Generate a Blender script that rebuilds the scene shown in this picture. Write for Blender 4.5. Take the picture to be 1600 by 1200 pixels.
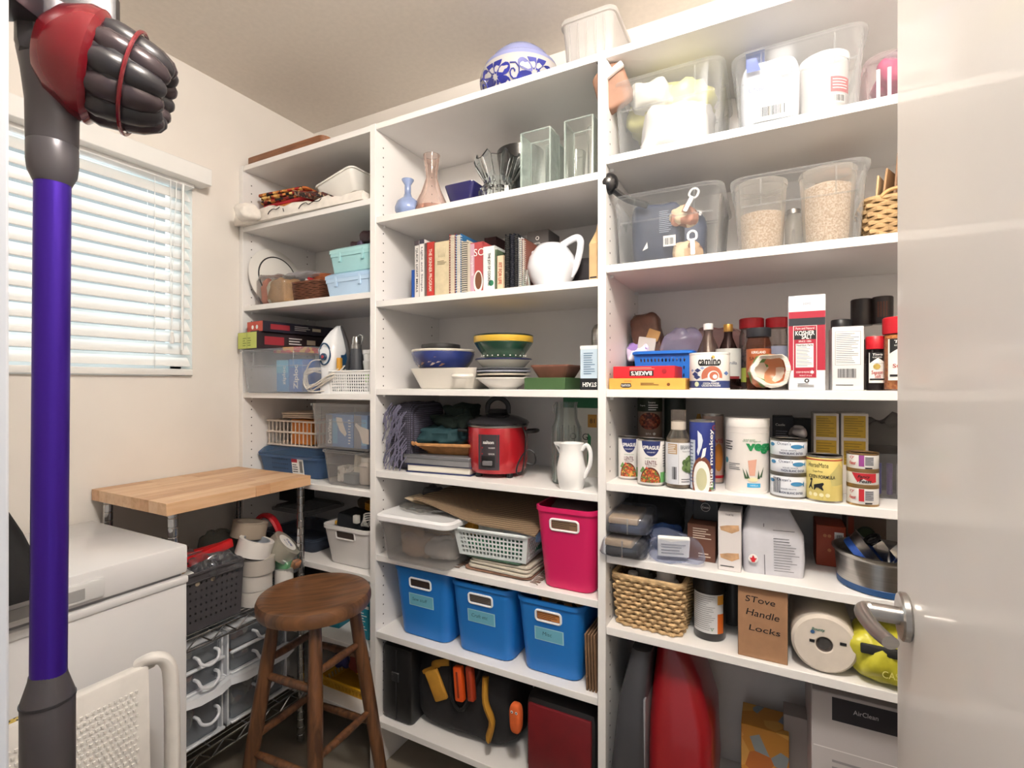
import bpy, bmesh, math, random
from mathutils import Vector, Matrix, noise
from math import sin, cos, pi, radians as rad
for o in list(bpy.data.objects): bpy.data.objects.remove(o)
sc = bpy.context.scene
col = sc.collection
random.seed(7)
# ---------------------------------------------------------------- camera
FP, TH, H = 777.0, rad(27.53), 1.28
SI, CO = sin(TH), cos(TH)
cam = bpy.data.cameras.new('camera'); co = bpy.data.objects.new('camera', cam); col.objects.link(co)
cam.sensor_width = 36; cam.lens = 36*FP/1600; cam.clip_start = .02
co.location = (0, 0, H); co.rotation_euler = (rad(90), 0, TH); sc.camera = co
# ---------------------------------------------------------------- world, lights, exposure
w = bpy.data.worlds.new('world'); sc.world = w; w.use_nodes = True
w.node_tree.nodes['Background'].inputs[0].default_value = (.90, .945, 1, 1)
w.node_tree.nodes['Background'].inputs[1].default_value = .46
def light(name, kind, loc, power, color, **k):
    l = bpy.data.lights.new(name, kind); o = bpy.data.objects.new(name, l); col.objects.link(o)
    o.location = loc; l.energy = power; l.color = color
    for a, v in k.items(): setattr(l, a, v)
    return o
light('ceiling_lamp_light', 'POINT', (-.02, .30, 2.35), 42, (1, .957, .912), shadow_soft_size=.09)
sk = light('daylight_outside_window', 'AREA', (-2.5, .55, 1.9), 22, (.78, .89, 1), shape='RECTANGLE', size=1.4, size_y=1.2)
sk.rotation_euler = (0, rad(-80), 0)
vs = sc.view_settings
vs.view_transform = 'Standard'; vs.look = 'None'; vs.exposure = 0.33; vs.gamma = 1; vs.use_curve_mapping = False
# ---------------------------------------------------------------- photo measurements -> room metres
def ray(px): u = (px-800)/FP; return (-SI+u*CO, CO+u*SI)
def X_(px, Y): a, b = ray(px); return a/b*Y
def Y_(px, X): a, b = ray(px); return b/a*X
def Z_(px, py, Y): return H+(600-py)/FP*Y/ray(px)[1]
YF, YB = 1.25, 1.60
# ---------------------------------------------------------------- materials
def lin(c):
    if isinstance(c, str):
        c = [int(c[i:i+2], 16)/255 for i in (0, 2, 4)]
        c = [x/12.92 if x <= .04045 else ((x+.055)/1.055)**2.4 for x in c]
    return (c[0], c[1], c[2], 1)
_m = {}
def mat(c, rough=.5, kind='plain', metal=0., a=.2, s=None, c2=None, ax=(1, 1, 1), bump=.0, var=.06, coat=0.):
    key = (str(c), rough, kind, metal, a, s, str(c2), ax, bump, var, coat)
    if key in _m: return _m[key]
    m = bpy.data.materials.new(kind+'_'+str(c)[:14]); m.use_nodes = True; _m[key] = m
    nt = m.node_tree; N = nt.nodes; L = nt.links; b = N['Principled BSDF']; out = N['Material Output']
    b.inputs['Roughness'].default_value = rough; b.inputs['Metallic'].default_value = metal
    b.inputs['Coat Weight'].default_value = coat
    tc = N.new('ShaderNodeTexCoord'); mp = N.new('ShaderNodeMapping'); L.new(tc.outputs['Object'], mp.inputs[0])
    mp.inputs['Scale'].default_value = ax
    def noise_(scale, det=3): n = N.new('ShaderNodeTexNoise'); n.inputs['Scale'].default_value = scale; n.inputs['Detail'].default_value = det; L.new(mp.outputs[0], n.inputs[0]); return n
    def ramp(src, stops, const=False):
        r = N.new('ShaderNodeValToRGB'); e = r.color_ramp.elements
        if const: r.color_ramp.interpolation = 'CONSTANT'
        while len(e) < len(stops): e.new(.5)
        for i, (p, cc) in enumerate(stops): e[i].position = p; e[i].color = cc
        L.new(src, r.inputs[0]); return r
    lc = lin(c); dark = tuple(x*(1-2*var) for x in lc[:3])+(1,); lt = tuple(min(1, x*(1+var)) for x in lc[:3])+(1,)
    h = None
    if kind == 'wood':
        n = noise_(s or 9, 6); n.inputs['Distortion'].default_value = .6
        r = ramp(n.outputs[0], [(.32, lin(c2)), (.62, lc)]); L.new(r.outputs[0], b.inputs[0]); h = n.outputs[0]
    elif kind == 'pattern':
        v = N.new('ShaderNodeTexVoronoi'); v.inputs['Scale'].default_value = s or 40; L.new(mp.outputs[0], v.inputs[0])
        cs = [lc]+[lin(x) for x in c2]; sp = N.new('ShaderNodeSeparateColor'); L.new(v.outputs['Color'], sp.inputs[0])
        r = ramp(sp.outputs[0], [(i/len(cs), x) for i, x in enumerate(cs)], True); L.new(r.outputs[0], b.inputs[0]); h = v.outputs['Distance']
    elif kind == 'speckle':
        n = noise_(s or 400, 2); r = ramp(n.outputs[0], [(.4, lin(c2)), (.6, lc)]); L.new(r.outputs[0], b.inputs[0]); h = n.outputs[0]
    elif kind == 'weave':
        wv = []
        for d in ('X', 'Z'):
            q = N.new('ShaderNodeTexWave'); q.bands_direction = d; q.inputs['Scale'].default_value = s or 60; L.new(mp.outputs[0], q.inputs[0]); wv.append(q)
        mm = N.new('ShaderNodeMath'); mm.operation = 'MULTIPLY'; L.new(wv[0].outputs['Fac'], mm.inputs[0]); L.new(wv[1].outputs['Fac'], mm.inputs[1])
        r = ramp(mm.outputs[0], [(.1, lin(c2 or c)), (.5, lc)]); L.new(r.outputs[0], b.inputs[0]); h = mm.outputs[0]
    else:
        n = noise_(s or 7); r = ramp(n.outputs[0], [(.3, dark), (.7, lt)]); L.new(r.outputs[0], b.inputs[0]); h = n.outputs[0]
    if bump and h is not None:
        bp = N.new('ShaderNodeBump'); bp.inputs['Strength'].default_value = bump; bp.inputs['Distance'].default_value = .004
        L.new(h, bp.inputs['Height']); L.new(bp.outputs[0], b.inputs['Normal'])
    if kind in ('clear', 'glass'):
        tr = N.new('ShaderNodeBsdfTransparent'); tr.inputs[0].default_value = tuple(1-(1-x)*(.25 if kind == 'clear' else .5) for x in lc[:3])+(1,)
        mx = N.new('ShaderNodeMixShader'); L.new(tr.outputs[0], mx.inputs[1])
        if kind == 'clear':
            ly = N.new('ShaderNodeLayerWeight'); ly.inputs[0].default_value = .35
            ma = N.new('ShaderNodeMath'); ma.operation = 'MULTIPLY_ADD'; L.new(ly.outputs['Facing'], ma.inputs[0]); ma.inputs[1].default_value = .42; ma.inputs[2].default_value = a*.62; ma.use_clamp = True
            tl = N.new('ShaderNodeBsdfTranslucent'); L.new(b.inputs[0].links[0].from_socket, tl.inputs[0]); m2 = N.new('ShaderNodeMixShader'); m2.inputs[0].default_value = .45; L.new(b.outputs[0], m2.inputs[1]); L.new(tl.outputs[0], m2.inputs[2])
            L.new(ma.outputs[0], mx.inputs[0]); L.new(m2.outputs[0], mx.inputs[2])
        else:
            ly = N.new('ShaderNodeLayerWeight'); ly.inputs[0].default_value = .22
            ma = N.new('ShaderNodeMath'); ma.operation = 'MULTIPLY_ADD'; L.new(ly.outputs['Fresnel'], ma.inputs[0]); ma.inputs[1].default_value = .8; ma.inputs[2].default_value = a*.8; ma.use_clamp = True
            L.new(ma.outputs[0], mx.inputs[0]); b.inputs['Roughness'].default_value = .05; b.inputs['Metallic'].default_value = .55
            b.inputs['Specular IOR Level'].default_value = .9; L.new(b.outputs[0], mx.inputs[2])
        L.new(mx.outputs[0], out.inputs[0])
    if kind == 'refract':
        b.inputs['Transmission Weight'].default_value = 1; b.inputs['IOR'].default_value = 1.45; b.inputs['Roughness'].default_value = .02
    return m
WHITE = mat('f1ece6', .45, var=.02); WALL = mat('ece6de', .75, s=3, var=.025, bump=.05); CEIL = mat('e4dcd2', .85, s=60, var=.02, bump=.06)
MEL = mat('f0edea', .42, var=.012); BLACK = mat('161517', .45); INK = mat('1a1a1c', .6); PWHITE = mat('f2f1ef', .35, var=.02)
PAPER = mat('f3f1ec', .6, var=.02); CHROME = mat('b9b9ba', .18, metal=1., var=.03); STEEL = mat('b4b1ad', .28, metal=1., s=3, ax=(1, 1, 60), var=.1)
CLR = mat('f2f3f4', .15, 'clear', a=.10); FROST = mat('f0f2f5', .3, 'clear', a=.15); GLASS = mat('eff5f2', .05, 'glass', a=.05)
KRAFT = mat('b98a5e', .8); WICK = mat('b98e5a', .7, s=30, var=.15); RED = mat('c01b28', .4); NAVY = mat('24305e', .5); YEL = mat('e9c046', .5)
GREY = mat('6c6c70', .5); DGREY = mat('3a393c', .5); TAN = mat('c3a37c', .7)
# ---------------------------------------------------------------- mesh builder
def rr(w, d, r, z, cx=0, cy=0, n=4):
    r = max(1e-4, min(r, w/2-1e-4, d/2-1e-4)); P = []
    for q, (sx, sy) in enumerate(((1, 1), (-1, 1), (-1, -1), (1, -1))):
        for i in range(n+1):
            a = pi/2*(q+i/n); P.append((cx+sx*(w/2-r)+r*cos(a), cy+sy*(d/2-r)+r*sin(a), z))
    return P
def circ(r, z, n=28, cx=0, cy=0, ry=None):
    return [(cx+r*cos(2*pi*i/n), cy+(ry or r)*sin(2*pi*i/n), z) for i in range(n)]
def spline(P, k=6, closed=False):
    P = [Vector(p) for p in P]; out = []; n = len(P)
    rng = range(n if closed else n-1)
    for i in rng:
        g = (lambda j: P[j % n]) if closed else (lambda j: P[max(0, min(n-1, j))])
        a, b, c, d = g(i-1), g(i), g(i+1), g(i+2)
        for t in range(k):
            t /= k; out.append(.5*((2*b)+(c-a)*t+(2*a-5*b+4*c-d)*t*t+(3*b-a-3*c+d)*t**3))
    if not closed: out.append(P[-1])
    return out
class B:
    def __init__(s): s.v = []; s.f = []
    def add(s, v, f): k = len(s.v); s.v += [tuple(p) for p in v]; s.f += [tuple(i+k for i in q) for q in f]; return s
    def box(s, x, y, z, w, d, h, bev=0., rz=0, rx=0, ry=0):
        """centre x,y; base z"""
        bm = bmesh.new(); bmesh.ops.create_cube(bm, size=1)
        for v in bm.verts: v.co = (v.co.x*w, v.co.y*d, v.co.z*h)
        if bev: bmesh.ops.bevel(bm, geom=list(bm.edges), offset=bev, segments=2 if bev > .0025 else 1, affect='EDGES', profile=.5)
        M = Matrix.Translation((x, y, z+h/2)) @ Matrix.Rotation(rz, 4, 'Z') @ Matrix.Rotation(ry, 4, 'Y') @ Matrix.Rotation(rx, 4, 'X')
        bm.verts.index_update(); s.add([M@v.co for v in bm.verts], [[v.index for v in f.verts] for f in bm.faces]); bm.free(); return s
    def loft(s, R, c0=True, c1=True, closed=False):
        n = len(R[0]); k = len(s.v)
        for r in R: s.v += [tuple(p) for p in r]
        m = len(R)
        for j in range(m if closed else m-1):
            for i in range(n):
                a, b = k+j*n, k+((j+1) % m)*n; s.f.append((a+i, a+(i+1) % n, b+(i+1) % n, b+i))
        if c0 and not closed: s.f.append(tuple(k+i for i in range(n))[::-1])
        if c1 and not closed: s.f.append(tuple(k+(m-1)*n+i for i in range(n)))
        return s
    def lathe(s, P, n=28, x=0, y=0, c0=True, c1=True): return s.loft([circ(max(r, 1e-4), z, n, x, y) for r, z in P], c0, c1)
    def cyl(s, r, z0, z1, n=24, x=0, y=0, b=.0012): return s.lathe([(r-b, z0), (r, z0+b), (r, z1-b), (r-b, z1)], n, x, y)
    def tube(s, P, r, n=8, closed=False, sm=0, ry=None):
        if sm: P = spline(P, sm, closed)
        P = [Vector(p) for p in P]; m = len(P); R = []
        up = Vector((0, 0, 1)); t0 = (P[1]-P[0]).normalized()
        if abs(t0.dot(up)) > .95: up = Vector((0, 1, 0))
        for i, p in enumerate(P):
            t = (P[(i+1) % m]-P[i-1]) if (closed or 0 < i < m-1) else (P[1]-P[0] if i == 0 else P[-1]-P[-2])
            t.normalize(); a = (up-t*up.dot(t)); a = a.normalized() if a.length > 1e-6 else t.orthogonal().normalized(); up = a; b = t.cross(a)
            rr_ = r(i/(m-1)) if callable(r) else r
            R.append([p+a*cos(2*pi*k/n)*rr_+b*sin(2*pi*k/n)*(ry or rr_) for k in range(n)])
        return s.loft(R, True, True, closed)
    def tub(s, w0, d0, w1, d1, h, r=.02, t=.002, rim=.006, rh=.012, z=0):
        R = [rr(w0-.008, d0-.008, r, z), rr(w0, d0, r, z+.004), rr(w1, d1, r, z+h-rh), rr(w1+2*rim, d1+2*rim, r+rim, z+h-rh), rr(w1+2*rim, d1+2*rim, r+rim, z+h),
             rr(w1-2*t, d1-2*t, r, z+h), rr(w0-2*t, d0-2*t, r, z+2*t)]
        return s.loft(R)
    def blob(s, w, d, h, seed=0, fr=18., amp=.01, x=0, y=0, z=0, p=.6, n=26, ridge=True):
        R = []; m = n//2+2
        sg = lambda v, e: math.copysign(abs(v)**e, v)
        for j in range(m+1):
            ph = -pi/2+pi*j/m; ring = []
            for i in range(n):
                a = 2*pi*i/n; q = Vector((w/2*sg(cos(a), p)*sg(cos(ph), p), d/2*sg(sin(a), p)*sg(cos(ph), p), h/2+h/2*sg(sin(ph), p)))
                nz = noise.noise(q*fr+Vector((seed*7.3, seed, 3.1))); nz2 = noise.noise(q*fr*2.3+Vector((seed, 9, seed*2.)))
                k = (abs(nz)*2-.5 if ridge else nz)*amp+nz2*amp*.4
                dr = (q-Vector((0, 0, h/2))); q = q+dr.normalized()*k if dr.length > 1e-6 else q
                q.z = max(0.0, q.z); ring.append((x+q.x, y+q.y, z+q.z))
            R.append(ring)
        return s.loft(R)
    def slab(s, w, d, h, z, seed=0, amp=.004, r=.01, x=0, y=0, n=5, droop=0):
        """soft folded layer with a rounded edge"""
        R = []
        for k, (e, zz) in enumerate(((.006, 0), (0, .25), (0, .75), (.006, 1))):
            ring = []
            for (px, py, _) in rr(w-2*e, d-2*e, r, 0, x, y, n):
                nn = noise.noise(Vector((px*14+seed, py*14, seed*3.))); ring.append((px+nn*amp*1.2, py+nn*amp, z+zz*h+nn*amp*.5))
            R.append(ring)
        return s.loft(R)
    def xf(s, M, k=0):
        for i in range(k, len(s.v)): s.v[i] = tuple(M@Vector(s.v[i]))
        return s
def build(name, b, m, parent=None, sharp=.62):
    me = bpy.data.meshes.new(name); me.from_pydata(b.v, [], b.f); me.update()
    bm = bmesh.new(); bm.from_mesh(me); bmesh.ops.recalc_face_normals(bm, faces=bm.faces); bm.to_mesh(me); bm.free()
    me.materials.append(m); me.shade_smooth(); me.set_sharp_from_angle(angle=sharp)
    o = bpy.data.objects.new(name, me); col.objects.link(o)
    if parent is not None: o.parent = parent
    return o
def tag(o, label, cat=None, group=None, kind=None):
    if label: o['label'] = label
    if cat: o['category'] = cat
    if group: o['group'] = group
    if kind: o['kind'] = kind
    return o
def thing(name, label, cat, x, y, z, rz=0, group=None, rx=0, ry=0):
    o = bpy.data.objects.new(name, None); o.empty_display_size = .05; col.objects.link(o)
    o.location = (x, y, z); o.rotation_euler = (rx, ry, rz); return tag(o, label, cat, group)
def struct(name, b, m): o = build(name, b, m); o['kind'] = 'structure'; return o
def copytree(r, **k):
    c = r.copy(); col.objects.link(c)
    def rec(a, b):
        for ch in list(a.children):
            d = ch.copy(); col.objects.link(d); d.parent = b; rec(ch, d)
    rec(r, c)
    for kk, v in k.items(): setattr(c, kk, v)
    return c
# ---------------------------------------------------------------- flat print
_tx = {}
def glyphs(t, bold=0.):
    if (t, bold) not in _tx:
        cu = bpy.data.curves.new('t', 'FONT'); cu.body = t; cu.size = 1; cu.offset = bold; cu.resolution_u = 3; cu.align_x = 'LEFT'
        ob = bpy.data.objects.new('t', cu); me = bpy.data.meshes.new_from_object(ob)
        v = [(p.co.x, p.co.y) for p in me.vertices]; f = [tuple(q.vertices) for q in me.polygons]
        bpy.data.objects.remove(ob); bpy.data.curves.remove(cu); bpy.data.meshes.remove(me)
        x0 = min(p[0] for p in v); x1 = max(p[0] for p in v); y0 = min(p[1] for p in v); y1 = max(p[1] for p in v)
        _tx[(t, bold)] = ([((a-x0)/(x1-x0), (b-y0)/(y1-y0)) for a, b in v], f, (x1-x0)/(y1-y0))
    return _tx[(t, bold)]
def side(x0): return lambda x, z, e: (x0+e, x, z)
def topf(z0): return lambda x, y, e: (x, y, z0+e)
def front(y0, d0=0, d1=0, h=1): return lambda x, z, e: (x, y0-(d1-d0)/2*max(0, z)/h-e, z)
def rcyl(R):
    f = lambda x, z, e: ((R+e)*sin(x/R), -(R+e)*cos(x/R), z)
    f.step = R*.22; return f
class Print:
    """flat printing laid on a face through the map mp(x, z, offset)"""
    def __init__(s, parent, mp): s.p = parent; s.mp = mp; s.g = {}; s.n = 0; s.st = getattr(mp, 'step', 9)
    def _b(s, name, m):
        if name in ('petal', 'scroll', 'leaf', 'icon', 'fish'): s.n += 1; return s.g.setdefault((name, m.name, s.n), (B(), m))[0]
        return s.g.setdefault((name, m.name, 0), (B(), m))[0]
    def _put(s, b, P, T, e):
        P = list(P); out = []; T = [tuple(t) for t in T]
        T = [(t[0], t[i], t[i+1]) for t in T for i in range(1, len(t)-1)] if s.st < 9 else T
        if s.st < 9:
            mid = {}
            while T:
                t = T.pop(); L = sorted(((abs(P[t[i]][0]-P[t[(i+1) % 3]][0]), i) for i in range(3)), reverse=True)[0]
                if L[0] <= s.st: out.append(t); continue
                i = L[1]; a, c, d = t[i], t[(i+1) % 3], t[(i+2) % 3]; k = (min(a, c), max(a, c))
                if k not in mid: mid[k] = len(P); P.append(((P[a][0]+P[c][0])/2, (P[a][1]+P[c][1])/2))
                T += [(a, mid[k], d), (mid[k], c, d)]
        else: out = T
        b.add([s.mp(x, z, e*.00035) for x, z in P], out)
    def poly(s, P, m, name='emblem', e=1): s._put(s._b(name, m), P, [tuple(range(len(P)))], e); return s
    def rect(s, x0, z0, x1, z1, m, name='label', e=1, n=10): s._put(s._b(name, m), [(x0, z0), (x1, z0), (x1, z1), (x0, z1)], [(0, 1, 2, 3)], e); return s
    def disc(s, x, z, r, m, name='emblem', e=2, rz=None, a0=0, a1=2*pi, n=20):
        rz = rz or r; s._put(s._b(name, m), [(x, z)]+[(x+r*cos(a0+(a1-a0)*i/n), z+rz*sin(a0+(a1-a0)*i/n)) for i in range(n+1)], [(0, i+1, i+2) for i in range(n)], e); return s
    def text(s, t, x, z, h, m, w=None, rot=0, sk=0., bold=0., e=3, name='lettering', center=True):
        v, f, asp = glyphs(t, bold); w = w or h*asp
        def q(a, c):
            xx = (a-(.5 if center else 0))*w+sk*c*h; zz = (c-.5)*h; return (x+xx*cos(rot)-zz*sin(rot), z+xx*sin(rot)+zz*cos(rot))
        s._put(s._b(name, m), [q(a, c) for a, c in v], f, e); return s
    def lines(s, x0, z0, x1, z1, n, m, e=3, th=.35):
        dz = (z1-z0)/n
        for i in range(n):
            L = x0+(x1-x0)*random.uniform(.6, 1); s.rect(x0, z1-dz*(i+.5)-abs(dz)*th/2, L, z1-dz*(i+.5)+abs(dz)*th/2, m, 'fine_print', e, 4)
        return s
    def bars(s, x0, z0, x1, z1, m=None, n=14, e=3):
        st = random.Random(n*31+int(abs(x0)*1e4)); x = x0; dx = (x1-x0)/n
        for i in range(n): s.rect(x+dx*i, z0, x+dx*i+dx*st.uniform(.25, .8), z1, m or INK, 'barcode', e, 1)
        return s
    def done(s):
        for k, (b, m) in s.g.items():
            if b.f:
                o = build(k[0], b, m, s.p)
                if k[0] in ('fine_print', 'barcode'): o['kind'] = 'stuff'
        return s
# ---------------------------------------------------------------- generic makers
ux = [(-1.868, -1.8475), (X_(579, YF), X_(587.5, YF)), (X_(934.5, YF), X_(947, YF)), (.56, .58)]
def spot(px0, px1, yf):
    a, b = X_(px0, yf), X_(px1, yf)
    if yf >= 1.24:
        m = (a+b)/2
        for l, r in ux:
            if m < (l+r)/2 and b > l-.004: b = l-.004
            if m > (l+r)/2 and a < r+.004: a = r+.004
    return (a+b)/2, b-a
def carton(name, label, cat, px0, px1, yf, zs, top, d, m, rz=0, bev=.0012, part='box', group=None):
    x, w = spot(px0, px1, yf); h = Z_((px0+px1)/2, top, yf)-zs
    t = thing(name, label, cat, x, yf+d/2, zs, rz, group); build(part, B().box(0, 0, 0, w, d, h, bev), m, t)
    return t, w, d, h
def radius(px0, px1, yc):
    x, w = spot(px0, px1, yc); a, b = ray((px0+px1)/2); return x, w/2*b/math.hypot(a, b)
def fit(px0, px1, yc):
    for _ in range(4):
        x, r = radius(px0, px1, yc); yc = max(yc, 1.254+r)
    return x, r, yc
def holed(b, w0, d0, w1, d1, h, nx, ny, nz, fr=.62, round_=False, t=.002, zb=.006, zt=.010, sides='FBLR', ext=0):
    """four tapered walls pierced by rows of holes, with real thickness"""
    def wall(A, nu):
        c0, c1, c2, c3 = [Vector(q) for q in A]; nrm = (c1-c0).cross(c3-c0).normalized()
        P = lambda u, v: (c0*(1-u)+c1*u)*(1-v)+(c3*(1-u)+c2*u)*v
        v0, v1 = zb/h, 1-zt/h; mu = .012/max((c1-c0).length, .03)
        for s_ in range(nu):
            for k in range(nz):
                ua, ub = mu+(1-2*mu)*s_/nu, mu+(1-2*mu)*(s_+1)/nu; va, vb = v0+(v1-v0)*k/nz, v0+(v1-v0)*(k+1)/nz
                um, vm = (ua+ub)/2, (va+vb)/2; hu, hv = (ub-ua)/2, (vb-va)/2
                sq = [(1, 0), (1, 1), (0, 1), (-1, 1), (-1, 0), (-1, -1), (0, -1), (1, -1)]
                inn = [(cos(i*pi/4), sin(i*pi/4)) for i in range(8)] if round_ else sq
                if ext == 0 or k >= 0:
                    f_ = fr
                V = [P(um+x*hu, vm+y*hv) for x, y in sq]+[P(um+x*hu*f_, vm+y*hv*f_) for x, y in inn]
                V += [q-nrm*t for q in V]
                F = []
                for i in range(8):
                    j = (i+1) % 8; F += [(i, j, 8+j, 8+i), (16+j, 16+i, 24+i, 24+j), (8+i, 8+j, 24+j, 24+i)]
                b.add(V, F)
        for (ua, ub, va, vb) in ((0, mu, 0, 1), (1-mu, 1, 0, 1), (mu, 1-mu, 0, v0), (mu, 1-mu, v1, 1)):
            V = [P(ua, va), P(ub, va), P(ub, vb), P(ua, vb)]; V += [q-nrm*t for q in V]
            b.add(V, [(0, 1, 2, 3), (7, 6, 5, 4), (0, 4, 5, 1), (2, 6, 7, 3)])
    a, c, e, g = w0/2, d0/2, w1/2, d1/2
    wall([(-a, -c, 0), (a, -c, 0), (e, -g, h), (-e, -g, h)], nx); wall([(a, c, 0), (-a, c, 0), (-e, g, h), (e, g, h)], nx)
    wall([(a, -c, 0), (a, c, 0), (e, g, h), (e, -g, h)], ny); wall([(-a, c, 0), (-a, -c, 0), (-e, -g, h), (-e, g, h)], ny)
    b.box(0, 0, 0, w0, d0, .002)
    return b
def rimring(b, w, d, h, r=.004, rc=.012): return b.tube(rr(w, d, rc, h), r, 6, True)
def woven(t, w0, d0, w1, d1, h, rows, st, sr, m, m2=None, rim=1.3):
    b = B()
    for j in range(rows):
        f = (j+.5)/rows; W, D = w0+(w1-w0)*f, d0+(d1-d0)*f; P = rr(W, D, .02, h*f, n=3)
        Q = []; per = 0; n = len(P); seg = [(Vector(P[(i+1) % n])-Vector(P[i])).length for i in range(n)]; tot = sum(seg); N = st*2
        for i in range(N):
            L = tot*i/N; k = 0
            while L > seg[k]: L -= seg[k]; k += 1
            p = Vector(P[k]).lerp(Vector(P[(k+1) % n]), L/seg[k]); o = Vector((p.x/W, p.y/D, 0)).normalized()*(sr*.9 if (i//1+j) % 2 else -sr*.9); q = p+o; q.z += random.uniform(-.1, .1)*sr; Q.append(q)
        b.tube(Q, sr*1.15, 5, True, ry=h/rows*.52)
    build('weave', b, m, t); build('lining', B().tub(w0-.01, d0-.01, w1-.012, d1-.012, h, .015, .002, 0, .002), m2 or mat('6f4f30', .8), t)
    b = B(); N = 60
    P = rr(w1, d1, .02, h, n=5); b.tube(P, sr*rim, 6, True); build('rim', b, m, t)
# ================================================================ the room
WLX, CZ = -1.87, 2.434
RX = .62
struct('floor', B().box(-.6, .7, -.02, 2.7, 2.0, .02), mat('8f8678', .5, s=4, var=.08))
struct('ceiling', B().box(-.6, .85, CZ, 2.7, 1.75, .02), CEIL)
struct('wall_back', B().box(-.6, 1.62, 0, 2.7, .02, CZ), WALL)
b = B(); wy0, wy1, wz0, wz1 = .34, 1.068, 1.309, 2.04
b.box(WLX-.05, (wy1+1.64)/2, 0, .10, 1.64-wy1, CZ); b.box(WLX-.05, (wy0+.0)/2, 0, .10, wy0, CZ)
b.box(WLX-.05, (wy0+wy1)/2, 0, .10, wy1-wy0, wz0); b.box(WLX-.05, (wy0+wy1)/2, wz1, .10, wy1-wy0, CZ-wz1)
struct('wall_left', b, WALL)
struct('wall_right', B().box(RX+.01, .85, 0, .02, 1.6, CZ), WALL)
b = B(); b.box((-.479-1.92)/2, .087, 0, 1.92-.479, .115, CZ); b.box((.178+RX)/2, .087, 0, RX-.178, .115, CZ); b.box(-.15, .087, 2.06, .66, .115, CZ-2.06)
struct('wall_front', b, WALL)
tr = B(); tr.box(-.473, .083, 0, .012, .123, 2.06, .002); struct('trim_1', tr, mat('cdd0d6', .5, var=.02))
# window
wn = B()
for (y, z, dy, dz) in ((wy0+.02, wz0, .04, wz1-wz0), (wy1-.02, wz0, .04, wz1-wz0), ((wy0+wy1)/2, wz0, wy1-wy0, .04), ((wy0+wy1)/2, wz1-.04, wy1-wy0, .04), ((wy0+wy1)/2, wz0, .03, wz1-wz0)):
    wn.box(WLX-.085, y, z, .03, dy, dz, .002)
wi = struct('window_1', wn, mat('f2f2f0', .4, var=.02))
build('pane', B().box(WLX-.085, (wy0+wy1)/2, wz0+.01, .004, wy1-wy0-.02, wz1-wz0-.02), GLASS, wi)
# ---------------------------------------------------------------- blind
BL = mat('f2f1ee', .35, var=.015)
t = thing('venetian_blind', 'white horizontal slatted blind with tassel cord and wand covering the window', 'blind', WLX, 0, 0)
build('valance', B().box(.035, (wy0+wy1)/2+.005, 1.998, .070, wy1-wy0+.05, .06, .002), BL, t)
build('headrail', B().box(.0, (wy0+wy1)/2, 1.985, .05, wy1-wy0-.012, .035, .001), BL, t)
ns = 15; sl = None; yc, yl = (wy0+wy1)/2, wy1-wy0-.016
for i in range(ns):
    z = 1.352+i*.0425
    if sl is None:
        b = B(); R = []
        for k in range(7):
            q = (k-3)/3; R.append((q*.025, .0022*(1-q*q)))
        b.loft([[(x, y, zz) for x, zz in R]+[(x, y, zz-.003) for x, zz in R[::-1]] for y in (-yl/2, yl/2)])
        sl = build('slat', b, BL, t); o = sl
    else: o = sl.copy(); col.objects.link(o)
    o.location = (-.012, yc, z+.012); o.rotation_euler = (0, rad(54), 0)
build('bottom_rail', B().box(-.006, yc, wz0+.002, .05, yl, .022, .003), BL, t)
for y in (wy0+.14, Y_(241, WLX+.01)):
    for x in (-.032, .014): build('ladder_cord', B().tube([(x, y, wz0+.02), (x, y, 2.0)], .0011, 5), BL, t)
y = Y_(268, WLX+.02); build('pull_cord', B().tube([(.03, y-.008, 1.99), (.022, y-.003, 1.6), (.022, y, 1.46)], .0013, 5), BL, t); build('pull_cord', B().tube([(.03, y+.012, 1.99), (.022, y+.004, 1.7), (.022, y, 1.46)], .0013, 5), BL, t)
build('tassel', B().lathe([(.003, 1.462), (.006, 1.46), (.005, 1.45), (.0075, 1.437), (.0078, 1.425), (.006, 1.42)], 14, .022, y), BL, t)
y = Y_(285, WLX+.03); build('wand', B().tube([(.035, y, 1.985), (.03, y, 1.40)], .0042, 8), BL, t)
# ---------------------------------------------------------------- open door
DM = mat('e9e3dc', .42, s=5, var=.01, coat=.22)
d = struct('door_1', B().box(.1525, .39, .01, .035, .715, 2.03, .0015), DM)
ym, zm = .690, 1.022
hb = B(); hb.cyl(.026, 0, .009, 40, b=.002); hb.xf(Matrix.Translation((.135, ym, zm)) @ Matrix.Rotation(-pi/2, 4, 'Y'))
build('rose', hb, STEEL, d)
build('neck', B().cyl(.0095, 0, .042, 24).xf(Matrix.Translation((.135, ym, zm)) @ Matrix.Rotation(-pi/2, 4, 'Y')), STEEL, d)
# lever turns along the door toward its hinge, its tip curling down and back
b = B(); b.tube([(.100, ym, zm), (.094, ym-.001, zm), (.0915, ym-.009, zm), (.0935, ym-.026, zm-.001), (.099, ym-.050, zm-.002), (.106, ym-.074, zm-.001)], lambda f: .0105-.004*f, 16, sm=6, ry=.008)
build('lever', b, STEEL, d)
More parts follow.
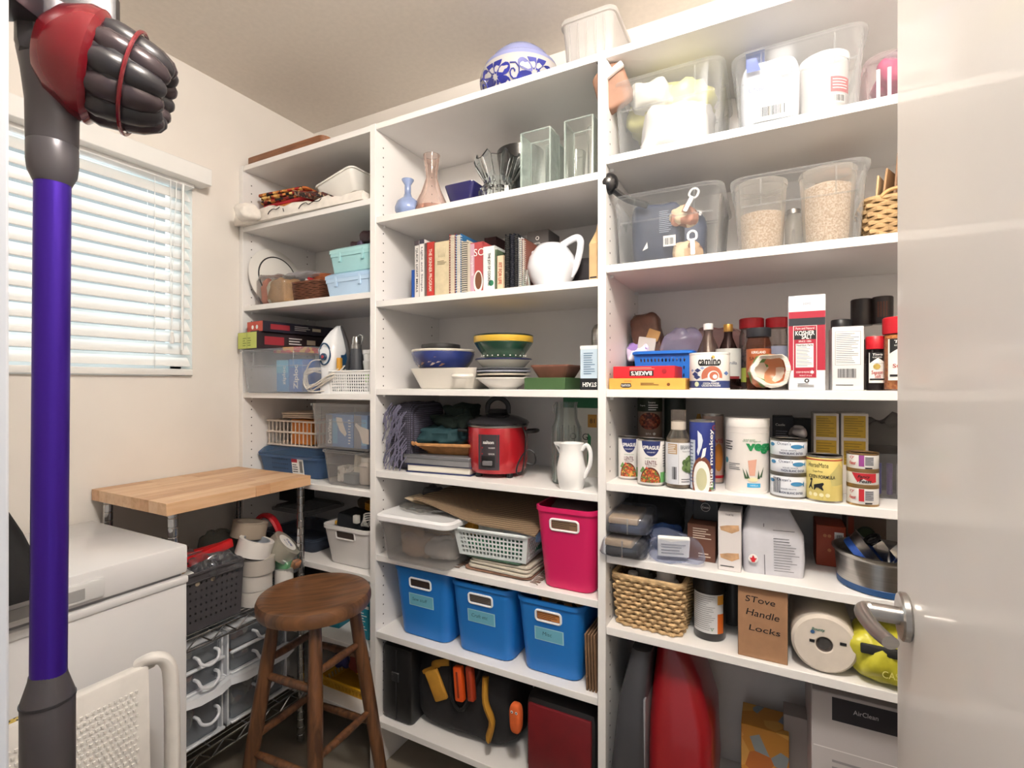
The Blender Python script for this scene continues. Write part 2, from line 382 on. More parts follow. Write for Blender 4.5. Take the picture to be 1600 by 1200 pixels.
# ================================================================ shelving
t = thing('shelving_unit', 'white wall of built-in shelves in three bays filling the back wall', 'shelves', 0, 0, 0)
UT = 2.141
for a, c in ux: build('upright', B().box((a+c)/2, (YF+YB)/2+.0, 0, c-a, YB-YF+.006, UT, .001), MEL, t)
lo = [[.5995, .287, -.054, -.379, -.66, -.91, -1.13], [.532, .254, -.036, -.307, -.5838, -.8374, -1.13], [.567, .2865, -.034, -.275, -.461, -.646, -1.13]]
TOPS = []
for k in range(3):
    a, c = ux[k][1], ux[k+1][0]
    build('top_panel', B().box((a+c)/2, (YF+YB)/2, UT-.02, c-a, YB-YF, .02, .001), MEL, t)
    build('back_panel', B().box((a+c)/2, YB+.004, 0, c-a, .006, UT), MEL, t)
    TOPS.append([UT+.0003]+[z+H+.0203 for z in lo[k]])
    for z in lo[k]: build('shelf', B().box((a+c)/2, (YF+YB)/2, z+H, c-a-.001, YB-YF, .02, .001), MEL, t)
HOLE = mat('4a4644', .8)
for k, (a, c) in enumerate(ux[:3]):
    b = B(); p = B()
    for y in (1.285, 1.555):
        z = .25
        while z < 2.10:
            if all(abs(z-(q+H+.01)) > .014 for q in lo[k]):
                n = 8; V = [(c+.0003, y+.0026*cos(2*pi*i/n), z+.0026*sin(2*pi*i/n)) for i in range(n)]+[(c-.004, y+.0026*cos(2*pi*i/n), z+.0026*sin(2*pi*i/n)) for i in range(n)]
                b.add(V, [tuple(range(n))]+[(i, (i+1) % n, n+(i+1) % n, n+i) for i in range(n)])
            z += .032
        for q in lo[k]: p.box(c+.005, y, q+H-.008, .010, .006, .008, .001)
    o = build('peg_hole', b, HOLE, t); o['kind'] = 'stuff'; o = build('shelf_peg', p, PWHITE, t); o['kind'] = 'stuff'
LT, MT, RT = TOPS
# ================================================================ vacuum on the front wall
FD = Vector((-SI, CO, 0)); RD = Vector((CO, SI, 0))
P0 = Vector((0, 0, H))+.63*FD+RD*(.63*(79.5-800)/FP)
t = thing('stick_vacuum', 'purple tubed stick vacuum with dark red and grey head in front of blind', 'vacuum', P0.x, P0.y, 0, TH)
px = .63/FP
zv = lambda py: H+(600-py)*px
PUR = mat('4a2aa8', .28, metal=.75, s=3, ax=(1, 1, .1), var=.05); VG = mat('5b585c', .32, metal=.4); VD = mat('2c2a2e', .3); VR = mat('7e1220', .22, metal=.3, coat=.5)
dx = lambda a: (a-79.5)*px*.80
build('tube', B().tube([(dx(75), 0, zv(1070)), (dx(83), 0, zv(284))], .0182, 32), PUR, t)
b = B(); c = dx(83)
b.lathe([(.0185, zv(288)), (.024, zv(272)), (.0255, zv(255)), (.0255, zv(228)), (.0248, zv(226)), (.0255, zv(224)), (.0262, zv(165)), (.030, zv(120)), (.034, zv(90)), (.034, zv(20))], 36, c, 0)
build('wand_socket', b, VG, t)
b = B(); b.lathe([(.022, zv(1230)), (.0268, zv(1215)), (.0268, zv(1095)), (.0265, zv(1088)), (.0195, zv(1058)), (.0185, zv(1050))], 36, dx(74), 0); build('lower_collar', b, VG, t)
build('lower_seam', B().lathe([(.0275, zv(1094)), (.0278, zv(1092)), (.0275, zv(1090))], 36, dx(74), 0), VD, t)
b = B(); b.box(dx(92), .02, zv(108), .10, .085, .12, .014, rz=rad(38)); b.box(dx(36), .03, zv(165), .020, .03, .15, .008, rz=rad(38)); build('motor_housing', b, VD, t)
# cyclone drum: its axis points right and a little down
MA = Matrix.Translation((dx(150), .01, zv(98))) @ Matrix.Rotation(rad(30), 4, 'Z') @ Matrix.Rotation(rad(103), 4, 'Y') @ Matrix.Scale(.98, 4)
b = B(); b.lathe([(.040, -.05), (.058, -.035), (.072, -.008), (.072, .004), (.064, .010), (.0, .011)], 48).xf(MA); build('bin_collar', b, VR, t)
b = B(); b.lathe([(.060, .009), (.062, .03), (.056, .055), (.03, .072), (.0, .074)], 36).xf(MA); build('cyclone_core', b, VD, t)
for i in range(12):
    a = 2*pi*i/12+.2; b = B()
    b.lathe([(.002, .002), (.012, .004), (.0185, .016), (.0195, .038), (.018, .042), (.0195, .046), (.0185, .064), (.013, .080), (.006, .087), (.001, .088)], 16).xf(MA @ Matrix.Translation((.054*cos(a), .054*sin(a), 0)) @ Matrix.Rotation(rad(-13), 4, Vector((-sin(a), cos(a), 0))))
    build('cyclone', b, VD if i % 2 else mat('453b3f', .22, metal=.3), t)
b = B(); b.tube([(.0665*cos(q), .0665*sin(q), .044) for q in [2*pi*i/40 for i in range(40)]], .0025, 6, True).xf(MA); build('trim_ring', b, VR, t)
build('wall_dock', B().box(dx(60), -.055, zv(40)-.02, .07, .05, .12, .006), VD, t)
# ================================================================ chest freezer
FZ = mat('e9e8e8', .25, var=.012, coat=.3); FT = H-.416
fy0, fy1, fx0, fx1 = .155, .756, -1.84, -1.342
t = thing('chest_freezer', 'small white chest freezer with recessed lid handle below the window', 'freezer', (fx0+fx1)/2, (fy0+fy1)/2, 0)
W, D = fx1-fx0, fy1-fy0
build('body', B().box(0, 0, .02, W-.006, D, FT-.115, .006), FZ, t)
build('top_rim', B().box(0, 0, FT-.098, W+.004, D+.002, .018, .004), FZ, t)
build('gasket', B().box(0, 0, FT-.082, W-.03, D-.02, .016), mat('9a9a9c', .6), t)
build('lid', B().box(0, 0, FT-.072, W, D, .072, .006), FZ, t)
yh = Y_(105, fx1)-(fy0+fy1)/2
b = B(); b.box(W/2+.004, yh-.03, FT-.062, .012, .19, .042, .004); build('lid_handle', b, mat('dededd', .35, var=.02), t)
build('handle_recess', B().box(W/2+.0095, yh-.035, FT-.055, .003, .125, .024, .001), mat('a9a8a7', .5), t)
for sx in (-1, 1):
    for sy in (-1, 1): build('foot', B().cyl(.02, 0, .022, 14, sx*(W/2-.05), sy*(D/2-.05)), DGREY, t)
# black bag over its near end
BK = mat('131214', .75, s=40, bump=.3)
t = thing('tote_bag', 'black cloth tote slumped over the near end of the freezer, behind the purple tube', 'bag', -1.36, .325, FT, 0)
b = B(); R = []
for z, w_, d_, o in ((.0, .20, .30, 0), (.05, .20, .29, 0), (.12, .15, .25, -.01), (.2, .09, .19, -.02), (.28, .04, .12, -.03)):
    ring = rr(w_, d_, .03, z+.002, o, -.02, 4); R.append([(x+noise.noise(Vector((x*20, y*20, z*15)))*.012, y+noise.noise(Vector((y*20, 4, z*20)))*.01, zz) for x, y, zz in ring])
b.loft(R); build('bag_body', b, BK, t)
b = B(); P = [(.02, 0, .05), (.10, 0, .045), (.128, 0, .02), (.128, 0, -.04), (.126, 0, -.078)]
R = [[(x-.004, -.15, z), (x-.004, .045-.0*i, z+.0), (x+.004, .045, z+.004), (x+.004, -.15, z+.004)] for i, (x, _, z) in enumerate(spline(P, 5))]
b.loft(R); build('flap', b, BK, t)
# ================================================================ folded step stool in front of the freezer
SW = mat('ebe7e1', .45, s=25, var=.03)
t = thing('folding_step_stool', 'scuffed white folding step stool leaning against the freezer front', 'step stool', -1.19, .43, 0, pi/2)
LY = [Y_(268, -1.16)-.43]
b = B(); b.tube([(LY[0], -.035, .0), (LY[0]+.002, -.03, .40), (LY[0]+.002, -.025, .62), (LY[0]-.006, -.02, .675), (LY[0]-.026, -.01, .690), (LY[0]-.040, .01, .680)], .021, 16, sm=6, ry=.013); build('front_leg', b, SW, t)
b = B(); b.tube([(-.235, -.035, .0), (-.235, -.03, .60), (-.225, -.02, .655), (-.20, -.005, .668)], .021, 16, sm=6, ry=.013); build('front_leg', b, SW, t)
for q in (LY[0]-.035, -.2): build('rear_leg', B().tube([(q, .07, 0), (q, .045, .60)], .012, 12), SW, t)
build('tread', B().box((LY[0]-.265)/2, -.005, .36, LY[0]+.195, .032, .322, .007, rx=rad(-2)), SW, t)
b = B()
for i in range(38):
    for j in range(22):
        b.box(-.222+i*.0093+(.0045 if j % 2 else 0), -.0285+.00048*j, .385+j*.012, .0045, .003, .0045)
o = build('grip_bump', b, SW, t); o['kind'] = 'stuff'
b = B().box(-.03, .004, .6815, .12, .014, .0012); build('warning_sticker', b, mat('c9a93a', .6, 'pattern', s=260, c2=('2b2a28', 'd8c27a')), t)
build('hinge', B().box(LY[0]-.035, .004, .668, .03, .03, .022, .005), mat('cfcac2', .4), t)
# ================================================================ butcher-block topped wire rack
tz = H-.325
t = thing('butcher_block_rack', 'chrome wire rack with pale butcher-block top along the left wall', 'rack', 0, 0, 0)
bx0, bx1, by0, by1 = -1.862, -1.452, .762, 1.238
st = 9; wds = (bx1-bx0)/st; rnd = random.Random(3)
for i in range(st):
    y = by0; cuts = sorted(rnd.uniform(.15, .85) for _ in range(1 if i % 2 else 2)); cuts = [0]+cuts+[1]
    for a, c in zip(cuts, cuts[1:]):
        cc = rnd.choice([('dab088', 'c99c72'), ('e0b992', 'd1a67d'), ('d4a67e', 'c2936b'), ('e4c19c', 'd6ad86')])
        build('stave', B().box(bx0+wds*(i+.5), by0+(by1-by0)*(a+c)/2, tz-.034, wds-.0004, (by1-by0)*(c-a)-.0003, .034, .0008), mat(cc[0], .4, 'wood', c2=cc[1], ax=(9, 1, 9), s=6), t)
for x in (bx0+.03, bx1-.026):
    for y in (by0+.03, by1-.022):
        b = B(); P = []
        z = .02
        while z < tz-.036: P += [(.0125, z), (.0125, z+.022), (.0112, z+.0235), (.0112, z+.0255)]; z += .027
        b.lathe(P, 14, x, y); build('post', b, CHROME, t)
def wire_shelf(z):
    b = B(); x0, x1, y0, y1 = bx0+.012, bx1-.006, by0+.012, by1-.006
    for zz in (z, z-.032):
        b.tube([(x0, y0, zz), (x1, y0, zz), (x1, y1, zz), (x0, y1, zz)], .0032, 6, True)
    n = 20
    for i in range(1, n): b.tube([(x0+(x1-x0)*i/n, y0, z+.003), (x0+(x1-x0)*i/n, y1, z+.003)], .0017, 5)
    for i in range(1, 4): b.tube([(x0, y0+(y1-y0)*i/4, z-.003), (x1, y0+(y1-y0)*i/4, z-.003)], .003, 5)
    for x in (x0, x1): b.tube([(x, y0+(y1-y0)*i/12, z-(.032 if i % 2 else 0)) for i in range(13)], .0026, 5)
    for y in (y0, y1): b.tube([(x0+(x1-x0)*i/10, y, z-(.032 if i % 2 else 0)) for i in range(11)], .0026, 5)
    build('wire_shelf', b, CHROME, t)
WS1, WS2 = .557, .215
wire_shelf(WS1); wire_shelf(WS2)
# ---- drawer towers
DW = mat('e6e8ec', .35, var=.02); DCL = mat('d9dde2', .25, 'clear', a=.30)
def tower(label, ya, yb, zs, zt):
    w = yb-ya; d = .34
    t = thing('drawer_tower', label, 'drawers', bx1-.02-d/2, (ya+yb)/2, zs, pi/2, 'plastic drawer towers under the wire rack')
    z2 = zt-zs; zr = .36-zs; W2 = w+.012
    b = B(); b.box(0, .01, z2-.006, w, d-.02, .006, .002); b.box(0, .01, zr, w+.01, d-.02, .02, .006); b.box(0, d/2-.003, 0, w, .005, z2, .001)
    for s_ in (-1, 1): b.box(s_*(w/2-.003), .01, 0, .006, d-.02, z2, .001)
    b.box(0, .01, 0, w, d-.02, .008, .002)
    b.loft([[(-W2/2, -d/2+.01, zr), (W2/2, -d/2+.01, zr), (W2/2, -d/2+.01, zr+.022), (-W2/2, -d/2+.01, zr+.022)], [(-W2/2, -d/2-.01, zr), (W2/2, -d/2-.01, zr), (W2/2, -d/2-.006, zr+.02), (-W2/2, -d/2-.006, zr+.02)], [(-W2/2+.04, -d/2-.028, zr), (W2/2-.04, -d/2-.028, zr), (W2/2-.04, -d/2-.02, zr+.02), (-W2/2+.04, -d/2-.02, zr+.02)]]); build('frame', b, DW, t)
    zz = [(zr+.024, zr+.024+(z2-zr-.03)/2-.003), (zr+.024+(z2-zr-.03)/2, z2-.008), (.012, zr-.004)]
    for k, (a, c) in enumerate(zz):
        b = B().tub(w-.03, d-.04, w-.018, d-.03, c-a, .008, .0025, .004, .006, z=a); o = build('drawer', b, DCL, t)
        build('drawer_lip', B().box(0, -d/2+.008, a-.002, w-.008, .012, .008, .002), DW, o)
        zc = c-.022 if k < 2 else c-.04
        hb = B().tube([(-.030, -d/2+.008, zc), (-.030, -d/2-.012, zc), (-.024, -d/2-.02, zc-.016), (0, -d/2-.024, zc-.026), (.024, -d/2-.02, zc-.016), (.030, -d/2-.012, zc), (.030, -d/2+.008, zc)], .0045, 8, sm=4); build('handle', hb, DW, o)
        cm = random.choice(['8c7f76', '7a8794', 'a59a86', '6b6260']); b = B()
        for q in range(3): b.blob((w-.06)/2, .12, (c-a)*.55, q+k, 30, .008, (q-1)*(w-.05)/4, -.06+.03*q, a+.008)
        tag(build('contents', b, mat(cm, .8, 'pattern', s=45, c2=('5f5f66', 'c9bfae', '8a5a48')), o), '')
    return t
ya = Y_(358, -1.47)
tower('left plastic drawer tower with pale frame, beside the freezer', .816, ya-.004, WS2+.005, .518)
tower('right plastic drawer tower, half hidden behind the stool seat', ya+.008, Y_(455, -1.47), WS2+.005, .518)
# ================================================================ bar stool
WD = mat('7a5233', .36, 'wood', c2='4b301c', ax=(1, 8, 1), s=8, coat=.3); WDL = mat('6e472b', .38, 'wood', c2='422817', ax=(9, 9, 1), s=7, coat=.3)
scn = Vector((-1.181, 1.022, 0))
t = thing('wooden_stool', 'round brown wooden stool with turned legs in front of the shelves', 'stool', scn.x, scn.y, 0, math.atan2(.7023, -.8175)-pi/2)
sz = H-1.445*332/FP+.012; sr_ = .158
b = B(); b.lathe([(.05, sz-.046), (sr_-.02, sz-.046), (sr_-.004, sz-.040), (sr_, sz-.028), (sr_, sz-.014), (sr_-.005, sz-.003), (sr_-.014, sz), (sr_*.75, sz-.005), (sr_*.4, sz-.009), (.001, sz-.010)], 56)
build('seat', b, WD, t)
az = [(-1, 0), (0, -1), (0, 1), (1, 0)]
def lp(k, z): r = .105+(sz-.045-z)*.155; a = az[k]; return Vector((a[0]*r, a[1]*r, z))
for k in range(4):
    build('leg', B().tube([lp(k, sz-.04), lp(k, sz-.2), lp(k, .3), lp(k, .0)], lambda f: .0155+.0045*sin(f*pi*.9), 16, sm=3), WDL, t)
for zz, pr in ((.50, ((0, 2), (1, 3))), (.46, ((0, 1), (2, 3))), (.29, ((0, 2), (1, 3))), (.25, ((0, 1), (2, 3)))):
    for a, c in pr: build('rung', B().tube([lp(a, zz), lp(a, zz).lerp(lp(c, zz), .5), lp(c, zz)], lambda f: .0075+.004*sin(f*pi), 12, sm=3), WDL, t)
# ================================================================ LEFT BAY
# top
x, w = spot(388, 520, 1.30)
t = thing('wooden_tray', 'long brown wooden tray lying on top of the left bay', 'tray', x, 1.356, LT[0])
build('tray', B().loft([rr(w-.02, .19, .02, 0), rr(w, .20, .025, .004), rr(w, .20, .025, .028), rr(w-.02, .18, .02, .028), rr(w-.024, .176, .02, .010)]), mat('8f5f40', .5, 'wood', c2='754a30', ax=(1, 8, 8)), t)
# shelf 1 : cloths and a tilted tub
z = LT[1]
x0 = X_(366, 1.24); x1 = X_(574, 1.27)
t = thing('white_tablecloth', 'white cloth with black print spread along the upper left shelf, its end drooping over', 'cloth', 0, 0, z)
CL = mat('efe8df', .8, s=30, bump=.2)
b = B(); n = 26; R = []
for i in range(n+1):
    f = i/n; xx = x0+.01+(x1-x0-.01)*f; th = .056-.026*f+.006*sin(i*1.1); yf = 1.228+.02*f
    dr = 0 if f > .1 else -.0
    R.append([(xx, (min(yf, 1.240) if xx < -1.838 else yf)+noise.noise(Vector((i*.7, k, 2)))*.004, th*a+.001+abs(noise.noise(Vector((i*.45, k*.9, 5))))*.020*(a > .1)) for k, (yf, a) in enumerate([(yf, 0), (yf-.002, .3), (yf+.002, .75), (yf+.02, .95), (yf+.10, 1), (yf+.2, .9), (yf+.29, .6), (yf+.29, 0)])])
b.loft(R); build('cloth_body', b, CL, t)
b = B(); b.blob(.085, .07, .062, 4, 25, .010, X_(388, 1.19), 1.19, -.014, .7); k = len(b.v); build('hanging_end', b, CL, t)
b = B()
for q in ([(.24, .010), (.25, .02), (.27, .026), (.29, .022), (.31, .028)], [(.42, .006), (.435, .018), (.46, .022), (.475, .014), (.50, .020), (.53, .018), (.545, .026)], [(.335, .008), (.33, .02)]):
    b.tube([(x0+a*.9, 1.2245+a*.022, c+.006) for a, c in q], .0015, 5, sm=4)
build('printed_line', b, INK, t)
def cloth(label, x, y, z, w, d, layers, m, seed, rz=0, cat='cloth', name='folded_cloth', group=None, th=.012):
    t = thing(name, label, cat, x, y, z, rz, group); zz = 0
    b = B()
    for i in range(layers):
        b.slab(w*random.uniform(.93, 1), d*random.uniform(.93, 1), th, zz, seed+i, .006, .02); zz += th+.0005
    build('folds', b, m, t); return t, zz
PAT = mat('b5652c', .8, 'pattern', s=70, c2=('2a1c18', 'c98b45', '7d1c1a', '16110f', 'd9b36b', 'a3191d'))
xa, _ = spot(400, 500, 1.36)
t, zz = cloth('orange cloth at the bottom of the patterned pile on the upper left shelf', xa-.03, 1.37, z+.060, .26, .18, 1, mat('d07b35', .8, s=40, bump=.2), 1)
t, zz = cloth('red cloth folded in the middle of the patterned pile', xa+.02, 1.38, z+.073, .27, .18, 1, mat('a8141f', .75, s=40, bump=.2), 5, th=.018)
t, zz = cloth('gold and brown batik cloth on top of the red cloth', xa, 1.37, z+.092, .25, .16, 3, PAT, 9, .1, th=.014)
t = thing('scarf', 'black and rust patterned scarf trailing down the right of the cloth pile', 'scarf', xa+.12, 1.345, z+.058, -.3)
b = B(); R = []
for i in range(14):
    f = i/13; zc = .072*(1-f)**1.2+.006; xx = -.07+.21*f
    R.append([(xx, -.055, max(.001, zc-.016)), (xx, -.058, zc), (xx+.004, -.02, zc+.012+.004*sin(i)), (xx, .03, zc+.010), (xx, .06, zc), (xx, .06, max(.001, zc-.016))])
b.loft(R); build('scarf_cloth', b, mat('241a1a', .8, 'pattern', s=110, c2=('4a2018', '8e3a22', '1a1517', 'a08a70')), t)
x, w = spot(524, 585, 1.36)
t = thing('white_tub', 'white shallow plastic tub tilted up on the upper left shelf', 'tub', X_(556, 1.42), 1.43, z+.115, 0, None, 0, rad(-14))
build('tub_body', B().tub(.16, .20, .19, .24, .075, .02, .002, .006, .006, z=-.05), mat('ece9e2', .35, var=.02), t)
# shelf 2
z = LT[2]
xw = ux[0][1]
t = thing('enamel_plate', 'white round plate with black ring leaning on the left panel', 'plate', xw+.037, 1.380, z+.002, 0, None, 0, rad(83))
build('dish', B().lathe([(.04, .012), (.075, .010), (.098, .002), (.122, 0), (.125, .003), (.10, .008), (.078, .018), (.0, .020)], 40, -.127, 0), mat('e9e6df', .3, var=.02), t)
build('ring', B().tube([(-.127+.088*cos(a), .088*sin(a), .0135) for a in [2*pi*i/40 for i in range(40)]], .0028, 6, True), BLACK, t)
def bag(label, x, y, z, w, d, h, m, seed=0, name='plastic_bag', cat='bag', rz=0, inner=None, ridge=True, fr=22, amp=.012, p=.6, part='bag_body', rx=0, ry=0):
    t = thing(name, label, cat, x, y, z, rz, None, rx, ry); build(part, B().blob(w, d, h, seed, fr, amp, p=p, ridge=ridge, n=34), m, t, 1.2)
    if inner:
        for nm, mm, ww, dd, hh, ox, oz in inner: build(nm, B().blob(ww, dd, hh, seed+1, 30, .008, ox, 0, oz, .5), mm, t)
    return t
x, w = spot(408, 458, 1.32)
bag('clear plastic bag of brown paper and coral cloth beside the plate', x, 1.35, z, w, .15, .125, mat('f2f2f3', .08, 'glass', a=.08), 3, p=.45,
    inner=[('paper', mat('b08a60', .8, s=20, bump=.5, var=.12), w*.62, .11, .105, .022, .004), ('cloth_roll', mat('d98a72', .8, s=20, bump=.4), .045, .10, .11, -w*.30, .004), ('cream_cloth', mat('ddd3bd', .8, s=20, bump=.4), .03, .10, .105, -w*.12, .004)])
bag('crumpled clear plastic sleeve lying over the paper bag on the second left shelf', x+.05, 1.42, z+.118, .20, .12, .03, mat('eceaf0', .1, 'clear', a=.35), 8, p=.8)
x, w = spot(455, 507, 1.36)
t = thing('wicker_basket', 'dark brown round wicker basket with items poking out', 'basket', x, 1.40, z)
DWK = mat('7a4a33', .65, s=30, var=.2)
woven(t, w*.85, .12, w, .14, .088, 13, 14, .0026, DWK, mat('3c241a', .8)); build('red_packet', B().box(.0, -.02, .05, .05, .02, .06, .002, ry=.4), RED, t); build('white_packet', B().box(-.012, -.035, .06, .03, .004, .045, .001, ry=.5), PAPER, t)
x, w = spot(478, 520, 1.42)
t = thing('round_wicker_cover', 'reddish round wicker lid lying tilted on the dark basket', 'lid', x, 1.46, z+.108)
b = B()
for i in range(5): b.tube(circ(.055-.001*(i % 2), .003+i*.0055, 22), .0034, 5, True)
build('weave', b, mat('a9603a', .65, s=30, var=.15), t); build('disc', B().cyl(.052, .018, .026), mat('9a5433', .7, s=40, var=.15), t)
# lidded crates
LBL = mat('b9d4ee', .3, var=.03); TEAL = mat('a3d3d6', .35, var=.03)
def crate(name, label, px0, px1, yf, zs, top, d, m, m2):
    x, w = spot(px0, px1, yf); h = Z_(px0+4, top, yf)-zs
    t = thing(name, label, 'storage box', x, yf+d/2, zs); build('tub_body', B().tub(w-.03, d-.02, w-.012, d-.008, h-.014, .012, .002, .003, .02), m, t)
    b = B().loft([rr(w, d, .014, h-.022), rr(w, d, .014, h-.010), rr(w-.01, d-.01, .012, h-.006), rr(w-.03, d-.03, .010, h), rr(w-.05, d-.05, .01, h-.003)]); build('lid', b, m2, t)
    for fx in (-.25, .22): build('rib', B().box(w*fx, -d/2+.004, h*.42, .012, .01, h*.42, .002), m, t)
    return t, h
tA, hA = crate('storage_box', 'pale blue plastic storage box under the teal box', 505, 598, 1.27, z, 428, .28, LBL, mat('a9c9e8', .3, var=.03))
tB, hB = crate('storage_box', 'teal plastic storage box stacked on the pale blue one', 512, 602, 1.28, z+hA, 388, .27, TEAL, mat('a9d8da', .35, var=.03))
x = X_(560, 1.33)
t = thing('dark_brown_bow', 'dark brown satin bow shape on top of the teal box', 'ornament', x, 1.36, z+hA+hB)
build('loop', B().blob(.055, .04, .035, 2, 30, .006, -.03, 0, 0), mat('3b2226', .5), t); build('loop', B().blob(.06, .05, .05, 5, 30, .008, .025, 0, .018), mat('3b2226', .5), t)
build('knot', B().blob(.028, .03, .026, 6, 30, .004, -.004, -.012, .008), mat('4a3d55', .5), t)
t = thing('dark_ornament', 'small flat dark ornament near the left edge of the teal lid', 'ornament', X_(525, 1.34), 1.36, z+hA+hB)
build('piece', B().blob(.05, .03, .012, 12, 40, .004), mat('4a3336', .5), t)
# shelf 3
z = LT[3]
def clearbin(label, px0, px1, yf, zs, top, d, m=None, taper=.92, rim=.006, name='clear_bin', cat='bin', rr_=.02, handle=True, rz=0, group=None):
    x, w = spot(px0, px1, yf); h = Z_(px0, top, yf)-zs; m = m or CLR
    t = thing(name, label, cat, x, yf+d/2, zs, rz, group); w -= 2*rim; d -= 2*rim; b = B().tub(w*taper, d*taper, w, d, h, rr_, .002, rim, .008); build('tub_body', b, m, t)
    if handle:
        for s_ in (-.5, .5): build('rib', B().box(w*s_*.55, -d*.5+(.5-.62)*d*(1-taper)-.0005, h*.60, .003, .003, h*.34, .0005), m, t)
        build('step', B().box(0, -d*(taper+(1-taper)*.62)/2-.001, h*.60, w*.86, .003, .003, .0005), m, t)
    return t, w, d, h
t, w, d, h = clearbin('clear bin of blue bag cartons under the long foil boxes', 370, 487, 1.215, z, 547, .36, FROST)
xb = t.location.x
BLU = mat('3f6fb8', .45, s=10, var=.1)
def tcarton(name, label, cat, x, y, zs, w, d, h, m, rz=0, bev=.0012, group=None, rx=0, ry=0):
    t = thing(name, label, cat, x, y, zs, rz, group, rx, ry); build('box', B().box(0, 0, 0, w, d, h, bev), m, t); return t
t = tcarton('bag_carton', 'blue carton with upright white lettering inside the clear bin, left one', 'box', xb+.010, 1.36, z+.005, .065, .22, .118, mat('4c93c9', .5, s=6, var=.12))
Print(t, front(-.11)).rect(-.032, .07, .032, .117, mat('6fb9d6', .5), 'band').text('ziploc', .012, .06, .022, PAPER, .07, rot=pi/2, bold=.02).done()
t = tcarton('bag_carton', 'blue carton with bold white lettering inside the clear bin, right one', 'box', xb+.082, 1.36, z+.005, .07, .22, .120, BLU)
Print(t, front(-.11)).rect(-.034, .09, .034, .119, mat('3a8fd0', .5), 'band').text('Ziploc', .005, .055, .03, PAPER, .09, rot=pi/2, bold=.03).done()
t = tcarton('coral_tube_box', 'slim coral box standing at the left inside the clear bin', 'box', xb-.055, 1.31, z+.005, .028, .05, .088, mat('c98478', .6, s=20, var=.15)); Print(t, front(-.025)).text('wrap', 0, .045, .012, PAPER, .035, rot=pi/2).done()
zt = Z_(372, 547, 1.215)+.004
FB = mat('33262a', .45, s=8, var=.2)
def foil(label, px0, px1, yf, zs, top, L, m, mf, rz, txt, tc):
    x, w = spot(px0, px1, yf); h = Z_((px0+px1)/2, top, yf)-zs
    t = thing('wrap_box', label, 'box', x, yf, zs, rz); build('box', B().box(0, L/2, 0, w, L, h, .0012), m, t)
    P = Print(t, front(0)); P.rect(-w/2+.001, .001, w/2-.001, h-.001, mf, 'end_panel')
    S_ = Print(t, side(w/2)); S_.rect(.03, h*.25, .11, h*.75, mat('a3303a', .5), 'side_panel').lines(.13, h*.3, .2, h*.8, 3, PAPER).rect(.21, h*.4, .25, h*.7, mat('d8d2b8', .5), 'side_panel').done()
    return t, P, h
t, P, h1 = foil('dark long carton with a yellow-green end on the clear bin', 369, 404, 1.222, zt, 519, .34, FB, mat('c6cf6a', .5), rad(-6), '', None)
P.lines(-.03, .008, -.004, h1*.7, 4, mat('7d8a3c', .6)).lines(.004, .008, .03, h1*.7, 4, mat('7d8a3c', .6)).rect(-.001, .002, .0005, h1*.95, mat('4a3a28', .6), 'seam', 2).done()
t, P, h2 = foil('red-ended long carton resting on the yellow-green one', 384, 413, 1.235, zt+h1+.001, 502, .33, mat('2c2a38', .45, s=8, var=.2), mat('c9503f', .5), rad(-6), '', None)
P.disc(-.015, h2*.45, .008, PAPER).disc(.015, h2*.45, .008, PAPER).rect(-.03, .001, .03, .005, INK, 'band', 2).done()
t = tcarton('red_wrap_box', 'flat red and yellow carton poking above the bin rim beside the iron', 'box', X_(452, 1.34), 1.42, zt-.012, .14, .2, .022, mat('c0392f', .5, 'pattern', s=60, c2=('d9a24a', 'c0392f', 'b02a26')), .1)
# iron standing on its heel
IRW = mat('edeef0', .25, var=.015, coat=.4); IRB = mat('1f4668', .3, coat=.3)
xi = X_(512, 1.28)
t = thing('steam_iron', 'white and navy steam iron standing on its heel with wrapped cord', 'iron', X_(516, 1.29), 1.29, z, rad(6))
ih = Z_(515, 505, 1.27)-z
b = B(); R = []
for z_, hw, y0_, y1_ in ((.0, .030, -.028, .03), (.02, .032, -.03, .035), (.06, .030, -.024, .04), (.11, .034, -.026, .045), (ih*.62, .040, -.030, .05), (ih*.78, .030, -.012, .05), (ih*.9, .017, .01, .05), (ih-.003, .004, .035, .05)):
    R.append([(x*1., y, z_) for x, y, _ in rr(hw*2, y1_-y0_, min(hw*.8, .02), 0, 0, (y0_+y1_)/2, 5)])
b.loft(R); build('body', b, IRW, t, 1.)
b = B(); R = []
for z_, hw in ((.02, .044), (.08, .052), (ih*.5, .048), (ih*.75, .032), (ih*.92, .014), (ih, .002)): R.append([(-hw, .052, z_), (hw, .052, z_), (hw, .062, z_), (-hw, .062, z_)])
b.loft(R); build('soleplate', b, CHROME, t)
build('navy_ring', B().tube([(.024*cos(a), -.031+.004*cos(a)**2, ih*.56+.038*sin(a)) for a in [2*pi*i/24 for i in range(24)]], .003, 6, True), IRB, t)
build('dial', B().cyl(.013, 0, .008).xf(Matrix.Translation((0, -.03, ih*.52)) @ Matrix.Rotation(pi/2, 4, 'X')), IRB, t)
build('dial_cap', B().cyl(.006, .008, .011).xf(Matrix.Translation((0, -.03, ih*.52)) @ Matrix.Rotation(pi/2, 4, 'X')), mat('a93a48', .4), t)
b = B(); b.loft([[(.034, .0, ih*.30), (.036, .03, ih*.30), (.038, .03, ih*.32), (.036, 0, ih*.32)], [(.040, .01, ih*.5), (.041, .04, ih*.5), (.041, .04, ih*.52), (.040, .01, ih*.52)], [(.020, .03, ih*.83), (.020, .045, ih*.83), (.018, .045, ih*.84), (.018, .03, ih*.84)]]); build('navy_panel', b, IRB, t)
b = B()
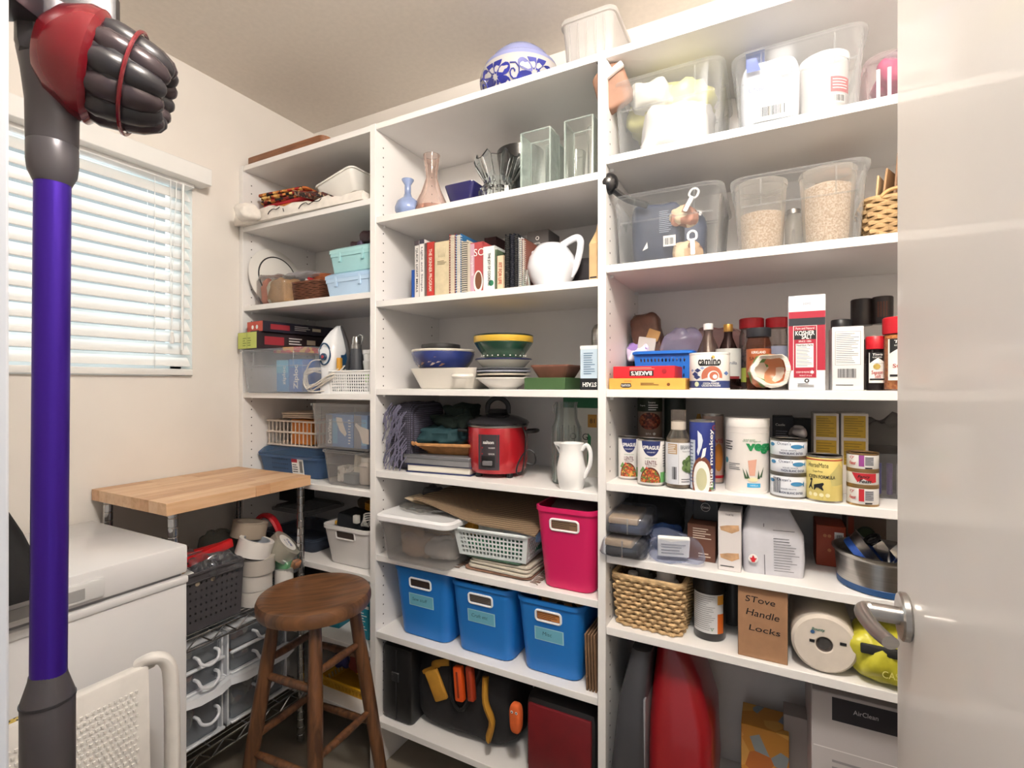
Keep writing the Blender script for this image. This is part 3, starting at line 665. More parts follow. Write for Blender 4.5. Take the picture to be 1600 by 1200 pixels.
for i in range(7): b.tube([(x_+random.uniform(-.008, .008), y_-i*.0026, z_+random.uniform(-.012, .012)) for x_, y_, z_ in ((-.085, -.03, .055), (-.06, -.035, .018), (-.02, -.036, .03), (.03, -.03, .06), (.062, 0, .085), (.03, .03, .09), (-.02, .0, .085), (-.07, -.02, .08))], .0024, 6, True, sm=4)
b.tube([(0, -.03, .01), (-.05, -.045, .008), (-.09, -.035, .04), (-.055, -.04, .11), (-.01, -.035, .12)], .0024, 6, sm=5); build('cord', b, mat('dcd5cb', .5), t)
build('cord_clip', B().box(.052, -.012, .075, .016, .018, .052, .003, rz=.3), mat('c9922f', .5), t)
# perforated basket and its neighbours
x, w = spot(512, 600, 1.262)
t = thing('perforated_basket', 'white square-holed plastic basket beside the iron', 'basket', x, 1.262+.09, z)
h = Z_(540, 580, 1.262)-z; b = B(); holed(b, w*.94, .17, w, .18, h, 17, 16, 6, .62); rimring(b, w, .18, h, .003); build('basket_body', b, PWHITE, t)
xq, r = radius(546, 566, 1.35)
t = thing('grey_flask', 'dark grey bottle with a steel collar standing in the white basket', 'bottle', xq, 1.352, z+.004)
hq = Z_(556, 528, 1.35)-z; build('body', B().lathe([(r*1.15, 0), (r*1.2, .01), (r*1.05, hq*.55), (r*.85, hq*.78)], 24), mat('4a4c52', .4), t); build('collar', B().cyl(r*.86, hq*.775, hq*.86), STEEL, t); build('cap', B().lathe([(r*.7, hq*.86), (r*.75, hq*.92), (r*.5, hq), (0, hq)], 20), STEEL, t)
build('loop', B().tube([(r*.3, 0, hq*.98), (r*.9, 0, hq*1.04), (r*1.5, 0, hq*.98), (r*1.2, 0, hq*.88)], .0025, 6, sm=4), STEEL, t)
xq, w = spot(562, 592, 1.33)
t = thing('white_canister', 'white stacked cups with a green leaf print at the right of the basket', 'canister', xq, 1.352, z+.004)
b = B(); b.lathe([(.026, 0), (.036, .10), (.037, .104), (.037, .112), (.034, .113), (.036, .135), (.038, .137), (.038, .150), (.03, .151)], 28); build('cup', b, PWHITE, t); P = Print(t, rcyl(.034)); P.poly([(-.02, .05), (-.006, .075), (0, .052), (.01, .07), (.006, .03), (-.01, .035)], mat('8dc05a', .5)).done()
x = X_(548, 1.47)
tcarton('dark_carton', 'dark carton behind the iron tip', 'box', x, 1.50, z, .10, .10, .15, mat('3d3838', .6))
# shelf 4
z = LT[4]
t, w, d, h = clearbin('blue lidded plastic caddy with a paper label, under the slotted basket', 400, 500, 1.30, z, 708, .24, mat('7396c2', .25, 'clear', a=.75), name='blue_caddy', handle=False)
b = B().loft([rr(w+.012, d+.012, .02, h), rr(w+.012, d+.012, .02, h+.006), rr(w-.02, d-.02, .02, h+.026), rr(w-.04, d-.04, .02, h+.030)]); build('lid', b, mat('5f83ad', .2, 'clear', a=.6), t)
P = Print(t, front(-d*.92/2-.001, d*.92, d, h-.010)); P.rect(.02, .012, .085, h*.95, PAPER).rect(.02, h*.72, .052, h*.95, mat('b0283a', .5), 'red_band', 2).lines(.024, .018, .056, h*.66, 4, INK).bars(.062, .02, .08, h*.8)
for i in range(9):
    for j in range(3): P.disc(-.09+i*.0105, .03+j*.018, .0032, mat('2f4764', .6), 'slot', 1, n=8)
P.done(); zb = z+h+.031
x, w = spot(412, 492, 1.335); hB_ = Z_(415, 655, 1.335)-zb
t = thing('slotted_basket', 'beige slotted basket with folded cloth on the blue caddy', 'basket', x+.01, 1.335+.10, zb)
b = B(); W_, D_ = w, .19
for k in range(13):
    f = -1+2*(k+.5)/13
    for s_ in (-1, 1): b.box(f*W_/2*.97, s_*D_/2*.98, 0, .0035, .003, hB_)
for k in range(11):
    f = -1+2*(k+.5)/11
    for s_ in (-1, 1): b.box(s_*W_/2*.98, f*D_/2*.97, 0, .003, .0035, hB_)
for zz_ in (0, hB_*.5, hB_-.008):
    b.tube(rr(W_, D_, .01, zz_+.004), .004, 6, True)
b.box(0, 0, 0, W_*.98, D_*.98, .003); build('basket_body', b, mat('cfc3b8', .5, var=.02), t)
xx = t.location.x
cloth('beige folded cloth overhanging the slotted basket', xx-.0, 1.435, zb+hB_+.006, .17, .17, 3, mat('cfbfae', .8, s=30, bump=.3), 21, .1, th=.008)
tcarton('orange_packet', 'orange packet between the beige cloth and the basket', 'packet', xx+.03, 1.43, zb+.008, .11, .14, hB_-.006, mat('d07c2c', .6))
# two grey bins with glove boxes
t, w, d, h = clearbin('lower grey-clear bin of white jars and paper on the fourth left shelf', 499, 588, 1.252, z, 702, .33, mat('e0dedc', .3, 'clear', a=.12), name='grey_bin', handle=True)
xl = t.location.x; zu = z+h+.002
tcarton('patterned_box', 'small white box with grey drawing at left inside the lower grey bin', 'box', xl-.065, 1.33, z+.006, .045, .05, .055, mat('dcd4cb', .6, 'pattern', s=90, c2=('9c9894', 'e8e2da')))
tcarton('cream_box', 'cream tilted box inside the lower grey bin', 'box', xl-.02, 1.36, z+.024, .055, .04, .075, mat('e8e0cf', .6), 0, ry=.12)
tcarton('grey_tin', 'small grey tin inside the lower grey bin', 'tin', xl-.014, 1.31, z+.006, .055, .04, .035, mat('8b9196', .5))
for q, (ox, rr2, lb) in enumerate(((.045, .032, 'white round jar with ring lid lying inside the lower grey bin'), (.08, .028, 'pale jar at the right inside the lower grey bin'))):
    t = thing('white_jar', lb, 'jar', xl+ox-.005, 1.33+.03*q, z+.006); build('jar_body', B().lathe([(rr2*.9, 0), (rr2, .006), (rr2, .065), (rr2*.8, .075), (rr2*.8, .09), (0, .09)], 24), mat('dccfc2', .4), t); build('cap', B().cyl(rr2*.85, .078, .094), mat('efe8de', .4), t)
t, w, d, h = clearbin('upper grey-clear bin holding glove boxes under the shelf', 480, 586, 1.250, zu, 630, .33, mat('e0dedc', .3, 'clear', a=.12), name='grey_bin', handle=True)
xu = t.location.x
for q, (ox, w_, lb) in enumerate(((-.028, .135, 'left blue glove carton with white glove picture in the upper grey bin'), (.074, .062, 'right blue glove carton in the upper grey bin'))):
    t = tcarton('glove_carton', lb, 'box', xu+ox, 1.37, zu+.006, w_, .17, h-.045, mat('6d8fc0', .5, s=8, var=.06))
    P = Print(t, front(-.085)); P.rect(-w_/2+.001, .001, -w_/2+.035, h-.047, mat('8b8d98', .5), 'band').rect(-w_/2+.036, .012, -w_/2+.06, h-.06, mat('7fb6dc', .5), 'band')
    if not q: P.text('DuraVinex', -w_/2+.022, (h-.05)/2, .018, PAPER, (h-.05)*.8, rot=pi/2, bold=.03).lines(.045, .01, .058, h-.06, 9, PAPER)
    P.poly([(-.014, h-.055), (.014, h-.057), (.022, h*.5), (.038, h*.30), (.030, h*.24), (.004, h*.36), (-.012, h*.55)] if not q else [(-.02, h*.55), (.0, h*.48), (.04, h*.42), (.04, h*.1), (.01, h*.12), (-.005, h*.35), (-.026, h*.5)], mat('e8ded3', .6), 'glove_picture', 2).done()
# shelf 5
z = LT[5]
def solidbin(label, px0, px1, yf, zs, top, d, m, taper=.86, name='bin', cat='bin', rim=.005, slot=True, ptop=None, pm=None, rz=0, rr_=.03, group=None, sw=.35, sm=None):
    x, w = spot(px0, px1, yf); h = Z_(px0, top, yf)-zs
    t = thing(name, label, cat, x, yf+d/2, zs, rz, group); w -= 2*rim; d -= 2*rim; b = B().tub(w*taper, d*taper, w, d, h, rr_, .0025, rim, .012); build('tub_body', b, m, t)
    if slot:
        f = front(-d*taper/2, d*taper, d, h-.012); P = Print(t, f); zz = h*.80; sl = w*sw/2; q = B()
        P.rect(-sl, zz-.011, sl, zz+.011, sm or mat('3a2f2a', .8), 'slot', 2)
        if sm: P.lines(-sl, zz-.010, sl, zz+.010, 4, mat('2a211c', .8), 3, .3)
        P.done()
        q.tube([f(x_, z_, .0008) for x_, z_, _ in [(a, c+zz, 0) for a, c, _ in rr(sl*2+.008, .030, .008, 0)]], .0032, 6, True); build('slot_frame', q, pm or m, t)
    return t, w, d, h
t, w, d, h = solidbin('white plastic bin with slot handle full of cords, below the grey bins', 499, 578, 1.262, z, 818, .27, mat('dedbd9', .35, var=.02), name='white_bin', taper=.86)
xl, yl2, zb = t.location.x, t.location.y, z+h
t = thing('black_adapter', 'black power tool case sticking out of the white bin', 'tool', xl-.03, yl2-.03, zb-.03, .1); build('case', B().box(0, 0, 0, .13, .10, .055, .010, ry=.18), mat('1f2328', .5), t); build('yellow_tip', B().box(-.062, -.03, .014, .03, .03, .014, .003, ry=.18), mat('d9a63a', .5), t)
t = thing('yellow_extension_cable', 'coiled yellow extension cord above the white bin', 'cord', xl-.0, yl2+.03, zb+.032)
b = B()
for i in range(4): b.tube([(x_, y_, z_+i*.0062) for x_, y_, z_ in ((-.05, 0, 0), (-.02, -.035, .002), (.03, -.03, 0), (.05, .01, .004), (.01, .04, .008), (-.04, .03, .004))], .0034, 6, True, sm=4)
b.tube([(.0, 0, .02), (-.01, .01, .05), (.02, .02, .062), (.06, .02, .045)], .0034, 6, sm=4); build('coil', b, mat('d99a2b', .5), t)
t = thing('white_power_cable', 'white power cord with plug draped at the right of the white bin', 'cord', xl+.055, yl2-.085, zb)
b = B()
for i in range(4): b.tube([(-.02+.01*i, 0, .0), (.0, -.01, .02+.008*i), (.04, 0, .03+.006*i), (.045, .03, .02), (.0, .03, .008+.006*i)], .0026, 6, True, sm=4)
build('loops', b, mat('d8d3cc', .5), t); build('plug', B().box(-.045, 0, .005, .022, .018, .03, .004), mat('dcd8d0', .5), t)
bag('rolled beige mesh net behind the white bin', xl-.04, 1.50, zb-.02, .22, .10, .09, mat('8e7a62', .8, 'weave', s=120, c2='4a3c30'), 4, 'mesh_roll', 'net', p=.8, ridge=False)
xk, _ = spot(400, 480, 1.42)
t, w, d, h = clearbin('dark clear bin of boxes behind the rack posts, upper one', 405, 482, 1.36, z+.135, 790, .2, mat('a5a29f', .3, 'clear', a=.16), name='smoky_bin', handle=False)
t2 = tcarton('black_yellow_box', 'black box with yellow bands and white lettering in the smoky bin', 'box', xk-.02, 1.45, z+.15, .12, .08, .13, mat('1c1b1d', .5)); Print(t2, front(-.04)).rect(-.058, .07, -.035, .128, YEL, 'band').rect(.03, .07, .05, .128, YEL, 'band').text('MAX', 0, .10, .028, PAPER, .05, rot=.5, bold=.03).done()
t, w, d, h = clearbin('navy clear bin standing on the shelf beneath the smoky bin', 405, 490, 1.30, z, 828, .24, mat('6d7a90', .3, 'clear', a=.4), name='navy_bin', handle=False)
tcarton('maroon_box', 'maroon flat box jammed under the shelf above the smoky bin', 'box', xk+.02, 1.47, z+.262, .15, .16, .018, mat('3a1d1c', .6))
# shelf 6 and floor level
z = LT[6]
t, w, d, h = carton('teal_box', 'teal printed carton at the right end of the low left shelf', 'box', 555, 577, 1.30, z, 945, .16, mat('1d8ea6', .5, s=8, var=.08)); P = Print(t, front(-.08)); P.rect(-w/2+.002, h*.9, w/2-.002, h*.99, PAPER, 'band').lines(-w/2+.008, .02, w/2-.01, h*.8, 8, PAPER).done()
x = X_(520, 1.36)
t = thing('teal_packet', 'flat teal packet with white print lying behind the stool', 'packet', x, 1.37, z, .15); build('box', B().box(0, 0, 0, .15, .14, .05, .003), mat('14788c', .5, s=8, var=.1), t); Print(t, front(-.07)).lines(-.06, .01, .05, .045, 4, PAPER).done()
tcarton('dark_box', 'dark box in the shadow of the low left shelf', 'box', X_(462, 1.42), 1.46, z, .15, .16, .13, mat('2c2728', .6))
z = LT[7]
x, w = spot(503, 580, 1.30); h = Z_(506, 1058, 1.30)-z
t = thing('yellow_basket', 'yellow square-holed basket on the lowest left shelf behind the stool', 'basket', x-.01, 1.39, z)
b = B(); holed(b, w*.9, .17, w, .18, h, 12, 10, 4, .62); rimring(b, w, .18, h, .005); build('basket_body', b, mat('dba51f', .45, var=.03), t)
for i, (cc, nm) in enumerate((('3b3f7a', 'dark blue'), ('6f7f9c', 'grey blue'), ('8a3a34', 'rust red'), ('c9bf9a', 'straw'), ('2a2b36', 'black'))):
    bag(f'{nm} bundle of stuff in the yellow basket', x-.085+.04*i, 1.37+.03*(i % 2), z+.05, .06, .07, .055+.012*(i % 3), mat(cc, .7, s=20, bump=.4), 30+i, 'small_bundle', 'bundle')
# ================================================================ on the wire shelf
z = WS1+.0052; xr = bx1-.012
t = thing('dark_hole_basket', 'dark grey plastic basket with round holes on the wire shelf', 'basket', xr-.105, .907, z, pi/2)
W_, D_, hh = .185, .19, .168
b = B(); holed(b, W_*.93, D_*.93, W_, D_, hh, 10, 8, 6, .34, True, zb=.02, zt=.02); rimring(b, W_, D_, hh, .005, .02); b.tube(rr(W_+.006, D_+.006, .02, hh-.022), .0025, 5, True); build('basket_body', b, mat('4b484b', .4, var=.04), t)
for i in range(2): build('rivet', B().cyl(.007, 0, .002).xf(Matrix.Translation((-.05+.045*i, -D_/2+.002, hh-.03)) @ Matrix.Rotation(pi/2, 4, 'X')), mat('b9a890', .5), t)
xc = xr-.10; zt = z+hh
t = thing('red_caulking_bar', 'long red plastic bar lying across the dark basket', 'tool', xr-.085, .885, zt+.004, rad(88), None, 0, rad(-10)); build('bar', B().box(0, 0, 0, .25, .022, .028, .005), mat('c2161c', .35, coat=.3), t)
build('screw', B().cyl(.004, 0, .003).xf(Matrix.Translation((-.02, -.012, .016)) @ Matrix.Rotation(pi/2, 4, 'X')), CHROME, t)
t = thing('red_lever_clamp', 'second red plastic bar crossing behind the long one', 'tool', xr-.13, .90, zt+.012, rad(70), None, 0, rad(-6)); build('bar', B().box(0, 0, 0, .19, .03, .02, .005), mat('b3141c', .4), t)
CB = mat('e6e9ee', .06, 'glass', a=.14)
for i, (y, dx_, w_, h_) in enumerate(((.83, .055, .08, .05), (.90, .06, .10, .07), (.96, .05, .08, .06), (.87, .13, .12, .07))):
    bag(['crumpled clear wrapper nearest the freezer in the dark basket', 'crumpled clear wrapper in the middle of the dark basket', 'crumpled clear wrapper at the far end of the dark basket', 'crumpled clear wrapper at the back of the dark basket'][i], xr-dx_, y, zt-.035, w_, .07, h_, CB, 40+i, 'clear_wrapper', 'packaging', amp=.018)
t = thing('hardware_packet', 'small white card packet with a metal hook tilted on the dark basket rim', 'packet', xr-.04, .81, zt-.012, rad(80), None, 0, rad(-18)); build('card', B().box(0, 0, 0, .09, .045, .006, .001), PAPER, t); build('hook', B().tube([(-.03, -.01, .009), (0, .01, .010), (.02, -.006, .012), (.036, .004, .010)], .002, 6, sm=4), mat('c9a377', .4, metal=.7), t)
t = thing('black_pouch', 'black pouch with brown flap and strap behind the dark basket', 'pouch', xr-.25, .88, z+.002, .2); build('pouch_body', B().blob(.15, .17, .17, 50, 12, .01, ridge=False), BK, t); build('flap', B().blob(.12, .13, .03, 51, 12, .006, 0, 0, .165, ridge=False), mat('7a5a4e', .6), t)
build('strap', B().tube([(-.05, -.03, .18), (-.03, -.02, .215), (.01, 0, .225), (.035, .02, .20)], .005, 6, sm=4), BK, t)
bag('grey mesh bag tip rising behind the red bars', xr-.2, 1.04, z, .12, .12, .22, mat('8d9893', .7, 'clear', a=.5), 55, 'mesh_bag', 'bag')
# tape rolls
def roll(name, label, x, y, z, R, r, h, m, mi, rx=0, ry=0, rz=0, lab=None, cat='tape'):
    t = thing(name, label, cat, x, y, z, rz, None, rx, ry)
    b = B(); P = [(r, 0), (R, .0), (R, h), (r, h)]; b.loft([circ(a, c, 36) for a, c in P], closed=True); build('wound_tape', b, m, t, .5)
    b = B(); b.loft([circ(a, c, 36) for a, c in ((r-.003, -.0006), (r-.0002, -.0006), (r-.0002, h+.0006), (r-.003, h+.0006))], closed=True); build('core', b, mi, t, .5)
    if lab: P = Print(t, topf(h)); P.disc(0, 0, 0, PAPER); P.done()
    return t
TC = mat('d9d4c4', .12, 'clear', a=.55); CARD = mat('c9bfb0', .7)
ty = 1.10; tx = xr-.045
roll('tape_roll', 'white tape roll lying at the bottom of the tape stack', tx, 1.065, z, .048, .036, .045, mat('cfcac4', .4), CARD)
roll('tape_roll', 'greyish clear tape roll second from the bottom of the stack', tx-.004, 1.068, z+.047, .050, .038, .05, mat('cac5bf', .25, var=.03), CARD)
roll('tape_roll', 'glossy clear tape roll third from the bottom of the stack', tx+.002, 1.07, z+.099, .052, .038, .048, mat('b8b1a9', .2, var=.03), mat('4a3f3a', .6))
roll('tape_roll', 'white wide tape roll tilted near the top of the stack', tx-.004, 1.055, z+.158, .054, .041, .05, mat('e6e2dd', .35, var=.02), mat('9aa0a8', .5), rx=rad(-14), ry=rad(10))
roll('tape_roll', 'tan packing tape roll at the top back of the stack', tx-.07, 1.085, z+.200, .055, .042, .05, mat('a39585', .35), CARD, rx=rad(-10), ry=rad(4))
t = roll('tape_roll', 'pale clear tape roll with round blue label leaning right of the stack', tx-.01, 1.150, z+.132, .054, .036, .05, mat('d9d5c8', .2, 'clear', a=.8), PAPER, rx=rad(-28), ry=rad(38))
P = Print(t, topf(.05)); P.disc(0, 0, .036, PAPER, 'label', 1).text('TAPE', 0, .008, .012, mat('3b5c9a', .5), bold=.03).text('48 mm', 0, -.012, .007, mat('3b5c9a', .5)).done()
roll('paper_roll', 'small white paper roll standing on the wire shelf near the stool seat', tx+.022, 1.155, z, .03, .012, .085, mat('dfdad5', .7), mat('3a3534', .8), cat='roll')
t = thing('tape_dispenser', 'red tape dispenser frame behind the tape rolls', 'dispenser', tx-.09, 1.17, z+.15, .3)
b = B(); b.tube([(-.03, 0, 0), (-.045, 0, .05), (-.02, 0, .095), (.02, 0, .09), (.05, 0, .04), (.03, 0, 0)], .009, 8, True, sm=5, ry=.016); b.box(0, 0, -.15, .03, .03, .16, .004); build('frame', b, mat('b0141f', .4), t)
t = thing('craft_bag', 'clear bag of green and orange foam pieces beside the tape stack', 'bag', tx+.005, 1.17, z+.06, 0); build('bag_body', B().blob(.11, .09, .075, 60, 22, .012), mat('e6e9ee', .06, 'glass', a=.12), t)
build('green_piece', B().box(.01, -.01, .012, .045, .04, .04, .006, rz=.4), mat('5fae6e', .7), t); build('orange_piece', B().box(-.032, .01, .02, .028, .03, .03, .006, ry=.4), mat('d9a36a', .7), t); build('orange_piece', B().box(.04, .015, .018, .02, .03, .03, .006, ry=.4), mat('c98a5f', .7), t)
# ================================================================ MIDDLE BAY
z = MT[0]
# painted bowls on the very top
xq, r = radius(742, 872, 1.36)
def place(px0, px1, yc): return radius(px0, px1, yc)
t = thing('painted_bowl', 'blue and white hand-painted pottery bowl on top of the middle bay', 'bowl', xq, 1.40, z)
hb_ = .125
prof = [(r*.55, 0), (r*.60, .004), (r*.80, .028), (r*.97, .065), (r, .088), (r*.96, .103), (r*.93, .103), (r*.95, .088), (r*.9, .06), (r*.5, .01), (0, .008)]
build('bowl_body', B().lathe(prof, 48), mat('bab7b5', .25, var=.02, coat=.2), t)
BL1 = mat('2c3390', .3, s=20, var=.2, coat=.4)
def rb(zz):
    for (a, b_), (c, d_) in zip(prof[:5], prof[1:6]):
        if b_ <= zz <= d_: return a+(c-a)*(zz-b_)/max(1e-6, d_-b_)
    return r
mpb = lambda x, zz, e: ((rb(zz)+e+.0008)*sin(x/r), -(rb(zz)+e+.0008)*cos(x/r), zz)
P = Print(t, mpb)
def petal(cx, cz, L, W, a, m, e=2):
    pts = []
    for i in range(14):
        q = 2*pi*i/14; u = (cos(q)*.5+.5)*L; v = sin(q)*W*(.35+.65*(cos(q)*.5+.5)); pts.append((cx+u*cos(a)-v*sin(a), max(.005, min(.086, cz+u*sin(a)+v*cos(a)))))
    P.poly(pts, m, 'petal', e)
for k in range(-2, 5):
    cx = -.03+.135*k
    for a in range(8): petal(cx+.008*cos(a*pi/4+.3), .050+.006*sin(a*pi/4+.3), .052, .0185, a*pi/4+.3, BL1)
    b = P._b('scroll', BL1)
    q = [mpb(cx+.067+(.004+.0018*i)*cos(i*.75), max(.006, min(.085, .05+(.004+.0018*i)*sin(i*.75))), .0008) for i in range(12)]; b.tube(q, .0022, 5)
P.rect(-pi*r*.98, .0865, pi*r*.98, .0885, BL1, 'rim_line', 1, 60).done()
t = thing('painted_bowl', 'pale blue upturned pottery bowl stacked on the painted one', 'bowl', xq, 1.40, z+hb_-.0215)
build('bowl_body', B().lathe([(r*.93, 0), (r*.9, .016), (r*.80, .026), (r*.74, .030), (r*.70, .046), (r*.52, .068), (r*.35, .076), (r*.35, .082), (0, .082)], 48), mat('8f95c0', .25, s=5, var=.08, coat=.2), t)
xq, w = spot(893, 938, 1.36)
t = thing('ribbed_tub', 'translucent white ribbed tub at the right on top of the middle bay', 'tub', xq+.02, 1.42, z); b = B().tub(.13, .2, .15, .22, .16, .02); build('tub_body', b, mat('e4e2e0', .3, 'clear', a=.75), t)
for i in range(5): build('rib', B().box(-.05+.025*i, -.108, .01, .004, .008, .13, .001, rx=rad(3.5)), mat('e4e2e0', .3, 'clear', a=.75), t)
# shelf 1 : glassware
z = MT[1]
def vase(name, label, px0, px1, yc, zs, top, prof, m, cat='vase', n=40, sh=True):
    x, r, yc = fit(px0, px1, yc); h = Z_((px0+px1)/2, top, yc)-zs; t = thing(name, label, cat, x, yc, zs); P = [(a*r, c*h) for a, c in prof]
    if sh: P = P+[(max(.0, a-.0025), c) for a, c in P[::-1] if c > .004 or a == 0]+[(0, .005)]
    build('glass_body' if sh else 'body', B().lathe(P, n), m, t, 1.2); return t, r, h
t, r, h = vase('blue_bud_vase', 'small milky blue bottle vase with a flared lip', 617, 658, 1.285, z, 281, [(0, 0), (.7, 0), (.97, .12), (1, .22), (.85, .38), (.35, .52), (.25, .62), (.24, .85), (.45, .97), (.47, 1)], mat('8a9cc4', .12, s=20, var=.15, coat=.6))
t, r, h = vase('pink_carafe', 'clear pink-tinted carafe with wide base and flared mouth', 647, 703, 1.33, z, 243, [(0, 0), (.95, 0), (1, .06), (.86, .22), (.55, .42), (.32, .62), (.33, .72), (.45, .95), (.47, 1)], mat('fcefe9', .05, 'glass', a=.02))
build('pink_base', B().lathe([(0, .006), (r*.93, .006), (r*.96, h*.06), (r*.9, h*.13), (0, h*.13)], 32), mat('eab8a4', .1, 'clear', a=.22), t)
xq, w = spot(698, 746, 1.33); h = Z_(720, 290, 1.33)-z
t = thing('cobalt_glass_bowl', 'small dark cobalt square glass bowl between carafe and crystal bowl', 'bowl', xq, 1.35, z); build('glass_body', B().tub(w*.6, .05, w*.95, .085, h, .012, .003, 0, .003), mat('26235c', .08, coat=.6), t)
xq, w = spot(744, 812, 1.35)
t = thing('crystal_bowl', 'cut crystal glass bowl with scalloped pointed rim', 'bowl', xq, 1.36, z); rr0 = w*.46
b = B(); R = []; hh = Z_(770, 256, 1.35)-z
for a, c in ((.0, 0), (.72, 0), (.85, .04), (.86, .35), (.62, .5), (.66, .6), (.95, .85), (1.05, 1), (.98, 1), (.6, .62), (.5, .5), (.75, .3), (.72, .08), (0, .07)):
    R.append([(rr0*a*(1+(.05 if i % 2 else -.03))*cos(2*pi*i/32), rr0*a*(1+(.05 if i % 2 else -.03))*sin(2*pi*i/32), c*hh*(1+(.14*(i % 4 == 0) if c > .84 else 0))) for i in range(32)])
b.loft(R); build('glass_body', b, mat('f2f8f8', .05, 'refract', var=.01), t, .2)
t, r, h = vase('black_bowl', 'glossy black bowl leaning behind the crystal bowl', 778, 850, 1.48, z, 240, [(0, 0), (.45, 0), (.8, .4), (1, .93), (1.02, 1)], mat('131315', .1, coat=.8), 'bowl')
def sqvase(name, label, px0, px1, yc, top, d, m, wob=0., rings=9, seed=0):
    x, w = spot(px0, px1, yc-d/2); h = Z_((px0+px1)/2, top, yc-d/2)-z; t = thing(name, label, 'vase', x, yc, z, 0)
    ro = []; ri = []
    for k in range(rings):
        f = k/(rings-1); zz = h*f
        def g(W, D, q):
            out = []
            for i, (x_, y_, _) in enumerate(rr(W, D, .004, 0, 0, 0, 2) if rings < 4 else [(W/2*a, D/2*c, 0) for a, c in [(1, -1), (1, -.6), (1, -.2), (1, .2), (1, .6), (1, 1), (.6, 1), (.2, 1), (-.2, 1), (-.6, 1), (-1, 1), (-1, .6), (-1, .2), (-1, -.2), (-1, -.6), (-1, -1), (-.6, -1), (-.2, -1), (.2, -1), (.6, -1)]]):
                nn = noise.noise(Vector((x_*50+seed, y_*50, zz*50)))*wob*(0 if abs(abs(x_)-W/2) < 1e-6 and abs(abs(y_)-D/2) < 1e-6 else 1)
                out.append((x_*(1+nn*12), y_*(1+nn*12), zz if not q else max(.008, zz)))
            return out
        ro.append(g(w, d, 0)); ri.append(g(w-.007, d-.007, 1))
    build('glass_body', B().loft(ro+ri[::-1]), m, t, .5); eg = mat('eef6f2', .1, 'clear', a=.75)
    for sx in (-1, 1):
        for sy in (-1, 1): build('thick_edge', B().box(sx*(w/2-.002), sy*(d/2-.002), 0, .0042, .0042, h, .001), eg, t)
    build('rim', B().tube(rr(w-.003, d-.003, .002, h, n=1), .0022, 5, True), eg, t); build('base', B().box(0, 0, .0, w-.004, d-.004, .010, .001), eg, t); return t
sqvase('textured_glass_vase', 'tall square glass vase with rippled embossed faces', 813, 860, 1.33, 203, .07, mat('f4faf7', .05, 'glass', a=.10, s=45, bump=1.), .006, 22, 3)
sqvase('slim_glass_vase', 'shorter square glass vase just behind the textured one', 852, 874, 1.42, 226, .06, mat('f4faf7', .05, 'glass', a=.08, s=45, bump=1.), .003, 16, 8)
sqvase('plain_glass_vase', 'tall plain square glass vase near the right upright', 881, 927, 1.32, 184, .075, mat('eef1ee', .05, 'glass', a=.07), 0, 3)
t, r, h = vase('glass_tumbler', 'round clear glass vase inside view behind the plain square vase', 884, 916, 1.46, z, 240, [(0, 0), (.6, 0), (.8, .3), (1, 1)], mat('eef1ee', .05, 'glass', a=.08))
t, r, h = vase('glass_cylinder', 'clear glass cylinder hidden at the far right of the glassware', 918, 940, 1.40, z, 200, [(0, 0), (.95, 0), (1, .02), (1, 1)], mat('eef1ee', .05, 'glass', a=.07))
# shelf 2 : books
z = MT[2]
def book(label, pxl, pxr, top, d, mc, yf=1.29, txt=None, tc=None, th=.5, spiral=None, rz=0, grp='cookbooks on the middle bay shelf', ts=.75, extra=None, pages=True, pc='e6dfce'):
    x0, x1 = X_(pxl, yf), X_(pxr, yf); w = x1-x0; h = Z_(pxl, top, yf)-z
    t = thing('book', label, 'book', (x0+x1)/2, yf+d/2, z, rz, grp); cv = .0014
    b = B(); b.box(-w/2+cv/2, 0, 0, cv, d, h); b.box(w/2-cv/2, 0, 0, cv, d, h)
    if not spiral: b.box(0, -d/2+cv/2, 0, w, cv, h, .0006)
    build('cover', b, mc, t)
    if pages: build('pages', B().box(0, .001, .003, w-2*cv, d-.006, h-.006), mat(pc, .8, s=200, ax=(1, .01, .01), var=.08), t)
    if spiral:
        b = B(); n = 24
        for i in range(n):
            zz = .008+(h-.016)*i/(n-1); b.tube([(cos(a)*w*.55, -d/2+.004+sin(a)*.007, zz) for a in [2*pi*k/10 for k in range(10)]], .0013, 4, True)
        o = build('coil_binding', b, spiral, t); o['kind'] = 'stuff'
    P = Print(t, front(-d/2))
    if txt: P.text(txt, 0, h*.5, min(w*th, .012), tc or PAPER, h*ts, rot=pi/2 if 0 else -pi/2, bold=.015)
    if extra: extra(P, w, h)
    P.done(); return t
book('thin bright blue book, leftmost in the row', 643, 648, 422, .17, mat('1f4fa0', .5))
book('thin white paperback with black spine lettering right of the blue one', 648, 655, 377, .2, mat('e4e0dc', .5), txt='QUICK LIGHT MEALS', tc=INK, extra=lambda P, w, h: P.rect(-w/2, h*.92, w/2, h, mat('50464a', .5), 'band', 2))
book('wider white paperback with pale grey spine lettering', 655.5, 663, 375, .2, mat('ece7e3', .5), txt='Light and Simple', tc=mat('6a6670', .5), extra=lambda P, w, h: P.rect(-w/2, h*.93, w/2, h, mat('3f3a48', .5), 'band', 2))
book('white-backed book with dark picture spine next to the red one', 663.5, 667, 380, .19, mat('6a5a55', .5))
book('red hardback reading the skinner program on its spine', 667, 678.5, 379, .2, mat('b8342c', .45), txt='THE SKINNER PROGRAM', tc=mat('efe0d0', .5))
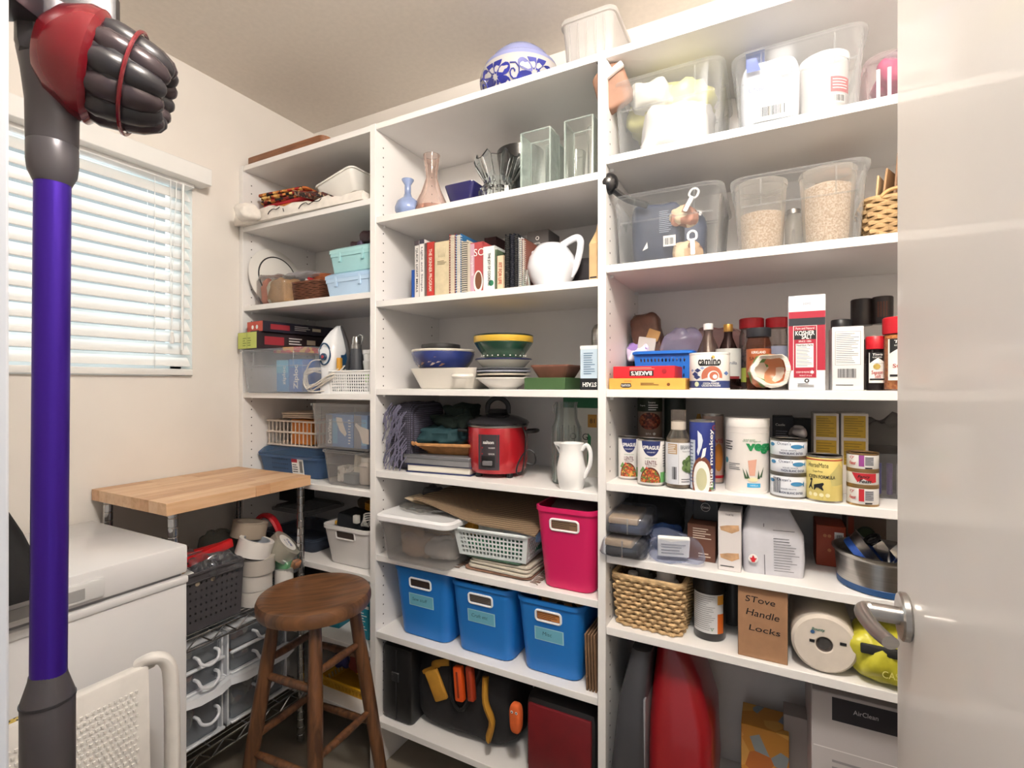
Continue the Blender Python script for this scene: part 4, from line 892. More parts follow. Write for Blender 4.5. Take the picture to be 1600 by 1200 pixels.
book('thick cream book with grey grass drawing on the spine', 679, 702, 379, .18, mat('cdbf9e', .6, s=60, var=.05), extra=lambda P, w, h: (P.lines(-w*.3, h*.58, w*.35, h*.66, 3, mat('6b6048', .6)), [P.poly([(-w*.22+w*.08*i, h*.72), (-w*.2+w*.08*i, h*.72), (-w*.3+w*.11*i, h*.9)], mat('5b553f', .6)) for i in range(6)]))
book('red-covered cookbook with cream wire comb binding', 702, 711, 366, .18, mat('8e2c2c', .5), spiral=mat('e0d4bd', .5))
book('blue-covered cookbook with white wire comb binding', 712, 720, 366, .22, mat('2f6a9c', .5), spiral=mat('dcdcdc', .4))
book('black plastic comb bound cookbook with cream pages', 721, 730, 376, .2, mat('d9cfb6', .5), spiral=mat('1a1a1c', .4))
book('thin grey-cream booklet between comb binding and red menu book', 730.5, 735, 380, .19, mat('c9c0ae', .6))
book('dark pink bakery book with a round coffee cup picture facing out', 735, 755, 380, .16, mat('b0484a', .5, s=5, var=.05), txt=None, rz=0,
     extra=lambda P, w, h: (P.rect(-w/2, h*.0, -w*.18, h*.98, mat('c9a3b4', .5), 'spine_panel'), P.text('soupbook', -w*.34, h*.55, .010, PAPER, h*.4, rot=-pi/2), P.text('SO', w*.2, h*.8, .022, PAPER), P.disc(w*.12, h*.23, w*.36, mat('e9e4de', .5), rz=h*.22), P.disc(w*.14, h*.25, w*.26, mat('6d4630', .5), e=3, rz=h*.17)))
book('white book with bold black spine lettering and a green spot', 755, 773, 386, .18, mat('e9ebe6', .5), txt='THE JOY OF COOKING', tc=INK, th=.35, ts=.7, extra=lambda P, w, h: P.disc(w*.2, h*.2, w*.22, mat('2f7a5a', .5)))
book('green slim book beside the bold white one', 773.5, 777, 390, .17, mat('5b6f55', .6))
book('short cream book reading fit for life on its spine', 776, 787, 400, .13, mat('dfc4a6', .6), txt='FIT FOR LIFE', tc=mat('a3402f', .5), th=.6, ts=.6)
book('tall black comb bound book, first of the black ones', 789, 796, 366, .2, mat('17181b', .4), spiral=mat('17181b', .3), pc='3a3836')
book('tall black comb bound book, second of the black ones', 797, 803, 365, .2, mat('1b1e2a', .4), spiral=mat('222430', .3), pc='34343c')
book('tall black comb bound book, third of the black ones', 803.5, 809, 366, .2, mat('202228', .4), spiral=mat('1c1c1e', .3), pc='4a4846')
book('white wire bound notebook with grey wire at the right end of the books', 810, 815, 371, .2, mat('c9ccd0', .5), spiral=mat('9a9ca0', .3, metal=.6))
book('rust-edged thin notebook last in the row of books', 815.5, 819.5, 373, .2, mat('7d4a3c', .5), spiral=mat('d0cac2', .4))
book('dark red booklet lying high behind the white books', 757, 775, 372, .12, mat('4a2a2c', .6), yf=1.45)
t, w, d, h = carton('dark_grey_box', 'dark grey-brown gift box with a small white emblem behind the pitcher', 'box', 823, 857, 1.40, z, 360, .09, mat('55504f', .6, s=30, var=.05)); P = Print(t, front(-.045)); P.disc(0, h*.88, .006, PAPER).disc(0, h*.88, .004, mat('55504f', .6), e=3).text('HOTEL', 0, h*.8, .005, PAPER).lines(-.02, h*.3, .02, h*.5, 3, mat('c9c2b8', .6)).done()
t, r, h = vase('small_glass_bottle', 'small clear glass bottle between the notebooks and the pitcher', 815, 829, 1.275, z, 422, [(0, 0), (.9, 0), (1, .1), (.8, .5), (.5, .8), (.5, 1)], GLASS, 'bottle')
# white ball pitcher
xq, r = radius(824, 902, 1.35)
t = thing('ball_pitcher', 'white round ball-shaped ceramic pitcher with angular handle', 'pitcher', xq, 1.35, z); hh = Z_(862, 384, 1.35)-z
CER = mat('e6e8ee', .18, var=.01, coat=.5)
b = B().lathe([(r*.55, 0), (r*.62, .006), (r*.9, hh*.28), (r, hh*.5), (r*.92, hh*.72), (r*.68, hh*.92), (r*.55, hh), (r*.48, hh), (r*.5, hh*.9), (0, hh*.88)], 48); b.box(-r*.72, 0, hh*.78, r*.5, r*.34, hh*.16, .008, ry=-.35); build('pitcher_body', b, CER, t, 1)
b = B(); b.tube([(r*.42, 0, hh*.97), (r*.7, 0, hh*1.04), (r*1.05, 0, hh*1.10), (r*1.22, 0, hh*1.0), (r*1.16, 0, hh*.72), (r*1.0, 0, hh*.45), (r*.80, 0, hh*.28)], .0105, 10, sm=5, ry=.008); build('handle', b, CER, t, 1)
t = thing('black_pouch', 'dark box-like pouch behind the ball pitcher handle', 'pouch', X_(918, 1.42), 1.45, z); build('pouch_body', B().blob(.11, .08, .11, 70, 14, .008, ridge=False), mat('2b2629', .6), t)
x0, x1 = X_(919, 1.27), X_(934.4, 1.27); hh = Z_(925, 380, 1.27)-z
t = thing('kraft_bag', 'tan kraft paper bag with folded top against the right upright', 'bag', (x0+x1)/2-.001, 1.32, z); w_ = x1-x0-.003; ht = Z_(928, 342, 1.27)-z
b = B(); b.loft([rr(w_, .09, .002, 0), rr(w_, .09, .002, hh), rr(w_*.7, .02, .002, ht-.02, .004, 0), rr(w_*.6, .004, .001, ht, .004, 0)]); build('bag_body', b, mat('c9a77a', .8, s=20, bump=.2), t)
Print(t, front(-.045)).rect(-w_*.4, .008, w_*.4, .012, INK, 'band').done()
# shelf 3 : crockery
z = MT[3]
xq, w = spot(640, 746, 1.29); h = Z_(650, 576, 1.29)-z
t = thing('baking_dish', 'cream rectangular ceramic baking dish with tab handles under the blue bowl', 'dish', xq, 1.38, z, .0)
b = B(); b.loft([rr(w*.72, .16, .02, 0), rr(w*.76, .17, .02, .004), rr(w*.98, .21, .025, h), rr(w*.94, .20, .022, h), rr(w*.72, .155, .015, .01)]); build('dish_body', b, mat('ebe5da', .3, var=.015, coat=.4), t, 1)
b = B(); b.tube([(w*.20, -.092, h*.62), (w*.26, -.125, h*.60), (w*.38, -.125, h*.60), (w*.44, -.095, h*.62)], .007, 8, sm=4); build('handle', b, mat('ebe5da', .3, var=.015, coat=.4), t)
zb = z+h+.001
xq, r = radius(648, 746, 1.39)
t = thing('blue_floral_bowl', 'dark blue bowl with pale leaf pattern stacked on the baking dish', 'bowl', xq, 1.38, zb); hh = Z_(700, 546, 1.38)-zb
build('bowl_body', B().lathe([(r*.7, 0), (r*.78, .003), (r*.93, hh*.4), (r, hh*.75), (r*.98, hh*.88), (r*.9, hh*.88), (r*.7, .012), (0, .01)], 44), mat('2c3a78', .25, s=14, var=.2, coat=.4), t)
build('rim', B().tube(circ(r*.965, hh*.9, 40), .0045, 8, True), mat('cfc9bd', .35), t)
P = Print(t, lambda x, zz, e: ((r*(.80+.2*min(1, zz/(hh*.75)))+e+.0012)*sin(x/r), -(r*(.80+.2*min(1, zz/(hh*.75)))+e+.0012)*cos(x/r), zz))
for k, (cx, cz) in enumerate(((-.09, .01), (-.05, .006), (-.02, .014), (.025, .012), (.035, .03), (.05, .02), (.06, .010), (.018, .022))): P.poly([(cx-.012, cz-.004), (cx, cz-.002), (cx+.012, cz+.004), (cx, cz+.006)], mat('b9a9a4', .5) if k % 2 else mat('8a6a5c', .5), 'leaf')
P.done()
xq2, r2 = radius(660, 722, 1.39)
t = thing('black_lidded_tin', 'flat black tin resting on top of the blue bowl', 'tin', xq2, 1.385, zb+hh*.9+.005); build('tin', B().lathe([(r2*.98, 0), (r2, .004), (r2*.97, .018), (r2*.6, .022), (0, .022)], 36), mat('2e2c2b', .45), t)
xq, r = radius(744, 832, 1.35); ys = 1.35
stack = [(608, 590, .55, .98, 'e6e2dc', 'cream bowl at the bottom of the right-hand stack', 'd9d3ca'), (592, 585, .7, .93, '5b4a44', 'brown-rimmed plate second from the bottom of the stack', 'cfc3b2'), (587, 580, .75, .96, 'b9bac6', 'grey-blue plate third from the bottom of the stack', '9e9fae'), (582, 576, .75, .96, '6d6f73', 'dark grey rimmed plate under the cream basin', '5c5d61'), (577, 561, .75, 1.0, 'dcd9cb', 'cream basin with navy rim in the middle of the stack', '2c2f55'), (560, 536, .72, 1.04, '1f4d3c', 'dark green bowl with yellow band on top of the stack', 'd9b13f')]
for i, (yb, yt, a, c, cc, lb, rimc) in enumerate(stack):
    z0 = z if i == 0 else ztop+.0003; z1 = Z_(788, yt, ys); hh = z1-z0; ztop = z1
    t = thing('stacked_bowl' if i in (0, 4, 5) else 'stacked_plate', lb, 'bowl' if i in (0, 4, 5) else 'plate', xq, ys, z0)
    build('dish_body', B().lathe([(r*a*.8, 0), (r*a, hh*.15), (r*c, hh*.96), (r*c*.99, hh), (r*c*.93, hh*.97), (0, hh*.9)] if i not in (0,) else [(r*.5, 0), (r*.52, .003), (r*.62, hh*.25), (r*c, hh*.95), (r*c, hh), (0, hh*.95)], 44), mat(cc, .25, var=.03, coat=.4), t)
    if i < 5: build('rim', B().tube(circ(r*c*.985, hh*.93, 40), .0026, 6, True), mat(rimc, .3), t)
    else:
        build('yellow_band', B().lathe([(r*c*1.0, hh), (r*c*1.02, hh+.003), (r*c*1.02, hh+.018), (r*c*.96, hh+.018), (r*c*.94, hh-.004)], 44), mat('d9b13f', .3, coat=.4), t); build('rim', B().tube(circ(r*c*.99, hh+.020, 40), .003, 6, True), mat('1b2a22', .3), t)
        P = Print(t, lambda x, zz, e: ((r*c*.80+e)*sin(x/(r*.8)), -(r*c*.80+e)*cos(x/(r*.8)), zz))
        b = B()
        for k in range(24): q = 2*pi*k/24; b.blob(.004, .004, .004, 1, 1, 0, r*.80*cos(q), r*.80*sin(q), hh*.12, 1, 8)
        o = build('white_dot', b, PAPER, t); o['kind'] = 'stuff'
t, w, d, h = carton('green_box', 'flat dark green box beneath the terracotta dish', 'box', 819, 883, 1.29, z, 590, .13, mat('3c5a33', .55, s=6, var=.06))
xg = t.location.x; zg = z+h+.0005
xq, w = spot(834, 890, 1.33)
t = thing('terracotta_dish', 'brown rectangular clay dish resting on the green box', 'dish', xq+.005, 1.36, zg); build('dish_body', B().loft([rr(w*.75, .09, .01, 0), rr(w, .12, .012, .028), rr(w*1.06, .125, .012, .032), rr(w*1.06, .125, .012, .036), rr(w*.9, .11, .01, .034), rr(w*.7, .08, .01, .008)]), mat('7a4f3f', .6, s=20, var=.12), t)
x0, x1 = X_(906, 1.265), X_(934.2, 1.265); h = Z_(915, 540, 1.265)-z; w = x1-x0-.002
t = thing('tea_box', 'pale blue and black tea carton standing upside down by the upright', 'box', (x0+x1)/2, 1.265+.06, z); build('box', B().box(0, 0, 0, w, .12, h, .001), mat('c6d8e6', .5, var=.02), t)
P = Print(t, front(-.06)); P.rect(-w/2, 0, w/2, h*.26, mat('1d1e22', .4), 'band').text('STASH', w*.05, h*.12, .012, PAPER, w*.8, rot=pi, bold=.03).lines(-w*.3, h*.34, w*.4, h*.85, 10, mat('5f7f9c', .6)).rect(-w/2, h*.92, w/2, h, PAPER, 'torn_edge').done()
t, r, h = vase('pepper_mill', 'steel pepper mill standing behind the tea carton', 924, 944, 1.42, z, 506, [(0, 0), (.9, 0), (1, .05), (.8, .5), (1, .72), (.95, .9), (.5, .98), (0, 1)], STEEL, 'mill', sh=False)
# shelf 4
z = MT[4]
xl = ux[1][1]
t = thing('crocheted_shawl', 'grey-blue fringed crocheted shawl bunched against the left upright', 'shawl', xl+.068, 1.34, z)
b = B(); b.box(.0, .05, 0, .05, .16, .2, .01); b = B(); b.blob(.10, .20, .225, 80, 20, .006, 0, .05, 0, .35); build('knit', b, mat('5d5a6c', .9, 'weave', s=50, c2='33313c', bump=.5), t)
b = B(); rn = random.Random(5)
for i in range(70):
    a = rn.uniform(-.06, .13); zz = rn.uniform(.04, .225); q_ = rn.uniform(-.045, .03); b.tube([(q_+.012, -.066, zz), (q_, -.074, zz-.02), (q_-.008+rn.uniform(-.006, .006), -.071, max(.004, zz-.05))], .0018, 4)
o = build('fringe', b, mat('77748a', .9), t); o['kind'] = 'stuff'
xq, w = spot(633, 716, 1.30)
x0_ = X_(629, 1.275)
t = thing('hardback_book', 'white-edged book with navy cover lying flat at the bottom of the stack', 'book', x0_+.115, 1.40, z, rad(6)); build('cover', B().box(0, 0, 0, .235, .215, .004, .001).box(0, 0, .024, .235, .215, .003, .001), mat('27305e', .5), t); build('pages', B().box(0, 0, .004, .227, .208, .020, .001), mat('e6e0d2', .8, s=200, ax=(.02, .02, 1), var=.06), t)
t = thing('grey_flat_box', 'grey flat metal-look box on the white-edged book', 'box', x0_+.115, 1.40, z+.0275, rad(3)); build('box', B().box(0, 0, 0, .245, .22, .028, .002), mat('7d7d80', .45, s=12, var=.06), t); build('lid_edge', B().box(0, 0, .018, .249, .224, .012, .002), mat('6d6d70', .4), t)
t = thing('wicker_tray', 'shallow golden wicker tray under the green cloths', 'tray', x0_+.13, 1.41, z+.0565, rad(8))
WT = mat('b98552', .65, s=40, var=.15); b = B()
for i in range(7): b.tube(rr(.17+.012*i, .14+.012*i, .03, .004+.005*i), .0038, 5, True)
build('weave', b, WT, t); build('base', B().box(0, 0, 0, .165, .135, .006, .002), WT, t)
b = B(); P_ = rr(.255, .225, .035, .036, n=6); b.tube([(x_, y_, z_+.003*sin(i*2.4)) for i, (x_, y_, z_) in enumerate(P_)], .0055, 6, True); build('rim', b, WT, t)
t = thing('teal_cloth', 'teal rolled cloth lying in the wicker tray', 'cloth', x0_+.10, 1.375, z+.085, .2); build('roll', B().blob(.17, .10, .062, 90, 24, .016, p=.6, n=40).blob(.12, .09, .045, 91, 14, .008, .04, .02, .02, .7), mat('1e4147', .8, s=50, bump=.2), t)
t = thing('dark_green_cloth', 'very dark green folded cloth heaped on the teal one', 'cloth', x0_+.135, 1.41, z+.135, -.2); build('folds', B().blob(.17, .12, .05, 94, 22, .020, -.01, 0, 0, .45, 44).blob(.11, .10, .05, 96, 24, .016, .0, .01, .03, .4, 40), mat('16261f', .85, s=50, bump=.2), t)
# rice cooker
xq, r = radius(737, 829, 1.40)
t = thing('rice_cooker', 'red rice cooker with black lid, loop handle and cord', 'rice cooker', xq, 1.385, z, rad(15))
zz = lambda py: Z_(780, py, 1.385)-z
zb_, zr_ = zz(729)-.0, zz(664)
RC = mat('ab1420', .25, s=3, var=.05, metal=.2, coat=.5)
build('pot', B().lathe([(0, .014), (r*.88, .014), (r*.95, .022), (r, .05), (r, zr_-.006), (r*.98, zr_-.002), (0, zr_-.002)], 56), RC, t)
build('steel_rim', B().lathe([(r*1.0, zr_-.003), (r*1.03, zr_), (r*1.03, zr_+.003), (r*.9, zr_+.004), (r*.9, zr_-.003)], 56), STEEL, t)
build('lid', B().lathe([(r*1.04, zr_+.004), (r*1.06, zr_+.009), (r*1.0, zr_+.016), (r*.7, zr_+.028), (r*.3, zr_+.036), (0, zr_+.037)], 56), mat('27262a', .22, coat=.3), t)
build('lid_knob', B().lathe([(.03, zr_+.034), (.033, zr_+.04), (.028, zr_+.05), (0, zr_+.052)], 24), BLACK, t)
zk = zr_+.036; build('loop_handle', B().tube([(-.034, 0, zk), (-.032, 0, zk+.03), (-.012, 0, zk+.048), (.012, 0, zk+.048), (.032, 0, zk+.03), (.034, 0, zk)], .0052, 8, sm=5, ry=.008), BLACK, t)
for s_ in (-1, 1): build('side_handle', B().tube([(s_*r*.97, -.028, zr_-.018), (s_*(r+.028), -.022, zr_-.016), (s_*(r+.03), .022, zr_-.016), (s_*r*.97, .028, zr_-.018)], .0055, 8, sm=4), BLACK, t)
for a in (-2.3, -.8, .8, 2.3): build('foot', B().cyl(.011, 0, .02, 14, r*.75*cos(a), r*.75*sin(a)), BLACK, t)
P = Print(t, rcyl(r)); P.rect(-.040, .028, .028, zr_-.022, mat('3b3438', .4), 'control_panel', 1, 12).text('salton', -.006, zr_-.045, .010, PAPER, .034, bold=.02).disc(-.026, zr_-.062, .002, RED).disc(-.026, zr_-.080, .002, RED).text('WARM', .004, zr_-.062, .0045, PAPER).text('COOK', .004, zr_-.080, .0045, PAPER).rect(-.030, .036, .014, .070, BLACK, 'switch_well', 2, 8).done()
build('switch_lever', B().box(-.008, -r-.004, .042, .030, .008, .014, .002), mat('6d6a6c', .4), t)
b = B(); b.tube([(r*.9, -.04, zr_+.006), (r*1.05, -.05, zr_-.03), (r*1.02, -.055, .06), (r*.95, -.06, .02), (r*.8, -.07, .02), (r*.85, -.06, .05), (r*1.1, -.05, .085), (r*1.35, -.05, .075), (r*1.35, -.05, .045), (r*1.1, -.05, .045)], .0026, 6, sm=6); build('cord', b, BLACK, t)
t, r, h = vase('ribbed_glass_jug', 'tall ribbed clear glass jug behind the white pitcher', 863, 908, 1.36, z, 628, [(0, 0), (.95, 0), (1, .02), (1, .62), (.97, .70), (.78, .80), (.74, .95), (.8, 1)], mat('e9eeec', .05, 'glass', a=.04), 'jug')
b = B()
for k in range(14): a = 2*pi*k/14; b.tube([(r*1.0*cos(a), r*1.0*sin(a), .01), (r*1.0*cos(a), r*1.0*sin(a), h*.62), (r*.97*cos(a), r*.97*sin(a), h*.7)], .0022, 5)
build('rib', b, mat('e3e9e6', .05, 'glass', a=.1), t); Print(t, rcyl(r)).text('COLD', .01, h*.5, .010, mat('4a7fae', .5), bold=.02).lines(-.012, h*.28, .03, h*.45, 4, mat('6d7f8e', .5)).done()
build('clasp', B().tube([(-r*.75, 0, h*.98), (-r*1.0, 0, h*.96), (-r*.95, 0, h*.86)], .002, 6, sm=3), CHROME, t)
t, w, d, h = carton('green_white_carton', 'green and white paper carton behind the glass jug', 'box', 880, 943, 1.47, z, 620, .10, mat('d9d7cd', .6, s=5, var=.03)); P = Print(t, front(-.05)); P.rect(-w/2, h*.86, w/2, h, mat('1e6a45', .5), 'band').rect(w*.12, h*.62, w*.34, h*.78, mat('c9933f', .5), 'price_tag').text('81', w*.23, h*.7, .014, INK).poly([(w*.1, h*.1), (w*.16, h*.1), (w*.2, h*.5), (w*.12, h*.55)], mat('2f8a55', .5)).text('ORG', -w*.1, h*.5, .02, INK).done()
xq, r = radius(871, 915, 1.288)
t = thing('white_pitcher', 'small white ceramic milk pitcher with spout and curved handle', 'pitcher', xq, 1.288, z); h = Z_(893, 692, 1.288)-z
build('pitcher_body', B().lathe([(0, 0), (r*.82, 0), (r*.86, .004), (r*1.0, h*.25), (r*1.05, h*.45), (r*.88, h*.68), (r*.80, h*.85), (r*.9, h), (r*.82, h), (r*.74, h*.85), (0, h*.8)], 44), PWHITE, t, 1)
b = B(); b.loft([[(-r*.80, -.016, h*.82), (-r*.8, .016, h*.82), (-r*.80, .0, h*.70), (-r*.8, -.006, h*.72)], [(-r*1.3, -.006, h*1.0), (-r*1.3, .006, h*1.0), (-r*1.25, .003, h*.96), (-r*1.25, -.003, h*.96)]]); b.loft([[(-r*.7, -.018, h), (-r*.7, .018, h), (-r*.7, .018, h-.012), (-r*.7, -.018, h-.012)], [(-r*1.3, -.005, h*1.0), (-r*1.3, .005, h), (-r*1.28, .004, h-.004), (-r*1.28, -.004, h-.004)]]); build('spout', b, PWHITE, t, 1)
b = B(); b.tube([(r*.8, 0, h*.86), (r*1.15, 0, h*.97), (r*1.42, 0, h*.82), (r*1.38, 0, h*.55), (r*1.1, 0, h*.36), (r*.95, 0, h*.26)], .006, 8, sm=5); build('handle', b, PWHITE, t)
# shelf 5
z = MT[5]
t, w, d, h = clearbin('clear bin of paper envelopes with white lid, overhanging the shelf edge', 587, 700, 1.205, z, 812, .36, mat('dcdad8', .2, 'clear', a=.14), handle=False, taper=.90)
b = B().loft([rr(w+.02, d+.02, .03, h), rr(w+.026, d+.026, .032, h+.003), rr(w+.026, d+.026, .032, h+.016), rr(w+.008, d+.008, .03, h+.022), rr(w-.02, d-.02, .02, h+.019)]); build('lid', b, mat('e9e9ea', .3, var=.02), t); xl_ = t.location.x; zl = z+h+.023; yl_ = t.location.y
rn = random.Random(9)
for i in range(7):
    tt = thing('paper_envelope', ['brown envelope leaning left in the lidded clear bin', 'tan envelope in the middle of the lidded clear bin', 'pale envelope slanting right in the lidded clear bin', 'cream envelope at the front right of the lidded clear bin', 'grey plastic packet low in the lidded clear bin', 'blue-tinted packet at the left of the lidded clear bin', 'white packet at the back of the lidded clear bin'][i], 'envelope', xl_+[-.04, .0, .045, .07, 0, -.065, .02][i], yl_-.11+i*.03, z+.030, rn.uniform(-.1, .1), None, rad(-14), [-.35, .5, -.45, .1, .25, 0, -.2][i])
    build('paper', B().box(0, 0, 0, .10, .006, .085, .002), mat(['a98a6b', 'b99b7c', 'c9b7a4', 'cbb28f', 'a9a4a2', '8f9fb5', 'd9d4ce'][i], .7, s=12, var=.1, bump=.4), tt)
bag('big crumpled brown paper wad filling the left of the lidded clear bin', xl_-.035, yl_-.03, z+.006, .12, .22, .075, mat('a78b72', .7, s=12, var=.12, bump=.5), 410, 'crumpled_paper', 'paper', amp=.02)
bag('grey-white crumpled plastic filling the right of the lidded clear bin', xl_+.045, yl_-.02, z+.006, .11, .22, .07, mat('b9b3b0', .5, s=12, var=.1, bump=.5), 411, 'crumpled_plastic', 'packaging', amp=.02)
bag('crinkled clear pack of straws lying on the white lid', xl_-.02, yl_-.05, zl, .20, .16, .02, mat('d8d6d2', .08, 'glass', a=.16), 100, 'straw_pack', 'pack', p=.7)
bag('small dark lump in clear wrap at the left on the white lid', xl_-.05, yl_+.0, zl+.018, .06, .06, .042, mat('3a3a3f', .3), 101, 'dark_bundle', 'bundle')
tt = thing('paper_sheets', 'beige paper sheets fanned out across the white lid', 'paper', xl_-.0, yl_-.03, zl+.02, .15)
b = B()
for i in range(3): b.tube([(-.09+.01*i, -.02-.01*i, .016), (-.03, -.03, .004+.002*i), (.07, -.03, .001+.001*i)], .0012, 4, sm=5, ry=.04)
build('sheet', b, mat('c9b79c', .8), tt)
# white lattice basket on folded mats
x0, x1 = X_(710, 1.262), X_(823, 1.262)
t, zz_ = cloth('brown fringed placemat at the bottom under the lattice basket', (x0+x1)/2+.01, 1.37, z, x1-x0-.01, .20, 1, mat('9a7460', .85, s=60, bump=.4), 111, th=.010, name='placemat', cat='mat')
b = B(); rn = random.Random(2)
for sx in (-1, 1):
    for i in range(22): y_ = -.10+.009*i; b.tube([(sx*(x1-x0)/2*.97, y_, .004), (sx*((x1-x0)/2+.012), y_+rn.uniform(-.004, .004), .002), (sx*((x1-x0)/2+.022), y_+rn.uniform(-.006, .006), .0016)], .0012, 4)
o = build('fringe', b, mat('6f5547', .9), t); o['kind'] = 'stuff'
cloth('cream folded cloth mat between brown and green mats', (x0+x1)/2+.02, 1.37, z+.0115, x1-x0-.03, .20, 3, mat('d9d2c4', .85, 'weave', s=90, c2='c4bba9', bump=.3), 115, th=.009, name='placemat', cat='mat')
cloth('green woven mat directly under the lattice basket', (x0+x1)/2+.0, 1.365, z+.041, x1-x0-.04, .19, 1, mat('5c7a66', .85, 'weave', s=90, c2='34503f'), 119, th=.006, name='placemat', cat='mat')
zb = z+.0485; x0, x1 = X_(707, 1.258), X_(822, 1.258); w = x1-x0; h = .082
t = thing('lattice_basket', 'white square-holed basket of cloths resting on the mats', 'basket', (x0+x1)/2, 1.258+.10, zb, rad(3)); b = B(); holed(b, w*.88, .17, w*.98, .20, h, 17, 13, 5, .66); b.tube(rr(w+.004, .206, .02, h), .0045, 6, True); build('basket_body', b, mat('dfe6e6', .4, var=.02), t); xb = (x0+x1)/2; 
for i, (ox, oy, w_, h_, cc, lb) in enumerate(((-.095, -.01, .06, .07, 'd9972e', 'mustard yellow cloth at the left in the lattice basket'), (-.03, 0, .12, .06, 'e9e7e2', 'white cloth in the middle of the lattice basket'), (.055, -.01, .09, .045, 'e4e9ee', 'white and navy cloth right of centre in the lattice basket'), (.10, .02, .08, .04, '7fa6cf', 'light blue cloth at the right in the lattice basket'), (.03, .06, .12, .05, '3b3f46', 'dark cloth at the back of the lattice basket'), (0, .0, .20, .0, '4f9a7a', 'green cloth at the bottom of the lattice basket'))):
    if h_: bag(lb, xb+ox, 1.36+oy, zb+.045, w_, .10, h_, mat(cc, .8, s=30, bump=.4), 120+i, 'balled_cloth', 'cloth', ridge=True)
    else: bag(lb, xb, 1.36, zb+.006, .23, .14, .036, mat(cc, .8, s=30, bump=.4, var=.2), 129, 'balled_cloth', 'cloth')
# woven mat draped down from the lidded bin to the pink bin
MW = mat('b09878', .85, 'weave', s=150, c2='5f4c3a', ax=(1, 1, 1), bump=.3)
t = thing('woven_mat', 'large beige woven mat sloping from the lidded bin to the pink bin', 'mat', 0, 0, 0)
pa, pb = (668, 770, 1.28), (836, 836, 1.262)
A = Vector((X_(652, 1.29), 1.27, Z_(652, 779, 1.27))); Bq = Vector((X_(836, 1.255), 1.255, Z_(836, 838, 1.255))); Cq = Vector((X_(836, 1.30), 1.55, Bq.z+.055)); Dq = Vector((X_(668, 1.3), 1.55, A.z+.012))
b = B(); R = []
for i in range(21):
    f = i/20; ring_t = []; ring_b = []
    for k in range(9):
        g = k/8; p = (A*(1-f)+Bq*f)*(1-g)+(Dq*(1-f)+Cq*f)*g; p.z += -.012*sin(pi*f)*(1-g)+.004*sin(f*9); ring_t.append((p.x, p.y, p.z)); ring_b.append((p.x, p.y, p.z-.004))
    R.append(ring_t+ring_b[::-1])
b.loft(R); build('woven_sheet', b, MW, t, 1.3)
# pink bin
t, w, d, h = solidbin('pink plastic bin with white-framed slot at the right of the shelf', 832, 932, 1.245, z, 790, .30, mat('cf1b5e', .42, s=3, var=.03), .84, 'pink_bin', pm=PWHITE, rim=.004, sw=.42, sm=mat('8a6c50', .8))
bag('dark grey cloth filling the pink bin', t.location.x, t.location.y, z+h-.06, w*.82, d*.8, .065, mat('5a4648', .8, s=20, bump=.4), 140, 'balled_cloth', 'cloth', ridge=False)
# shelf 6 : blue bins
z = MT[6]
BBL = mat('1a74c6', .42, s=3, var=.03)
AQ = mat('6fb3c9', .5, var=.03); AQE = mat('a9d5df', .5)
for i, (a, c, tp, lb, txt) in enumerate(((611, 701, 882, 'blue bin with a pale label, leftmost of the three', 'Sew stuff'), (700, 801, 905, 'blue bin with a pale label, in the middle of the three', 'Craft etc'), (803, 911, 930, 'blue bin with a pale label, rightmost of the three', 'Misc'))):
    t, w, d, h = solidbin(lb, a, c, 1.262, z, tp, .29, BBL, .86, 'blue_bin', pm=PWHITE, rim=.004, group='blue labelled bins', sw=.34, sm=mat(['3a2a22', '6a6058', 'c98245'][i], .8))
    zz2 = h*.80; f = front(-d*.86/2, d*.86, d, h-.012); P = Print(t, f); P.rect(-w*.22, h*.46, w*.22, h*.64, AQE, 'label', 1).rect(-w*.205, h*.47, w*.205, h*.63, AQ, 'label', 2).text(txt, -w*.03, h*.56, .011, mat('2b5868', .6), sk=.15).done()
    bag(['dark brown things in the leftmost blue bin', 'grey things in the middle blue bin', 'orange-brown things in the rightmost blue bin'][i], t.location.x, t.location.y-.02, z+h*.7, w*.75, d*.6, .045, mat(['4a3328', '6f675f', 'c98a50'][i], .8, 'pattern', s=50, c2=('2a2320', 'a39484')), 150+i, 'bin_contents', 'contents')
for i in range(4):
    x = X_(914.5+4.6*i, 1.265); t = thing('cardboard_folder', ['first cardboard sheet standing right of the blue bins', 'second cardboard sheet standing right of the blue bins', 'third cardboard sheet standing right of the blue bins', 'fourth cardboard sheet, against the upright'][i], 'cardboard', x+.004, 1.40, z, 0, None, 0, rad(-2)); build('sheet', B().box(0, 0, 0, .0042, .26, .150, .001), mat('8f6f52', .8, s=30, var=.1), t); build('folded_edge', B().box(0, -.131, 0, .0052, .003, .150, .001), mat('7a5b41', .8), t)
# floor level
z = MT[7]
x0, x1 = X_(592, 1.26), X_(640, 1.26); h = Z_(600, 1008, 1.26)-z
t = thing('black_hard_case', 'black hard-shell case standing on end at the bottom left of the middle bay', 'case', (x0+x1)/2, 1.42, z); build('shell', B().box(0, 0, 0, x1-x0, .30, h, .018), mat('1a1a1b', .4, s=40), t); build('seam', B().box(0, -.1505, .01, .004, .003, h-.02), mat('2c2c2e', .4), t); build('latch', B().box(0, -.153, h*.55, .03, .006, .03, .002), mat('2c2c2e', .4), t)
x0, x1 = X_(640, 1.30), X_(806, 1.30)
t = thing('work_backpack', 'black and mustard tool backpack slumped below the blue bins', 'backpack', (x0+x1)/2, 1.40, z); W_ = x1-x0
hh = Z_(715, 1033, 1.30)-z
build('bag_body', B().blob(W_*.94, .22, hh, 160, 9, .012, 0, 0, 0, .5, 44, False), mat('1d1c1f', .75, s=40, bump=.3), t, 1.3)
YM = mat('c08a2c', .7, s=40, bump=.2)
